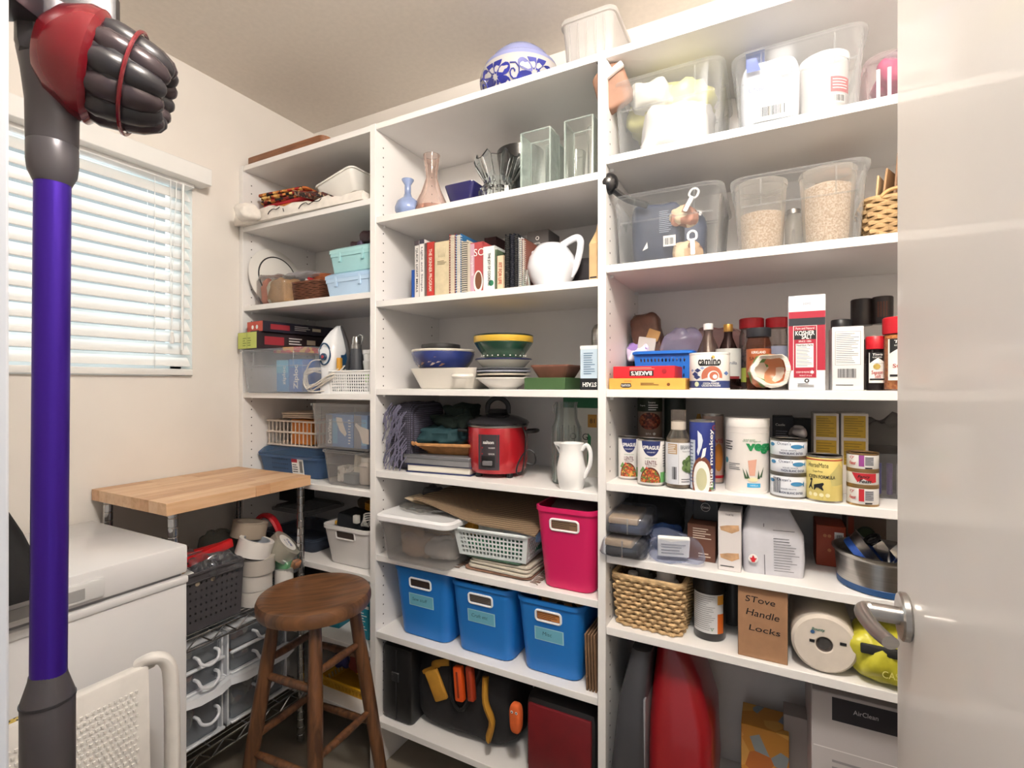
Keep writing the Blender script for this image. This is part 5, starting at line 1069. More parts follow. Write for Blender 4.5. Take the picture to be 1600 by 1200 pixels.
build('yellow_panel', B().box(-W_*.20, -.113, hh-.135, .052, .014, .095, .006, ry=rad(-28)), YM, t); build('yellow_panel', B().box(-W_*.27, -.10, hh-.055, .080, .012, .014, .004, ry=rad(-32)), YM, t)
b = B(); b.tube([(W_*.24, -.10, hh-.02), (W_*.27, -.122, hh-.08), (W_*.33, -.124, hh-.13), (W_*.30, -.122, hh-.18)], .026, 8, sm=4, ry=.010); build('yellow_panel', b, YM, t)
b = B(); b.tube([(-W_*.3, -.09, hh-.05), (-W_*.22, -.105, hh-.025), (-W_*.10, -.10, hh-.012)], .010, 8, sm=4, ry=.004); build('yellow_piping', b, YM, t)
b = B(); b.tube([(-W_*.1, -.09, hh-.01), (-W_*.04, -.12, hh-.10), (W_*.06, -.12, hh-.13), (W_*.16, -.11, hh-.05), (W_*.2, -.09, hh+.0)], .012, 8, sm=5, ry=.006); build('strap', b, BK, t)
for i, (a, lb) in enumerate(((715, 'bright orange flat tool handle sticking out of the backpack'), (733, 'darker orange glossy handle beside the bright one in the backpack'))):
    x = X_(a+5, 1.268); t = thing('orange_hand_tool', lb, 'tool', x, 1.268, Z_(a, 1093, 1.268), 0, None, rad(-4), rad(-8)); hh2 = .092; build('handle', B().box(0, 0, 0, .030 if not i else .022, .022, .10, .005), mat('e2561d' if not i else 'a83a1f', .35, coat=.3), t); build('groove', B().box(0, -.0115, .012, .008, .002, .075, .001), mat('8c2f14', .4), t)
x = X_(806, 1.26)
t = thing('orange_glove_puppet', 'small orange knitted finger glove with stitched eyes beside the red case', 'puppet', x, 1.262, Z_(806, 1133, 1.262)-.02); build('puppet_body', B().blob(.036, .03, .085, 170, 20, .002, ridge=False), mat('d9622a', .8, s=60, bump=.4), t); P = Print(t, front(-.015)); P.disc(-.006, .065, .004, PAPER, 'eye').disc(.008, .065, .004, PAPER, 'eye').disc(-.006, .065, .002, INK, 'pupil', 4).disc(.008, .065, .002, INK, 'pupil', 4).done()
x0, x1 = X_(816, 1.262), X_(936, 1.262); h = Z_(830, 1090, 1.262)-z
t = thing('red_suitcase', 'dark red suitcase with black edging below the cardboard sheets', 'suitcase', (x0+x1)/2-.004, 1.35, z); w = x1-x0-.008; build('shell', B().box(0, 0, 0, w, .16, h, .03), mat('1b1a1c', .5), t); build('front_panel', B().box(0, -.078, .02, w-.03, .012, h-.04, .005), mat('6e0e18', .5, s=20, var=.08), t)
build('handle', B().tube([(-.03, 0, h-.002), (-.028, 0, h+.018), (.028, 0, h+.018), (.03, 0, h-.002)], .004, 6, sm=3), mat('a9a9ac', .3, metal=.8), t)
# ================================================================ RIGHT BAY
z = RT[1]
RB = mat('e9ebec', .12, 'clear', a=.10)
def rbin(label, a, c, yf, zs, top, d, rz=0): return clearbin(label, a, c, yf, zs, top, d, RB, .92, .007, 'clear_bin', 'bin', .03, True, rz)
t, w, d, h = rbin('clear bin of white bags at the left of the top right shelf', 948, 1132, 1.262, z, 133, .32)
xa, ya = t.location.x, t.location.y
PB = mat('dddbd8', .35, s=14, bump=.5, var=.05)
bag('white crumpled plastic bag inside the top left clear bin', xa+.012, ya-.035, z+.006, w*.68, .15, h*.75, PB, 200, amp=.02)
bag('brown-tinted paper parcel behind the white bag in the top left clear bin', xa-.025, ya+.075, z+.006, w*.50, .08, h*.85, mat('cdb9ab', .7, s=10, bump=.4), 201, 'paper_parcel', 'parcel')
bag('yellow-green plastic bag bulging out of the top left clear bin', xa-.01, ya+.02, z+h*.55, w*.84, .19, h*.62, mat('cfcb82', .35, s=12, bump=.6, var=.1), 202, amp=.018)
bag('white shiny bag end beside the yellow-green one', xa-.05, ya-.06, z+h*.72, w*.42, .12, h*.38, mat('dddbd0', .25, s=16, bump=.6), 203, amp=.015)
x = X_(962, 1.25)
t = thing('clipped_snack_bag', 'brown paper snack bag rising from the bin, held by a bag clip', 'bag', X_(968, 1.29), 1.29, z+h*.72, 0, None, 0, rad(-18)); build('bag_body', B().blob(.09, .04, .115, 205, 18, .006, p=.4), mat('94705c', .6, s=16, bump=.4, var=.10), t)
t = thing('bag_clip', 'black and white bag clip on the brown snack bag', 'clip', X_(959, 1.262), 1.262, Z_(959, 116, 1.262), 0, None, 0, rad(-28)); build('jaw', B().box(0, 0, 0, .062, .014, .016, .004), PWHITE, t); build('arm', B().box(-.006, 0, .014, .020, .012, .03, .003), PWHITE, t); build('grip', B().blob(.022, .018, .045, 1, 1, 0, -.010, 0, .034, .8), BLACK, t)
t, w, d, h = rbin('clear bin of white sacks and tubs at the right of the top right shelf', 1141, 1362, 1.262, z, 88, .32)
xa, ya = t.location.x, t.location.y
t = thing('flour_sack', 'white printed flour sack with barcode in the upper right clear bin', 'sack', xa-.054, ya-.05, z+.006, .03); build('sack', B().blob(.122, .12, h*1.02, 210, 10, .008, p=.35, ridge=False), mat('d3d8e2', .4, s=12, bump=.4), t, 1.3); P = Print(t, front(-.072)); P.rect(-.035, .02, .045, .07, PAPER, 'label').bars(-.02, .03, .03, .052, n=18).text('UNBLEACHED', 0, h*.55, .010, mat('4a5a8a', .5)).rect(.02, h*.66, .045, h*.75, mat('4a4a58', .5), 'stamp').poly([(-.05, h*.8), (-.02, h*.8), (-.03, h*.98), (-.05, h*.98)], mat('3557b0', .5)).done()
t = thing('white_tub_jar', 'round white tub with red panel and barcode in the upper right clear bin', 'tub', xa+.060, ya-.03, z+.006); rj = .050; build('tub_body', B().lathe([(0, 0), (rj*.9, 0), (rj, .01), (rj, h*.88), (rj*.95, h*.9)], 40), mat('d9d6d2', .35), t); build('lid', B().lathe([(rj*1.02, h*.88), (rj*1.04, h*.9), (rj*1.04, h*.97), (0, h*.98)], 40), mat('f3f3f1', .35), t); P = Print(t, rcyl(rj)); P.rect(.01, h*.42, .06, h*.62, mat('d8646a', .5), 'panel', 1).rect(.015, h*.28, .045, h*.4, PAPER, 'label', 1).bars(.018, h*.3, .042, h*.38, n=12).lines(.014, h*.45, .055, h*.6, 4, PAPER).done()
bag('clear bag of oats at the right of the upper right clear bin', xa+.075, ya+.075, z+.006, .07, .08, h*.6, mat('d8c2a6', .5, s=14, bump=.4), 213)
t, w, d, h2 = carton('blue_scoop_box', 'blue packet edge behind the flour sack', 'packet', 1165, 1195, 1.40, z, 60, .03, mat('2b4f9c', .5))
x = X_(1385, 1.30)
t = thing('pink_slotted_basket', 'white and clear basket with pink bags at the right end of the top right shelf', 'basket', x+.03, 1.36, z); b = B(); wq, hq = .13, Z_(1380, 88, 1.29)-z
b.tub(wq*.8, .14, wq, .17, hq, .03, .003, .004); build('tub_body', b, mat('e6d9dc', .2, 'clear', a=.16), t); b = B()
for i in range(6): b.box(-wq*.36+i*wq*.145, -.078, .01, .006, .002, hq-.04)
build('slat', b, PWHITE, t)
bag('magenta packet in the pink basket', x+.035, 1.35, z+.05, .09, .09, hq*.6, mat('b03a6c', .5, s=14, bump=.4), 220, 'magenta_packet', 'packet')
bag('grey plastic pouch lying on the pink basket', x+.045, 1.36, z+hq-.03, .10, .10, .06, mat('aca6ae', .3, 'clear', a=.6), 221)
# shelf 2
z = RT[2]
t, w, d, h = rbin('clear bin of dark blue packs at the left of the second right shelf', 947, 1130, 1.262, z, 310, .32)
xa, ya = t.location.x, t.location.y
NB = mat('2f3a52', .55, s=14, bump=.4, var=.1)
t = thing('dark_blue_sack', 'dark blue food sack with barcode in the second shelf clear bin', 'sack', xa-.030, ya-.055, z+.006, .03); build('sack', B().blob(.128, .12, h*.92, 230, 12, .010, p=.4, ridge=False), NB, t, 1.3); P = Print(t, front(-.073)); P.rect(.022, .035, .052, .062, PAPER, 'label').bars(.026, .039, .048, .056, n=12).lines(.012, .07, .045, h*.72, 12, mat('9aa4b5', .5)).poly([(-.03, .03), (-.018, .052), (-.016, .036)], PAPER).done()
bag('second dark blue sack behind in the second shelf clear bin', xa+.0, ya+.065, z+.006, .15, .10, h*.96, mat('35415c', .55, s=14, bump=.4), 231, 'dark_blue_sack', 'sack', ridge=False, p=.4)
Print(bpy.data.objects['dark_blue_sack.001'], front(-.06)).text('ROCK', .05, h*.86, .016, PAPER, .04, rot=pi-.1, bold=.03).done()
for i, (ox, zz2, lb) in enumerate(((.040, h*.5, 'orange packet end high in the bin of blue packs'), (.046, .004, 'tan cracker pack low in the bin of blue packs'), (.01, .002, 'rust bread pack low in the bin of blue packs'))):
    bag(lb, xa+ox, ya-.10+.02*i, z+zz2+.004, .07, .06, .05, mat(['c58a72', 'd3b08a', 'a8704f'][i], .6, 'pattern', s=40, c2=('e3cba8', '8e5f48')), 233+i, 'snack_packet', 'packet')
for i, (px_, py_) in enumerate(((1075, 305), (1082, 372))):
    t = thing('white_bag_clip', ['white looped bag clip high in the bin of blue packs', 'white looped bag clip low in the bin of blue packs'][i], 'clip', X_(px_, 1.275), 1.277, Z_(px_, py_+14, 1.275), 0, None, 0, rad(28-30*i))
    build('loop', B().tube([(-.008, 0, .02), (-.009, 0, .034), (0, 0, .04), (.009, 0, .034), (.008, 0, .02)], .0028, 8, True, sm=4), PWHITE, t); build('jaw', B().box(.0, 0, -.018, .011, .006, .036, .003), PWHITE, t)
t = thing('black_scoop', 'black plastic scoop with handle lying over the left rim', 'scoop', X_(962, 1.27), 1.275, z+h+.004, .2, None, 0, rad(18))
b = B(); b.blob(.05, .05, .055, 3, 1, 0, -.03, 0, 0, .9); b.tube([(-.01, 0, .015), (.03, 0, -.0), (.085, .0, -.004)], .009, 8, sm=4); build('scoop_body', b, mat('17171a', .25, coat=.4), t)
t, w, d, h = rbin('clear bin of grain tubs at the right of the second right shelf', 1139, 1366, 1.262, z, 280, .32)
xa, ya = t.location.x, t.location.y
for i, (a, c, tp, fill, lb) in enumerate(((1147, 1232, 288, .60, 'left translucent tub half full of rice in the grain bin'), (1247, 1342, 268, .84, 'right translucent tub nearly full of oats in the grain bin'))):
    xq, r = radius(a, c, 1.35); hq = Z_((a+c)/2, tp, 1.35)-z-.008
    t = thing('grain_tub', lb, 'tub', xq, 1.36, z+.008); r *= .96
    build('tub_body', B().lathe([(0, 0), (r*.82, 0), (r*.85, .005), (r*.98, hq-.012), (r*1.02, hq-.012), (r*1.02, hq), (r*.95, hq)], 40), mat('ece6dc', .3, 'clear', a=.22), t)
    o = build('grain', B().lathe([(0, .003), (r*.79, .003), (r*(.82+.13*fill), hq*fill*.92), (r*.5, hq*fill), (0, hq*fill*.99)], 36), mat('e0cdb8', .8, 'speckle', c2='b99f86', s=260, bump=.6), t); o['kind'] = 'stuff'
t, r, h3 = None, None, None
xq, r = radius(1226, 1254, 1.38)
t = thing('mason_jar', 'small glass jar with silver lid between the two grain tubs', 'jar', xq, 1.385, z+.008); hq = Z_(1240, 328, 1.385)-z-.008
build('jar_body', B().lathe([(0, 0), (r*.95, 0), (r, .004), (r, hq*.75), (r*.75, hq*.85), (r*.75, hq*.9)], 30), mat('e0d8cc', .1, 'clear', a=.5), t); build('lid', B().cyl(r*.8, hq*.88, hq, 30), STEEL, t)
bag('orange packet lying across the top of the right grain tub', xa+.085, 1.46, z+.195, .08, .08, .022, mat('b98a6c', .6, s=14, bump=.5), 240, 'snack_packet', 'packet')
x0 = X_(1349, 1.30)
t = thing('seagrass_basket', 'tan woven seagrass basket full of paper packets at the right of the second shelf', 'basket', x0+.075, 1.365, z); hq = Z_(1352, 312, 1.30)-z
woven(t, .12, .12, .145, .13, hq, 10, 16, .0045, mat('b8996e', .75, s=50, var=.18), None, 1.2)
b = B(); b.tube([(-.045, -.068, hq), (-.03, -.070, hq+.012), (0, -.070, hq+.014), (.03, -.068, hq+.004)], .004, 6, sm=4); build('handle', b, mat('c39a67', .75, s=50, var=.18), t)
rn = random.Random(4)
for i in range(9):
    tt = thing('tea_packet', ['tan packet', 'brown paper packet', 'kraft packet', 'striped packet', 'cream packet', 'beige packet', 'foil packet', 'coffee-coloured packet', 'pale tan packet'][i]+' '+['at the left end of', 'second from the left in', 'third from the left in', 'fourth from the left in', 'in the centre of', 'right of centre in', 'toward the right of', 'near the right end of', 'at the right end of'][i]+' the seagrass basket', 'packet', x0+.030+.011*i, 1.34+.005*(i % 3), z+.03, rn.uniform(-.5, .1), None, 0, rad(4+3*(i % 3)))
    build('packet', B().box(0, 0, 0, .004, .055, .112+.010*(i % 4)+.004*i, .001), mat(['c8a87e', 'a98560', 'b88f63', '8c6a50', 'd9c7a6', 'bfa27c', 'a79a8e', '7a5c48', 'd0b48c'][i], .6, s=20, var=.1), tt)
# shelf 3
z = RT[3]
t, w, d, h = carton('flat_yellow_carton', 'flat amber-yellow carton at the bottom of the pair of flat boxes', 'box', 949, 1071, 1.262, z, 591, .13, mat('dfa94f', .55, s=4, var=.03)); P = Print(t, front(-.065)); P.poly([(-w*.33, h*.55), (-w*.20, h*.55), (-w*.19, h*.25), (-w*.22, h*.15), (-w*.31, h*.15), (-w*.34, h*.25)], INK).text('PLANTATION', -w*.265, h*.36, .006, PAPER, w*.12, bold=.02).text('ORGANIC', -w*.24, h*.75, .003, RED, .02).lines(-w*.07, h*.35, w*.22, h*.62, 2, INK).disc(w*.29, h*.45, .004, mat('7a4a1f', .5)).done()
zb = z+h+.0004
t, w, d, h = carton('flat_red_carton', 'flat bright red carton lettered upside down on the yellow one', 'box', 958, 1054, 1.268, zb, 572, .12, mat('d0202c', .5, var=.03)); P = Print(t, front(-.06)); P.rect(-w*.22, h*.18, w*.17, h*.62, INK, 'label_panel', 1).text("BAKER'S", -w*.025, h*.40, .011, PAPER, w*.34, rot=pi, bold=.03).lines(-w*.22, h*.70, w*.2, h*.92, 2, mat('e9b9a8', .5)).disc(w*.34, h*.55, .006, mat('a31822', .5)).done()
x0, x1 = X_(964, 1.30), X_(1083, 1.30); w = x1-x0-.03; hq = Z_(1000, 548, 1.29)-z
t = thing('blue_basket', 'blue plastic basket with round holes behind the flat cartons', 'basket', (x0+x1)/2+.002, 1.475, z); b = B(); holed(b, w*.86, .13, w*.96, .15, hq, 13, 9, 4, .5, True); b.tube(rr(w*1.0, .158, .02, hq), .0055, 6, True); build('basket_body', b, mat('1f6fd0', .4, var=.03), t); xb = t.location.x; yb = 1.475
t.location.y = 1.475
t = thing('brown_chip_bag', 'brown crinkled snack bag folded over in the blue basket', 'bag', xb-.03, yb-.01, z+hq-.04, 0, None, 0, rad(-14)); build('bag_body', B().blob(.085, .06, .165, 250, 18, .012, p=.45), mat('5f3f30', .45, s=50, bump=.5, var=.15), t, 1.3); build('label', B().box(-.005, -.034, .035, .05, .004, .055, .002, ry=.4), mat('c9c5c0', .6), t); build('gold_edge', B().box(.022, -.033, .075, .035, .004, .03, .002, ry=.6), mat('b08a55', .5), t)
bag('purple and white crisp wrapper at the left in the blue basket', xb-.075, yb-.02, z+hq-.02, .075, .06, .055, mat('cfc3dc', .3, 'pattern', s=30, c2=('efeef2', '9a7cc0', 'efeef2')), 252, 'candy_wrapper', 'wrapper')
bag('lilac clear plastic bag at the right in the blue basket', xb+.045, yb-.02, z+hq-.02, .105, .08, .085, mat('d6d0ee', .15, 'clear', a=.55), 253)
bag('pinkish clear zip bag lying high behind the cocoa tin', xb+.12, 1.52, z+.0, .16, .08, .175, mat('d8a8a4', .2, 'clear', a=.35), 254)
tcarton('olive_box', 'dark olive box standing behind the blue basket at the left', 'box', xb-.10, 1.565, z, .07, .05, .17, mat('3f3a26', .6))
def can(name, label, a, c, yc, zs, top, m, lid=STEEL, cat='tin', beads=True, lidr=1.0, group=None, rim=True):
    x, r, yc = fit(a, c, yc); h = Z_((a+c)/2, top, yc)-zs; t = thing(name, label, cat, x, yc, zs, -math.atan2(x, yc), group)
    build('label_sleeve', B().lathe([(r*.97, .003), (r*.985, .004), (r*.985, h-.004), (r*.97, h-.003)], 40), m, t)
    build('can_end', B().lathe([(r*.94, 0), (r, 0), (r, .004), (r*.96, .0045)], 40), lid, t)
    build('can_end', B().lathe([(r*.96, h-.0045), (r*lidr, h-.004), (r*lidr, h), (r*.94, h), (r*.93, h-.003), (0, h-.003)], 40), lid, t)
    return t, r, h, Print(t, rcyl(r*.985))
t, r, h, P = can('cocoa_tin', 'white and blue round cocoa tin with orange spiral', 1077, 1141, 1.285, z, 552, mat('e9e6e1', .4, var=.015), PWHITE)
OR = mat('bb6a50', .5); NV = mat('2f3e72', .5)
P.rect(-pi*r*.9, .004, pi*r*.9, h*.24, NV, 'band', 1, 40).text('camino', .0, h*.76, .019, INK, .052, bold=.03).rect(-.022, h*.64, .022, h*.68, INK, 'band', 2).disc(.006, h*.36, .024, OR, e=1, a0=-.2, a1=pi+.3).text('COCOA POWDER', .004, h*.17, .0045, PAPER, .036, bold=.02).text('CACAO EN POUDRE', .004, h*.11, .0045, PAPER, .042, bold=.02).disc(-.030, h*.15, .006, mat('cfd6b0', .5), e=2)
P.disc(.009, h*.36, .013, PAPER, e=2).disc(.010, h*.37, .010, OR, e=3).disc(.012, h*.35, .005, PAPER, e=4)
for q in ((-.036, .42, .010, NV), (-.028, .52, .009, NV), (-.045, .52, .006, mat('8fa0c8', .5)), (-.030, .34, .010, NV), (.043, .44, .009, mat('5f7cb8', .5)), (-.016, .58, .006, mat('8fa0c8', .5))): P.poly([(q[0]-q[2], h*q[1]), (q[0], h*q[1]+q[2]*.6), (q[0]+q[2], h*q[1]), (q[0], h*q[1]-q[2]*.6)], q[3], 'leaf')
P.disc(.008, h*.87, .004, mat('d9b25f', .5)).done()
def bottle(name, label, a, c, yc, zs, top, m, cap, prof, caph=.12, cat='bottle', liquid=None, lab=None, rim=0):
    x, r, yc = fit(a, c, yc); h = Z_((a+c)/2, top, yc)-zs; t = thing(name, label, cat, x, yc, zs, -math.atan2(x, yc))
    P = [(p*r, q*h*(1-caph)) for p, q in prof]; build('bottle_body', B().lathe([(0, 0)]+P, 32), m, t, 1.1)
    rc = P[-1][0]*1.15
    if cap: build('cap', B().lathe([(rc, h*(1-caph)-.004), (rc*1.02, h*(1-caph)), (rc*1.02, h-.002), (rc*.95, h), (0, h)], 24), cap, t)
    if liquid: build('filling', B().lathe([(0, .002), (r*.93, .003), (r*.93, h*liquid[0]), (0, h*liquid[0])], 28), liquid[1], t)
    if lab: build('label', B().lathe([(r*1.005, h*lab[0]), (r*1.01, h*lab[0]), (r*1.01, h*lab[1]), (r*1.005, h*lab[1])], 32, c0=False, c1=False), lab[2], t)
    return t, r, h, Print(t, rcyl(r*1.012))
BP = [(.9, 0), (1, .03), (1, .5), (.85, .62), (.35, .88), (.32, 1)]
bottle('vinegar_bottle', 'clear glass bottle with white cap behind the cocoa tin', 1086, 1128, 1.40, z, 506, mat('b8aaa0', .05, 'glass', a=.15), PWHITE, BP, .07, liquid=(.4, mat('8d7468', .2, 'clear', a=.6)), lab=(.1, .45, mat('cfcac2', .5)))
t, r, h, P = bottle('sauce_bottle', 'dark vanilla bottle with gold cap right of the cocoa tin', 1118, 1158, 1.39, z, 507, mat('3a2420', .06, 'glass', a=.35), mat('a9803f', .35, metal=.6), BP, .09, liquid=(.5, mat('2a1512', .15)), lab=(.16, .62, mat('c9cbc6', .5)))
P.rect(-.02, h*.16, .03, h*.2, mat('7a1f24', .5), 'band').text('Vanilla', .006, h*.4, .008, NAVY).done()
RC_ = mat('b51c26', .4, var=.05)
JP = [(.95, 0), (1, .03), (1, .85), (.86, .95), (.86, 1)]
for i, (a, c, tp, lb, fc) in enumerate(((1155, 1194, 498, 'large clear jar with red lid, left of the pair behind', '8a6f62'), (1196, 1234, 497, 'large clear jar with red lid, right of the pair beside the salt', '6a5a48'))):
    bottle('red_lid_jar', lb, a, c, 1.46, z, tp, mat('c9bdb8', .08, 'glass', a=.2), RC_, JP, .12, 'jar', liquid=(.62, mat(fc, .8, 'speckle', c2='4a3a30', s=90)), lab=(.1, .3, mat('b9c25a', .5)) if not i else (.3, .6, mat('8f93a8', .5)))
t, r, h, P = bottle('cinnamon_jar', 'big brown spice jar with black lid behind the open packet', 1166, 1205, 1.33, z, 513, mat('7a4630', .1, 'clear', a=.6), mat('26262b', .4), JP, .12, 'jar', liquid=(.66, mat('7d452a', .8, s=20)), lab=(.2, .66, mat('a85a34', .5)))
P.text('KIRKLAND', 0, h*.60, .006, PAPER, .03, bold=.02).text('SAIGON', 0, h*.5, .008, INK).done()
x0 = X_(1200, 1.285)
t = thing('open_snack_packet', 'open crumpled orange and white snack packet with its mouth toward the camera', 'packet', x0, 1.29, z)
b = B(); R = []
for k, (s_, yy, cz) in enumerate(((.55, .055, .035), (1, .03, .040), (1.08, -.005, .042), (1.0, -.028, .044), (.82, -.022, .043), (.45, .0, .040))):
    ring = []
    for i in range(20):
        a = 2*pi*i/20; n_ = noise.noise(Vector((cos(a)*1.6, sin(a)*1.6, k*.35)))*.010
        ring.append(((.040*s_+n_)*cos(a)+.002*k, yy, max(.001, cz+(.036*s_+n_)*sin(a))))
    R.append(ring)
b.loft(R); build('foil_bag', b, mat('b5673f', .35, 'pattern', s=34, c2=('c98a63', '5f8f4a', 'd9c9b8', 'b34a33')), t, 1.3)
R2 = []
for k, (s_, yy) in enumerate(((1.03, -.029), (.98, -.036), (.78, -.030))):
    R2.append([((.041*s_+noise.noise(Vector((cos(a)*1.6, sin(a)*1.6, 1.2)))*.010)*cos(a)+.006, yy+.006*sin(3*a)*(k == 1), max(.001, .044+(.037*s_+noise.noise(Vector((cos(a)*1.6, sin(a)*1.6, 1.2)))*.010)*sin(a))) for a in [2*pi*i/24 for i in range(24)]])
build('white_folded_mouth', B().loft(R2, False, False), mat('e6ded2', .45, s=90, ax=(1, 1, 6), var=.16, bump=.3), t, 1.3)
# kosher salt
t, w, d, h = carton('salt_box', 'tall red and white salt carton with black lettered panel', 'box', 1232, 1290, 1.262, z, 461, .075, mat('e6e6e8', .5, var=.015))
SR = mat('ab2138', .5, var=.02)
for mp_, ww in ((front(-.0375), w), ): 
    P = Print(t, mp_); P.rect(-ww/2+.0005, h*.21, ww/2-.0005, h*.83, SR, 'red_field', 1).rect(-ww/2+.0005, h*.68, ww/2-.0005, h*.76, mat('272a33', .5), 'black_band', 2).rect(-ww*.37, h*.13, ww*.27, h*.68, PAPER, 'frame', 2).rect(-ww*.355, h*.134, ww*.255, h*.676, SR, 'red_panel', 3)
    P.text('Pure and Natural', -ww*.05, h*.652, .005, PAPER, ww*.5, e=4).rect(-ww*.35, h*.535, ww*.25, h*.63, INK, 'black_panel', 4).text('KOSHER', -ww*.05, h*.602, .010, PAPER, ww*.52, e=5, bold=.02).text('SALT', 0, h*.562, .010, PAPER, ww*.28, e=5, bold=.02).text('SINCE 1886', -ww*.05, h*.515, .004, PAPER, ww*.34, e=4).rect(-ww*.30, h*.24, ww*.18, h*.49, PAPER, 'nutrition_panel', 4).text('Nutrition Facts', -ww*.06, h*.475, .0045, INK, ww*.44, e=5, bold=.02).lines(-ww*.28, h*.25, ww*.16, h*.46, 13, INK, e=5, th=.2).text('PRODUCT OF U.S.A.', -ww*.03, h*.155, .0032, PAPER, ww*.34, e=4).text('KOSHER FOR PASSOVER', -ww*.11, h*.19, .004, PAPER, ww*.36, e=4)
    for q in range(6): P.poly([(ww*.14+.005*cos(q*pi/3+.5), h*.19+.005*sin(q*pi/3+.5)), (ww*.14+.0025*cos(q*pi/3+1), h*.19+.0025*sin(q*pi/3+1)), (ww*.14, h*.19), (ww*.14+.0025*cos(q*pi/3), h*.19+.0025*sin(q*pi/3))], PAPER, 'star', 4)
    P.disc(-.0, h*.1, .0045, INK).disc(0, h*.1, .0022, PAPER, e=4).lines(-ww*.25, h*.03, ww*.2, h*.075, 3, INK).text('(on)', 0, h*.91, .008, mat('8a8f9c', .6)).done()
P = Print(t, side(w/2)); P.rect(-.037, h*.21, .037, h*.83, SR, 'red_field').done()
t, w, d, h = carton('white_box', 'white carton with nutrition table and barcode beside the salt carton', 'box', 1300, 1350, 1.262, z, 510, .07, mat('dcdbdb', .5, var=.015))
P = Print(t, front(-.035)); P.rect(-w*.40, h*.40, w*.40, h*.92, INK, 'frame', 1).rect(-w*.39, h*.404, w*.39, h*.916, PAPER, 'table', 2).lines(-w*.37, h*.42, w*.37, h*.90, 17, mat('55555a', .6), th=.25).bars(-w*.32, h*.20, w*.26, h*.34, n=22).lines(-w*.38, h*.07, w*.35, h*.1, 1, INK).done()
for i, (a, c, tp, lb) in enumerate(((1298, 1330, 500, 'black jar lid showing behind the white carton'),)):
    bottle('dark_jar', 'dark jar with black lid behind the white carton', a, c, 1.42, z, tp, mat('4a4644', .1, 'clear', a=.6), mat('1c1b1e', .4), JP, .12, 'jar')
for i, (a, c, tp, yc, lb) in enumerate(((1331, 1362, 468, 1.47, 'dark jar with gold-framed label, left of the tall pair at the back'), (1364, 1394, 464, 1.46, 'dark jar with gold-framed label, right of the tall pair at the back'))):
    zs_ = z+.062
    tcan = thing('jar_riser', ['dark lower jar under the left tall jar', 'dark lower jar under the right tall jar'][i], 'jar', radius(a, c, yc)[0], yc, z); rr_ = radius(a, c, yc)[1]; build('jar_body', B().cyl(rr_, 0, .0615, 28), mat('2b201e', .3), tcan)
    t, r, h, P = bottle('dark_label_jar', lb, a, c, yc, zs_, tp, mat('2a1d1a', .2), mat('2c2422', .35), [(.95, 0), (1, .02), (1, .55), (.98, .6)], .38, 'jar')
    P.rect(-.012, h*.66, .014, h*.95, mat('b08a4a', .5), 'label', 6).rect(-.009, h*.69, .011, h*.92, mat('5a2f1c', .5), 'label', 7).done()
def spice(label, a, c, yc, tp, big, fill, fm):
    t, r, h, P = bottle('spice_jar', label, a, c, yc, z, tp, mat('b59c90', .1, 'clear', a=.3) if big else mat('3a3032', .15, 'clear', a=.7), mat('c4202c', .35, var=.04), [(.95, 0), (1, .02), (1, .84), (.92, .90), (.92, 1)], .20, 'jar', liquid=(fill, fm))
    Rr = r; P.rect(-r*.75, h*.14, r*1.35, h*.70, PAPER, 'label', 1).rect(-r*.62, h*.50, r*1.35, h*.70, INK, 'label_top', 2).poly([(-r*.62, h*.5), (r*.2, h*.60), (r*1.1, h*.5)], PAPER, 'gable', 3)
    P.text('Tigris', r*.15, h*.655, .008 if big else .006, PAPER, r*1.0, e=5, sk=.15, bold=.02).text('NO SALT ADDED', r*.15, h*.61, .003, PAPER, r*.9, e=5).disc(r*.1, h*.44, .006, mat('b9a050', .5), e=4).text('Season' if not big else 'Steak', r*.15, h*.335, .008, mat('b5302a', .5), r*1.1, e=4, bold=.01).text('Salt' if not big else 'spice', r*.2, h*.265, .008, mat('b5302a', .5), r*.6, e=4, bold=.01).rect(-r*.6, h*.19, r*1.2, h*.22, INK, 'band', 3, 6).done()
spice('smaller dark spice jar with red cap beside the white carton', 1353, 1384, 1.30, 526, False, .6, mat('2e2628', .6))
spice('large orange spice jar with bright red cap at the door edge', 1380, 1432, 1.275, 496, True, .76, mat('d08a4a', .8, 'speckle', c2='a8602f', s=160, bump=.4))
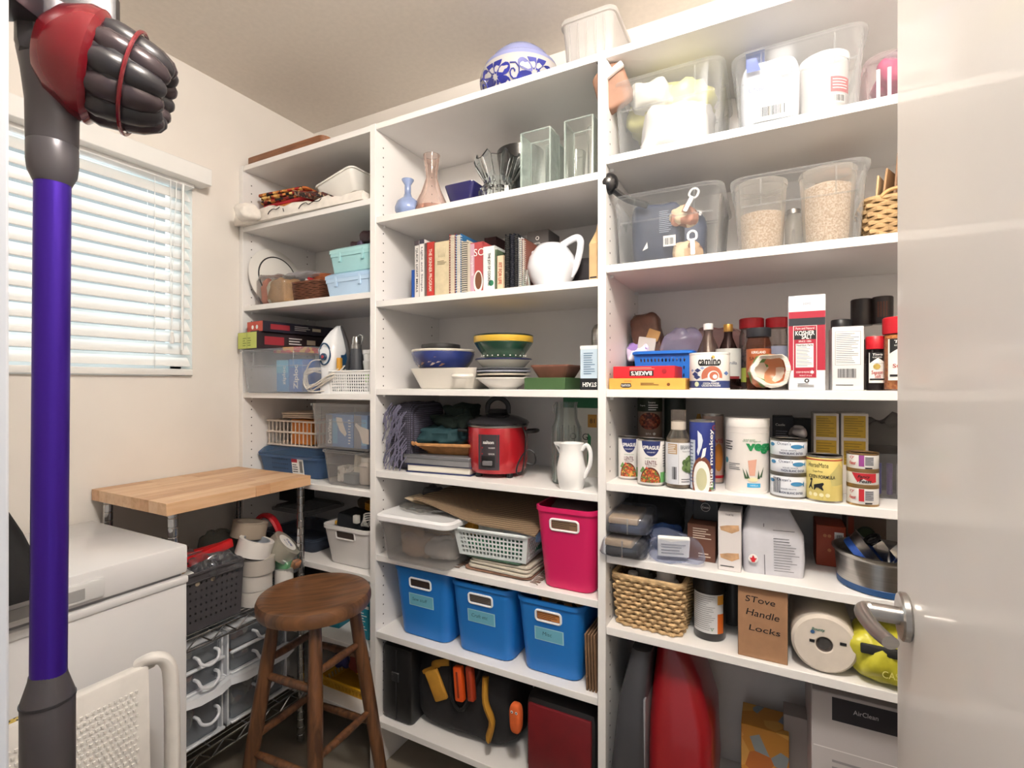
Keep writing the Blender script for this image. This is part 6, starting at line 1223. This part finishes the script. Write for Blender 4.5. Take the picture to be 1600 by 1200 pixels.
# shelf 4
z = RT[4]
def soup(label, a, c, yc, tp):
    t, r, h, P = can('soup_can', label, a, c, yc, z, tp, mat('e6e3df', .4, var=.015), group='lentil soup cans'); NB_ = mat('28326a', .5)
    P.disc(0, h*.985, r*.72, NB_, e=1, rz=h*.34, a0=pi, a1=2*pi).text('SPRAGUE', 0, h*.83, .0095, PAPER, r*1.15, e=3, bold=.03).text('GOURMET', 0, h*.73, .003, PAPER, e=3).text('HOMESTYLE SOUP', 0, h*.60, .003, mat('5f8a5a', .5), r*.85).text('LENTIL', 0, h*.51, .010, mat('6a2f3a', .5), r*.85, bold=.01).text('& VEGETABLE', 0, h*.44, .0035, mat('6a2f3a', .5), r*.7)
    P.disc(-.002, h*.08, r*.80, mat('5f2f22', .5), 'bowl_edge', 1, h*.33, 0, pi).disc(-.002, h*.08, r*.72, mat('a8482c', .5, 'pattern', s=260, c2=('c9653a', '8a3320', 'cfa04a', '5f7a3a')), 'soup_picture', 2, h*.29, 0, pi).rect(r*.72, h*.08, r*1.5, h*.30, mat('6fb36a', .5), 'green_patch', 1)
    P.poly([(-r*.9, h*.30), (-r*.6, h*.42), (-r*.45, h*.36), (-r*.7, h*.28)], mat('6a9a55', .5), 'herb', 2).poly([(-r*.45, h*.38), (-r*.1, h*.34), (-r*.3, h*.42)], mat('c9503a', .5), 'carrot', 2).lines(r*.95, h*.4, r*1.4, h*.9, 9, mat('77777c', .6)).done(); return t
soup('lentil soup can, the one set back at the left upright', 966, 1000, 1.34, 682)
soup('lentil soup can standing in front, beside the dressing bottle', 996, 1039, 1.285, 685)
# can on a hidden can behind
xq, r = radius(996, 1035, 1.46)
t = thing('stacked_can', 'dark can hidden behind the soup cans, supporting another', 'tin', xq, 1.46, z); zc = Z_(1015, 684, 1.46)-z; build('can_body', B().cyl(r, 0, zc-.001, 32), mat('4a4240', .4), t)
t, r, h, P = can('bean_can', 'brown and dark green bean can stacked at the back left', 996, 1035, 1.46, z+zc, 619, mat('8e7a6c', .4)); P.rect(-pi*r*.9, h*.64, pi*r*.9, h-.004, mat('27301f', .5), 'dark_band', 1, 40).text('beans', .006, h*.86, .006, PAPER).text('Organic', -r*.6, h*.78, .005, PAPER).lines(-.004, h*.66, r*.9, h*.82, 3, PAPER).disc(0, h*.42, r*.95, mat('6b2a1a', .5, 'pattern', s=160, c2=('8a3a22', '4a1c12', 'a05a3a')), 'bean_picture', 2, h*.2).text('BPA', -r*.1, h*.12, .006, PAPER).disc(r*.35, h*.12, .004, PAPER, e=3).done()
xq, r = radius(1038, 1072, 1.48)
t = thing('dark_can', 'very dark can at the back between bean can and dressing bottle', 'tin', xq, 1.48, z); build('can_body', B().cyl(r, 0, Z_(1055, 622, 1.48)-z, 32), mat('1f2a24', .5), t)
t, r, h, P = bottle('dressing_bottle', 'clear dressing bottle of beige sauce with artichoke label', 1040, 1081, 1.275, z, 640, mat('cfc8bd', .05, 'glass', a=.18), mat('a59a92', .2, 'clear', a=.6), [(.9, 0), (1, .02), (1, .62), (.92, .74), (.52, .88), (.5, 1)], .14, liquid=(.62, mat('b39f88', .5)), lab=(.055, .585, mat('e6e6e8', .5)))
build('neck_sleeve', B().cyl(r*.58, h*.74, h*.86, 24), mat('c9beb0', .4), t); P.rect(-r*.98, h*.06, -r*.02, h*.58, mat('dadce2', .5), 'back_panel', 1).rect(0, h*.06, r*.012, h*.58, INK, 'divider', 2).rect(-r*.9, h*.44, -r*.1, h*.57, mat('b89a78', .6), 'text_panel', 2).lines(-r*.88, h*.45, -r*.12, h*.56, 5, PAPER).bars(-r*.5, h*.12, -r*.15, h*.28, n=7).text('BRIANNAS', r*.72, h*.53, .0095, mat('3a4a52', .5), r*1.15).text('Home Style', r*.62, h*.475, .004, INK)
for i in range(14):
    a = 2.4*i; q = .0035*math.sqrt(i+.5); cx, cz = r*.75+q*cos(a)*.9, h*.31+q*sin(a)*1.3; P.disc(cx, cz, .0062, mat('51693c' if i % 2 else '718a55', .6), 'artichoke', 3+(13-i)*.5, .0075)
P.lines(r*.2, h*.08, r*1.2, h*.14, 2, mat('6d6d72', .6)).done()
t, r, h, P = can('coconut_can', 'blue and white coconut water can with sideways lettering', 1077, 1118, 1.285, z, 656, mat('26357e', .35, s=6, var=.08))
P.rect(-r*1.1, h*.0+.004, -r*.55, h*.72, mat('c9d2de', .5), 'info_strip', 1).lines(-r*1.05, h*.1, -r*.6, h*.7, 12, NV, th=.2).disc(-r*.0, h*.17, r*.86, mat('7d4630', .5), 'coconut_shell', 2, h*.32).disc(-r*.04, h*.17, r*.66, PAPER, 'coconut_flesh', 3, h*.26).disc(-r*.06, h*.17, r*.40, mat('c9c7a0', .5), 'coconut_milk', 4, h*.16)
P.poly([(-r*.3, h*.5), (-r*.05, h*.62), (r*.05, h*.72), (-r*.05, h*.8), (-r*.35, h*.86), (-r*.1, h*.76), (-r*.25, h*.68), (-r*.4, h*.56)], mat('dfe6f0', .4), 'splash', 3).poly([(-r*.1, h*.46), (r*.2, h*.50), (r*.3, h*.62), (r*.05, h*.60)], PAPER, 'splash', 3).text('blue monkey', r*.72, h*.47, .013, PAPER, h*.82, rot=pi/2, bold=.02, e=6).disc(r*.98, h*.9, .006, mat('a8303a', .5), e=6).disc(r*.98, h*.9, .0042, NV, e=7).poly([(r*.6, h*.03), (r*.9, h*.02), (r*1.0, h*.14), (r*.7, h*.10)], mat('5f8a4a', .5), 'leaf', 4).done()
t, r, h, P = can('orange_label_can', 'tall can with orange picture label behind the coconut can', 1097, 1131, 1.39, z, 647, mat('c9ada0', .4)); P.text('VIS', r*.6, h*.62, .011, RED, r*.9).disc(r*.55, h*.38, r*.5, mat('c07a35', .5), 'food_picture', 2, h*.2).rect(r*.1, h*.08, r*1.4, h*.12, RED, 'band', 2).done()
t = thing('mustard_bottle', 'mustard yellow squeeze bottle with cone tip at the back', 'bottle', X_(1092, 1.50), 1.50, z); build('bottle_body', B().lathe([(0, 0), (.026, 0), (.028, .01), (.028, .10), (.022, .125), (.012, .14), (.004, .17), (0, .17)], 28), mat('b98a2c', .4), t)
# protein tub
t, r, h, P = can('protein_tub', 'large white screw-lid tub with green lettering and glass picture', 1133, 1203, 1.325, z, 652, mat('e2dcd6', .35, var=.012), mat('e2dcd6', .35, var=.012), 'tub')
build('screw_lid', B().lathe([(r*.9, h*.875), (r*1.0, h*.88), (r*1.0, h*.985), (r*.97, h*.998), (0, h*.998)], 48), mat('e9e4de', .35, var=.012), t); build('neck', B().lathe([(r*.995, h*.80), (r*.9, h*.85), (r*.9, h*.88)], 40, c0=False, c1=False), mat('dcd6d0', .35), t)
GV = mat('1f8a50', .5); P.text('vega', r*.62, h*.60, .024, GV, r*1.35, bold=.05).text('PLANT-BASED', r*.1, h*.715, .003, GV, r*.5).text('the original', r*.2, h*.695, .004, GV, r*.8).lines(-r*1.2, h*.56, -r*.55, h*.7, 4, INK).lines(-r*.9, h*.3, -r*.3, h*.4, 4, mat('77777c', .6)).disc(-r*1.1, h*.42, .007, mat('4a8a9a', .5)).poly([(r*.03, h*.44), (r*.42, h*.46), (r*.34, h*.24), (r*.10, h*.24)], mat('d8a590', .5), 'smoothie_glass', 2)
for q in ((-r*.1, .20, -r*.25, .34), (r*.0, .2, -.005, .33), (r*.55, .22, r*.72, .36), (r*.45, .20, r*.45, .32)): P.poly([(q[0], h*q[1]), (q[0]+r*.12, h*(q[1]-.0)), (q[2]+r*.05, h*q[3])], mat('3c5a3a', .5), 'leaf', 3)
P.disc(r*.25, h*.19, .011, mat('e9dfb4', .5), 'flower', 3, .005).rect(r*.0, h*.085, r*.6, h*.14, mat('3fa0cf', .5), 'blue_patch', 2, 4).text('VANILLA', r*.3, h*.112, .003, PAPER, e=4).done()
# tuna stack
zs_ = z
TU = mat('dfe2e8', .4, var=.015)
for i, (tb, tp, lb) in enumerate(((768, 738, 'white tuna can with fish print, bottom of the three'), (738, 712, 'white tuna can with fish print, middle of the three'), (712, 685, 'white tuna can with fish print, top of the three'))):
    t, r, h, P = can('tuna_can', lb, 1203, 1262, 1.30, zs_, tp, TU, mat('8e8a84', .3, metal=.9), group='tuna cans stacked three high'); t.rotation_euler.z += [0, .1, 0][i]; zs_ += h+.0002
    P.text("Ocean's", -r*.25, h*.78, .0065, mat('2a3a5e', .5), r*.75).disc(r*.45, h*.62, r*.34, mat('3f86b5', .5), 'fish', 2, .0048).poly([(r*.76, h*.62), (r*.9, h*.75), (r*.9, h*.5)], mat('3f86b5', .5), 'fish', 2).text('SOLID WHITE', 0, h*.40, .003, mat('2a3a5e', .5), r*.8).text('THON BLANC ENTIER', r*.15, h*.24, .005, mat('2a3a5e', .5), r*1.3, bold=.02).disc(-r*1.0, h*.7, r*.2, mat('3f86b5', .5), 'fish', 2, .004)
    if i == 0: P.bars(-r*.9, h*.2, -r*.4, h*.85, n=10)
    P.done()
t, r, h, P = can('pet_food_can', 'pale yellow can with running figure and dog silhouette', 1259, 1317, 1.275, z, 710, mat('e2cf7c', .4, s=5, var=.06))
P.rect(-pi*r*.9, h*.90, pi*r*.9, h*.93, mat('c05a3a', .5), 'band', 1, 40).text('HorseMate', -r*.35, h*.80, .010, mat('55502f', .5), r*1.15).text('Cage-Free', -r*.35, h*.66, .005, INK, r*.55).text('ICKEN FORMULA', -r*.15, h*.55, .0075, INK, r*1.5, bold=.02)
P.disc(-r*.72, h*.475, .003, INK, 'figure', 3).poly([(-r*.82, h*.36), (-r*.72, h*.46), (-r*.66, h*.45), (-r*.70, h*.34), (-r*.60, h*.27), (-r*.64, h*.26), (-r*.76, h*.32), (-r*.9, h*.26), (-r*.92, h*.28)], INK, 'figure', 3).poly([(-r*.55, h*.37), (-r*.2, h*.38), (-r*.05, h*.43), (0, h*.40), (-r*.1, h*.34), (-r*.02, h*.27), (-r*.06, h*.26), (-r*.2, h*.32), (-r*.42, h*.31), (-r*.52, h*.25), (-r*.56, h*.26), (-r*.48, h*.33)], INK, 'dog', 3)
for q in range(4): P.disc(-r*.8+r*.33*q, h*.16, .0042, mat('f0e6b8', .5), 'icon', 2)
P.poly([(r*.3, h*.6), (r*.9, h*.85), (r*1.3, h*.7), (r*1.3, h*.4), (r*.4, h*.36)], mat('c9bd78', .5), 'hill', 1).done()
zs_ = z
for i, (tp, lb) in enumerate(((757, 'gold-rimmed cat food can, bottom of the three'), (733, 'gold-rimmed cat food can, middle of the three'), (706, 'gold-rimmed cat food can, top of the three'))):
    t, r, h, P = can('cat_food_can', lb, 1322, 1374, 1.28, zs_, tp, mat('dcdad6', .4, var=.015), mat('a8895f', .3, metal=.8), group='cat food cans stacked three high'); zs_ += h+.0002
    cc = [mat('b8242f', .5), mat('b8242f', .5), mat('8e3f86', .5)][i]
    if i == 1: P.poly([(-r*.7, h*.85), (r*.9, h*.85), (r*.9, h*.3), (r*.6, h*.25), (r*.2, h*.6), (-r*.3, h*.25)], cc, 'red_ribbon', 1).text('Fancy', r*.05, h*.62, .0075, INK, r*.7, e=4, sk=.3, bold=.02).text('Feast', r*.15, h*.35, .0075, INK, r*.7, e=4, sk=.3, bold=.02)
    else: P.text('cy', -r*.7, h*.72, .007, mat('b8242f', .5), r*.3, e=4, sk=.3).text('Feast', -r*.65, h*.42, .007, mat('b8242f', .5), r*.45, e=4, sk=.3, bold=.02).rect(-r*.22, h*.25, r*.1, h*.88, cc, 'panel', 2, 4).rect(r*.15, h*.3, r*.7, h*.8, mat('9b9ca2', .5), 'info_panel', 1, 4).lines(r*.17, h*.32, r*.68, h*.78, 5, INK, th=.2).rect(r*.15, h*.13, r*.6, h*.2, INK, 'band', 2, 4)
    P.done()
YB_ = mat('dcd4cc', .5)
for i, (a, c, lb) in enumerate(((1271, 1311, 'tall yellow-panelled carton, left of the pair at the back'), (1314, 1357, 'tall yellow-panelled carton, right of the pair at the back'))):
    t, w, d, h = carton('yellow_panel_box', lb, 'box', a, c, 1.38, z, 646, .09, YB_); P = Print(t, front(-.045)); P.rect(-w*.40, h*.70, w*.40, h*.97, mat('c9a42f', .5, s=30, var=.08), 'yellow_panel', 1).rect(-w*.40, h*.36, w*.40, h*.66, mat('c9a42f', .5, s=30, var=.08), 'yellow_panel', 1).lines(-w*.36, h*.71, w*.36, h*.95, 8, mat('7a6a2a', .6), th=.2).lines(-w*.36, h*.37, w*.36, h*.64, 8, mat('7a6a2a', .6), th=.2).rect(-w*.3, h*.305, -w*.15, h*.33, RED, 'mark', 1).rect(w*.15, h*.305, w*.3, h*.33, RED, 'mark', 1).done()
t, w, d, h = carton('black_tea_box', 'black box with white lettering behind the tuna cans', 'box', 1207, 1240, 1.44, z, 651, .07, mat('211f26', .5)); Print(t, front(-.035)).text('Castle', -.006, h*.88, .006, PAPER).lines(-w*.35, h*.7, w*.3, h*.8, 3, mat('8a8a96', .6)).done()
tcarton('dark_canister', 'dark box right of the black lettered box at the back', 'box', X_(1253, 1.48), 1.50, z, .07, .07, Z_(1253, 655, 1.46)-z, mat('1d1a1a', .5))
bag('spiky silver bow lying on the top tuna can', X_(1247, 1.33), 1.34, zs_ if False else z+.3*0+Z_(1230, 685, 1.30)-z+.0, .035, .03, .03, mat('6d6868', .4), 270, 'silver_bow', 'bow')
t, w, d, h = clearbin('small clear bin of markers behind the cat food cans at the door edge', 1352, 1440, 1.35, z, 708, .2, mat('c4c2c2', .2, 'clear', a=.22), handle=False)
xm = t.location.x
for i, (cc, ox) in enumerate((('c0562a', -.02), ('3a3aa0', -.008), ('4a2a7a', .012), ('c9c5bd', .03))):
    tt = thing('marker_pen', ['orange', 'blue', 'violet', 'white'][i]+' capped marker standing in the small clear bin', 'marker', xm-.012+ox, 1.385, z+.006); build('barrel', B().cyl(.0055, 0, .05, 12), mat(cc, .4), tt); build('cap', B().cyl(.006, .048, .07, 12), mat(cc if i < 3 else '9a9a9a', .4), tt)
bag('grey clear plastic bag heaped over the marker bin', X_(1400, 1.45), 1.49, z+.0, .15, .12, .17, mat('8c8784', .15, 'clear', a=.35), 275, amp=.02)
# shelf 5
z = RT[5]
CLB = mat('dfe3ee', .06, 'glass', a=.14)
def pack(label, px, yf, zs, w, d, h, a, b_, rz=0, sd=0):
    t = thing('wrapped_bars', label, 'pack', X_(px, yf+d/2), yf+d/2, zs, rz); build('plastic_wrap', B().blob(w+.014, d+.014, h+.006, sd, 24, .007, p=.35), CLB, t, 1.2); build('dark_block', B().box(0, 0, .004, w-.012, d-.01, h*.45, .004), mat(b_, .5, s=20, var=.1), t); build('tan_block', B().box(-w*.1, 0, .004+h*.47, w*.72, d-.012, h*.38, .004), mat(a, .6, s=20, var=.1), t); build('band', B().box(w*.03, -d/2-.004, .004, .003, .002, h*.9), mat('9a958c', .5), t)
pack('lower clear-wrapped pack of dark and tan bars at the left of the fifth shelf', 981, 1.238, z, .098, .13, .048, 'b49b7a', '1e1f22', sd=280)
pack('upper clear-wrapped pack of navy and tan bars stacked on the lower one', 988, 1.252, z+.056, .105, .16, .045, 'b9a080', '27304a', .06, 281)
bag('dark shiny plastic sleeve rising at the back behind the wrapped bars', X_(1020, 1.46), 1.47, z, .17, .16, .125, mat('4c4b50', .15, 'clear', a=.6), 283)
t = thing('zip_bag', 'clear blue-edged zip bag with folded white papers', 'bag', X_(1055, 1.29), 1.30, z, .25); build('bag_body', B().blob(.125, .10, .06, 284, 22, .012, p=.5), mat('ccd5ee', .06, 'clear', a=.14), t, 1.2); build('paper', B().box(-.008, -.025, .012, .075, .012, .055, .002, rx=.35), PAPER, t)
tp_ = B(); Print(t, lambda x, zz, e: (x-.008, -.036-e+(.04-zz)*-.36, zz)).lines(-.03, .024, .028, .056, 5, mat('77777c', .6), e=2).done()
bag('blue zip bag corner wedged behind the folded papers', X_(1038, 1.33), 1.36, z+.002, .08, .05, .07, mat('5f86c8', .2, 'clear', a=.5), 286)
t, w, d, h = carton('brown_tea_box', 'brown carton with small cream print between zip bag and white carton', 'box', 1074, 1118, 1.315, z, 820, .11, mat('6a4230', .55, var=.04)); P = Print(t, front(-.055)); P.lines(-w*.3, h*.60, w*.4, h*.92, 5, mat('dcc9b4', .6), th=.4).lines(-w*.1, h*.1, w*.4, h*.25, 2, mat('dcc9b4', .6), th=.4).done()
zb = z+h+.0004
t, w, d, h = carton('black_chocolate_box', 'black box with round white emblem on the brown carton', 'box', 1083, 1122, 1.36, zb, 782, .07, mat('1b191b', .45)); Print(t, front(-.035)).disc(0, h*.66, .011, PAPER, e=1).disc(0, h*.66, .0102, mat('1b191b', .45), e=2).text('Cocoa', 0, h*.66, .006, PAPER, .016, e=3).done()
t, w, d, h = carton('white_pasta_box', 'white carton with two brushed tan stripes, tall and narrow', 'box', 1122, 1158, 1.275, z, 800, .08, mat('dcd6d4', .5, var=.015)); P = Print(t, front(-.04)); SP = mat('c9a078', .6, s=60, var=.15)
for q in (.74, .27): P.poly([(-w*.42, h*q), (-w*.1, h*(q+.03)), (w*.40, h*(q+.05)), (w*.42, h*(q-.04)), (w*.1, h*(q-.10)), (-w*.38, h*(q-.06))], SP, 'stripe', 1)
P.lines(-w*.4, h*.06, w*.2, h*.1, 1, INK).text('TARTE', 0, h*.95, .004, INK).done()
t = thing('white_pouch', 'grey-white gusseted food pouch with a red maple leaf sticker', 'pouch', X_(1205, 1.33), 1.34, z, rad(8)); hq = Z_(1200, 790, 1.31)-z
b = B(); b.loft([rr(.125, .095, .012, 0), rr(.135, .10, .015, hq*.25), rr(.125, .085, .015, hq*.6), rr(.10, .05, .01, hq*.85, -.006), rr(.075, .016, .005, hq, -.008)]); b.v = [(x_+noise.noise(Vector((x_*18, y_*18, z_*18)))*.006, y_+noise.noise(Vector((z_*18, y_*18, x_*18)))*.004, z_) for x_, y_, z_ in b.v]; build('pouch_body', b, mat('cdccd2', .35, s=18, bump=.5, var=.05), t, 1.2)
P = Print(t, lambda x, zz, e: (x, -.055-e*2+.04*(zz/hq)**2, zz)); P.lines(-.002, .012, .052, .105, 16, mat('55555c', .6), th=.22).disc(-.045, .036, .010, PAPER, e=1).poly([(-.045, .045), (-.042, .038), (-.037, .038), (-.041, .033), (-.042, .029), (-.048, .029), (-.049, .033), (-.053, .038), (-.048, .038)], RED, e=4).rect(-.0215, .003, -.020, .115, mat('55555c', .6), 'seam', 2).done()
bag('black crumpled bag top with teal tag behind the white pouch', X_(1185, 1.45), 1.47, z, .14, .10, .14, mat('222a2e', .4, s=14, bump=.5), 290)
t, w, d, h = carton('orange_tea_box', 'small dark orange carton with barcode behind the steel bowl', 'box', 1275, 1322, 1.42, z, 822, .09, mat('a8401f', .5, s=8, var=.06)); Print(t, front(-.045)).rect(w*.12, h*.55, w*.42, h*.86, PAPER, 'label', 1).bars(w*.16, h*.6, w*.38, h*.8, n=9).disc(-w*.2, h*.75, .004, mat('c97a4a', .5)).disc(-w*.05, h*.75, .004, mat('c97a4a', .5)).disc(-w*.05, h*.4, .004, mat('c97a4a', .5)).done()
t, w, d, h = carton('muted_print_box', 'brown-grey box with a dark green round mark at the back right', 'box', 1322, 1385, 1.47, z, 806, .08, mat('6d5a4c', .55, s=8, var=.06)); Print(t, front(-.04)).disc(0, h*.62, .020, mat('24301f', .5)).disc(0, h*.62, .015, mat('35452b', .5), e=3).rect(-w*.45, h*.6, -w*.3, h*.95, mat('8c3a22', .5), 'band').done()
xq, r = radius(1297, 1452, 1.335)
t = thing('steel_pet_bowl', 'large brushed steel pet bowl with blue rubber base at the door edge', 'bowl', xq, 1.345, z); hq = Z_(1370, 870, 1.22)-z
r = .087; t.location.x = X_(1299, 1.33)+.094; t.location.y = 1.338; hq = .078
build('bowl_body', B().lathe([(r*.92, .010), (r*.95, .012), (r, hq-.01), (r*1.06, hq-.004), (r*1.07, hq), (r*1.03, hq+.001), (r*.95, hq-.006), (r*.86, .02), (0, .016)], 56), STEEL, t)
build('rubber_base', B().lathe([(r*.88, 0), (r*.95, .002), (r*.96, .014), (r*.93, .018)], 56), mat('1f4a7c', .5), t)
bx_, by_ = t.location.x, t.location.y
for i, (ox, ry_, lb) in enumerate(((-.045, 52, 'small steel bowl with blue base tipped against the left inside the large one'), (.052, -50, 'small steel bowl tipped against the right inside the large one'))):
    t = thing('small_steel_bowl', lb, 'bowl', bx_+ox, by_-.004, z+.060, 0, None, 0, rad(ry_)); build('bowl_body', B().lathe([(.036, 0), (.044, .03), (.046, .032), (.042, .030), (.034, .004), (0, .003)], 36), STEEL, t); build('rubber_base', B().lathe([(.034, -.003), (.039, -.002), (.0405, .012), (.038, .013)], 36), mat('1f4a9c', .5), t)
t = thing('steel_clasp', 'chunky chrome buckle clasp lying between the two small bowls', 'clasp', bx_+.008, by_-.02, z+.062, .3, None, 0, rad(-35)); build('buckle', B().box(0, 0, 0, .026, .03, .05, .005), CHROME, t); build('ring', B().tube(circ(.014, .055, 18), .004, 6, True), mat('2a2a2c', .3, metal=.8), t)
# shelf 6
z = RT[6]
x0, x1 = X_(957, 1.262), X_(1069, 1.262); hq = Z_(965, 900, 1.262)-z
t = thing('rush_basket', 'tan rectangular woven rush basket holding pill bottles', 'basket', (x0+x1)/2, 1.262+.095, z, rad(-2)); w = x1-x0
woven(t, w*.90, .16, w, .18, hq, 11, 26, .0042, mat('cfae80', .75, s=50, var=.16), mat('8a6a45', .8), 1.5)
xb = (x0+x1)/2
def pill(label, px, yc, top, r, m, capm, rz=0, zb=None, big=False):
    zb = zb if zb is not None else z+.03; h = Z_(px, top, yc)-zb; t = thing('pill_bottle', label, 'bottle', X_(px, yc), yc, zb)
    build('bottle_body', B().lathe([(0, 0), (r*.95, 0), (r, .003), (r, h*.68), (r*.9, h*.76), (r*.6, h*.82)], 28), m, t); build('cap', B().lathe([(r*.68, h*.80), (r*.7, h*.81), (r*.7, h-.002), (r*.65, h), (0, h)], 24), capm, t)
pill('white-capped bottle with red label at the left in the rush basket', 989, 1.305, 893, .018, mat('a8232b', .4), mat('e0d8d0', .4))
pill('large round-shouldered white bottle in the rush basket', 1041, 1.318, 890, .034, mat('e6dfd6', .35, var=.01), mat('e9e2da', .35))
pill('white bottle at the back of the rush basket', 1005, 1.40, 885, .028, mat('cfc4bb', .4), mat('d9d0c8', .4))
t, r, h, P = bottle('supplement_bottle', 'black supplement jar with grey and orange label beside the rush basket', 1084, 1134, 1.33, z, 898, mat('1a1719', .3, coat=.3), mat('151416', .4), [(.95, 0), (1, .02), (1, .82), (.9, .92), (.9, 1)], .2, 'bottle')
P.rect(-r*1.2, h*.13, r*.95, h*.76, mat('d3d3d3', .5), 'label', 1, 14).rect(r*.5, h*.13, r*.95, h*.45, mat('d0651f', .5), 'orange_panel', 2, 6).rect(r*.5, h*.6, r*.95, h*.75, mat('d99a3a', .5), 'gold_panel', 2, 6).lines(-r*1.1, h*.17, r*.35, h*.74, 17, mat('66666a', .6), th=.2).text('V', r*.15, h*.2, .008, mat('3f8a4a', .5), e=4).done()
xq, r = radius(1133, 1152, 1.42)
t = thing('ribbed_dark_jar', 'grey ribbed jar half hidden behind the cardboard sign', 'jar', xq+.004, 1.43, z); b = B(); r = .03; Pp = []
for i in range(14): Pp += [(r, .004+i*.0095), (r*.95, .009+i*.0095)]
b.lathe([(0, 0)]+Pp+[(0, .14)], 28); build('jar_body', b, mat('4c4a49', .35), t)
t, w, d, h = carton('handwritten_cardboard_box', 'brown cardboard box handwritten stove handle locks', 'box', 1153, 1231, 1.262, z, 913, .05, mat('a27a5a', .75, s=40, var=.04)); P = Print(t, front(-.025))
P.text('STove', -w*.05, h*.78, .014, INK, w*.60, sk=.12, rot=-.03).text('Handle', .0, h*.60, .015, INK, w*.66, sk=.15, rot=-.06).text('Locks', w*.04, h*.40, .013, INK, w*.62, sk=.12, rot=-.03).done()
# paper roll facing out
xq = X_(1288, 1.262); rr_ = (X_(1344, 1.262)-X_(1234, 1.262))/2
t = thing('paper_towel_roll', 'large white paper roll lying with its core facing out', 'roll', xq, 1.262, z+rr_*.99, 0, None, rad(90)); rz_ = rr_*.97
b = B(); b.loft([circ(a, c, 48) for a, c in ((.016, -.0), (.018, .0015), (rz_-.006, .0015), (rz_, -.006), (rz_, -.20), (.016, -.20))], closed=True); build('wound_paper', b, mat('d8cdc0', .85, s=30, var=.03, bump=.1), t)
b = B(); b.loft([circ(a, c, 30) for a, c in ((.0135, -.004), (.016, -.001), (.016, -.2), (.0135, -.2))], closed=True); build('core', b, mat('5a4e48', .8), t); build('core_film', B().blob(.026, .026, .012, 5, 60, .004, 0, 0, -.014), mat('9a9490', .2, 'clear', a=.5), t)
P = Print(t, lambda x, zz, e: (x, zz, .0018+e*2)); P.text('Bounty', -.012, rr_*.48, .008, mat('3f7a68', .5), .024, sk=.2, bold=.03).disc(-.022, rr_*.38, .004, mat('3f6a9a', .5)).rect(.028, rr_*.1, .040, rr_*.2, INK, 'mark').rect(-.028, rr_*.02, -.018, rr_*.12, INK, 'mark').done()
t = thing('yellow_net_bag', 'yellow plastic net bag lying below the door lever', 'bag', X_(1392, 1.30), 1.31, z); build('bag_body', B().blob(.15, .13, .115, 300, 16, .016, p=.6, n=44), mat('c9c23a', .35, s=30, bump=.4, var=.1), t, 1.2); build('dark_label', B().box(-.01, -.062, .07, .10, .006, .02, .003, rx=-.2), mat('1c1c1a', .5), t)
Print(t, front(-.073)).text('CASCADE', .01, .04, .014, mat('dcd67a', .5), .07).done()
# floor level
z = RT[7]
t = thing('upright_vacuum', 'red and dark grey canister vacuum standing at the bottom left of the right bay', 'vacuum', X_(1040, 1.36), 1.40, z); hq = Z_(1030, 1000, 1.38)-z
b = B(); R = []
for z_, x0_, x1_, y0_, y1_ in ((0, -.03, .12, -.14, .12), (.1, -.03, .125, -.14, .12), (.26, -.03, .12, -.12, .11), (.36, -.025, .09, -.09, .1), (.44, -.02, .04, -.05, .08), (hq-.03, -.01, .02, -.02, .05)):
    R.append(rr(x1_-x0_, y1_-y0_, .035, z_, (x0_+x1_)/2, (y0_+y1_)/2, 5))
b.loft(R); build('red_shell', b, mat('8c0f18', .3, coat=.3, var=.03), t, 1.2)
b = B(); R = []
for z_, x0_, x1_, y0_, y1_ in ((0, -.12, -.031, -.16, .12), (.1, -.12, -.031, -.16, .12), (.30, -.10, -.031, -.15, .12), (.42, -.075, -.026, -.11, .1), (hq, -.05, -.016, -.05, .06)):
    R.append(rr(x1_-x0_, y1_-y0_, .02, z_, (x0_+x1_)/2, (y0_+y1_)/2, 5))
b.loft(R); build('grey_shell', b, mat('3c3c40', .4), t, 1.2)
build('seam_strip', B().box(-.033, -.10, .02, .005, .09, .30, .002), mat('8a8a8e', .3), t)
t, w, d, h = carton('orange_print_box', 'orange printed carton on the floor of the right bay', 'box', 1158, 1233, 1.45, z, 1140, .10, mat('c98a2c', .5, 'pattern', s=22, c2=('c98a2c', 'd9a24a', 'b5651f', '8f9a9c'))); 
tcarton('small_white_box', 'small pale box beside the orange carton at floor level', 'box', X_(1245, 1.47), 1.50, z, .06, .06, Z_(1245, 1128, 1.45)-z, mat('a39a95', .5))
x0, x1 = X_(1268, 1.32), .545; h = Z_(1275, 1078, 1.32)-z
t = thing('air_cleaner_carton', 'large pale grey appliance carton with dark lettered panel at floor level', 'box', (x0+x1)/2, 1.32+.12, z); w = x1-x0; build('box', B().box(0, 0, 0, w, .24, h, .002), mat('b9b3b2', .5, var=.02), t)
P = Print(t, front(-.12)); dk = -w/2+(X_(1300, 1.32)-x0); P.rect(dk, h*.86, dk+.125, h*.985, mat('26242a', .5), 'dark_panel', 1).text('AirClean', dk+.062, h*.93, .010, mat('c9c5c9', .5), .045).rect(-w/2+.004, h*.70, w/2-.004, h*.705, mat('e6e2e0', .5), 'line', 1).lines(dk, h*.55, dk+.12, h*.66, 3, mat('8a8688', .6)).done()
tcarton('dark_top_box', 'black box jammed between the appliance carton and the shelf', 'box', x0+.13, 1.44, z+h+.001, .15, .16, .035, mat('1c1a1b', .5))
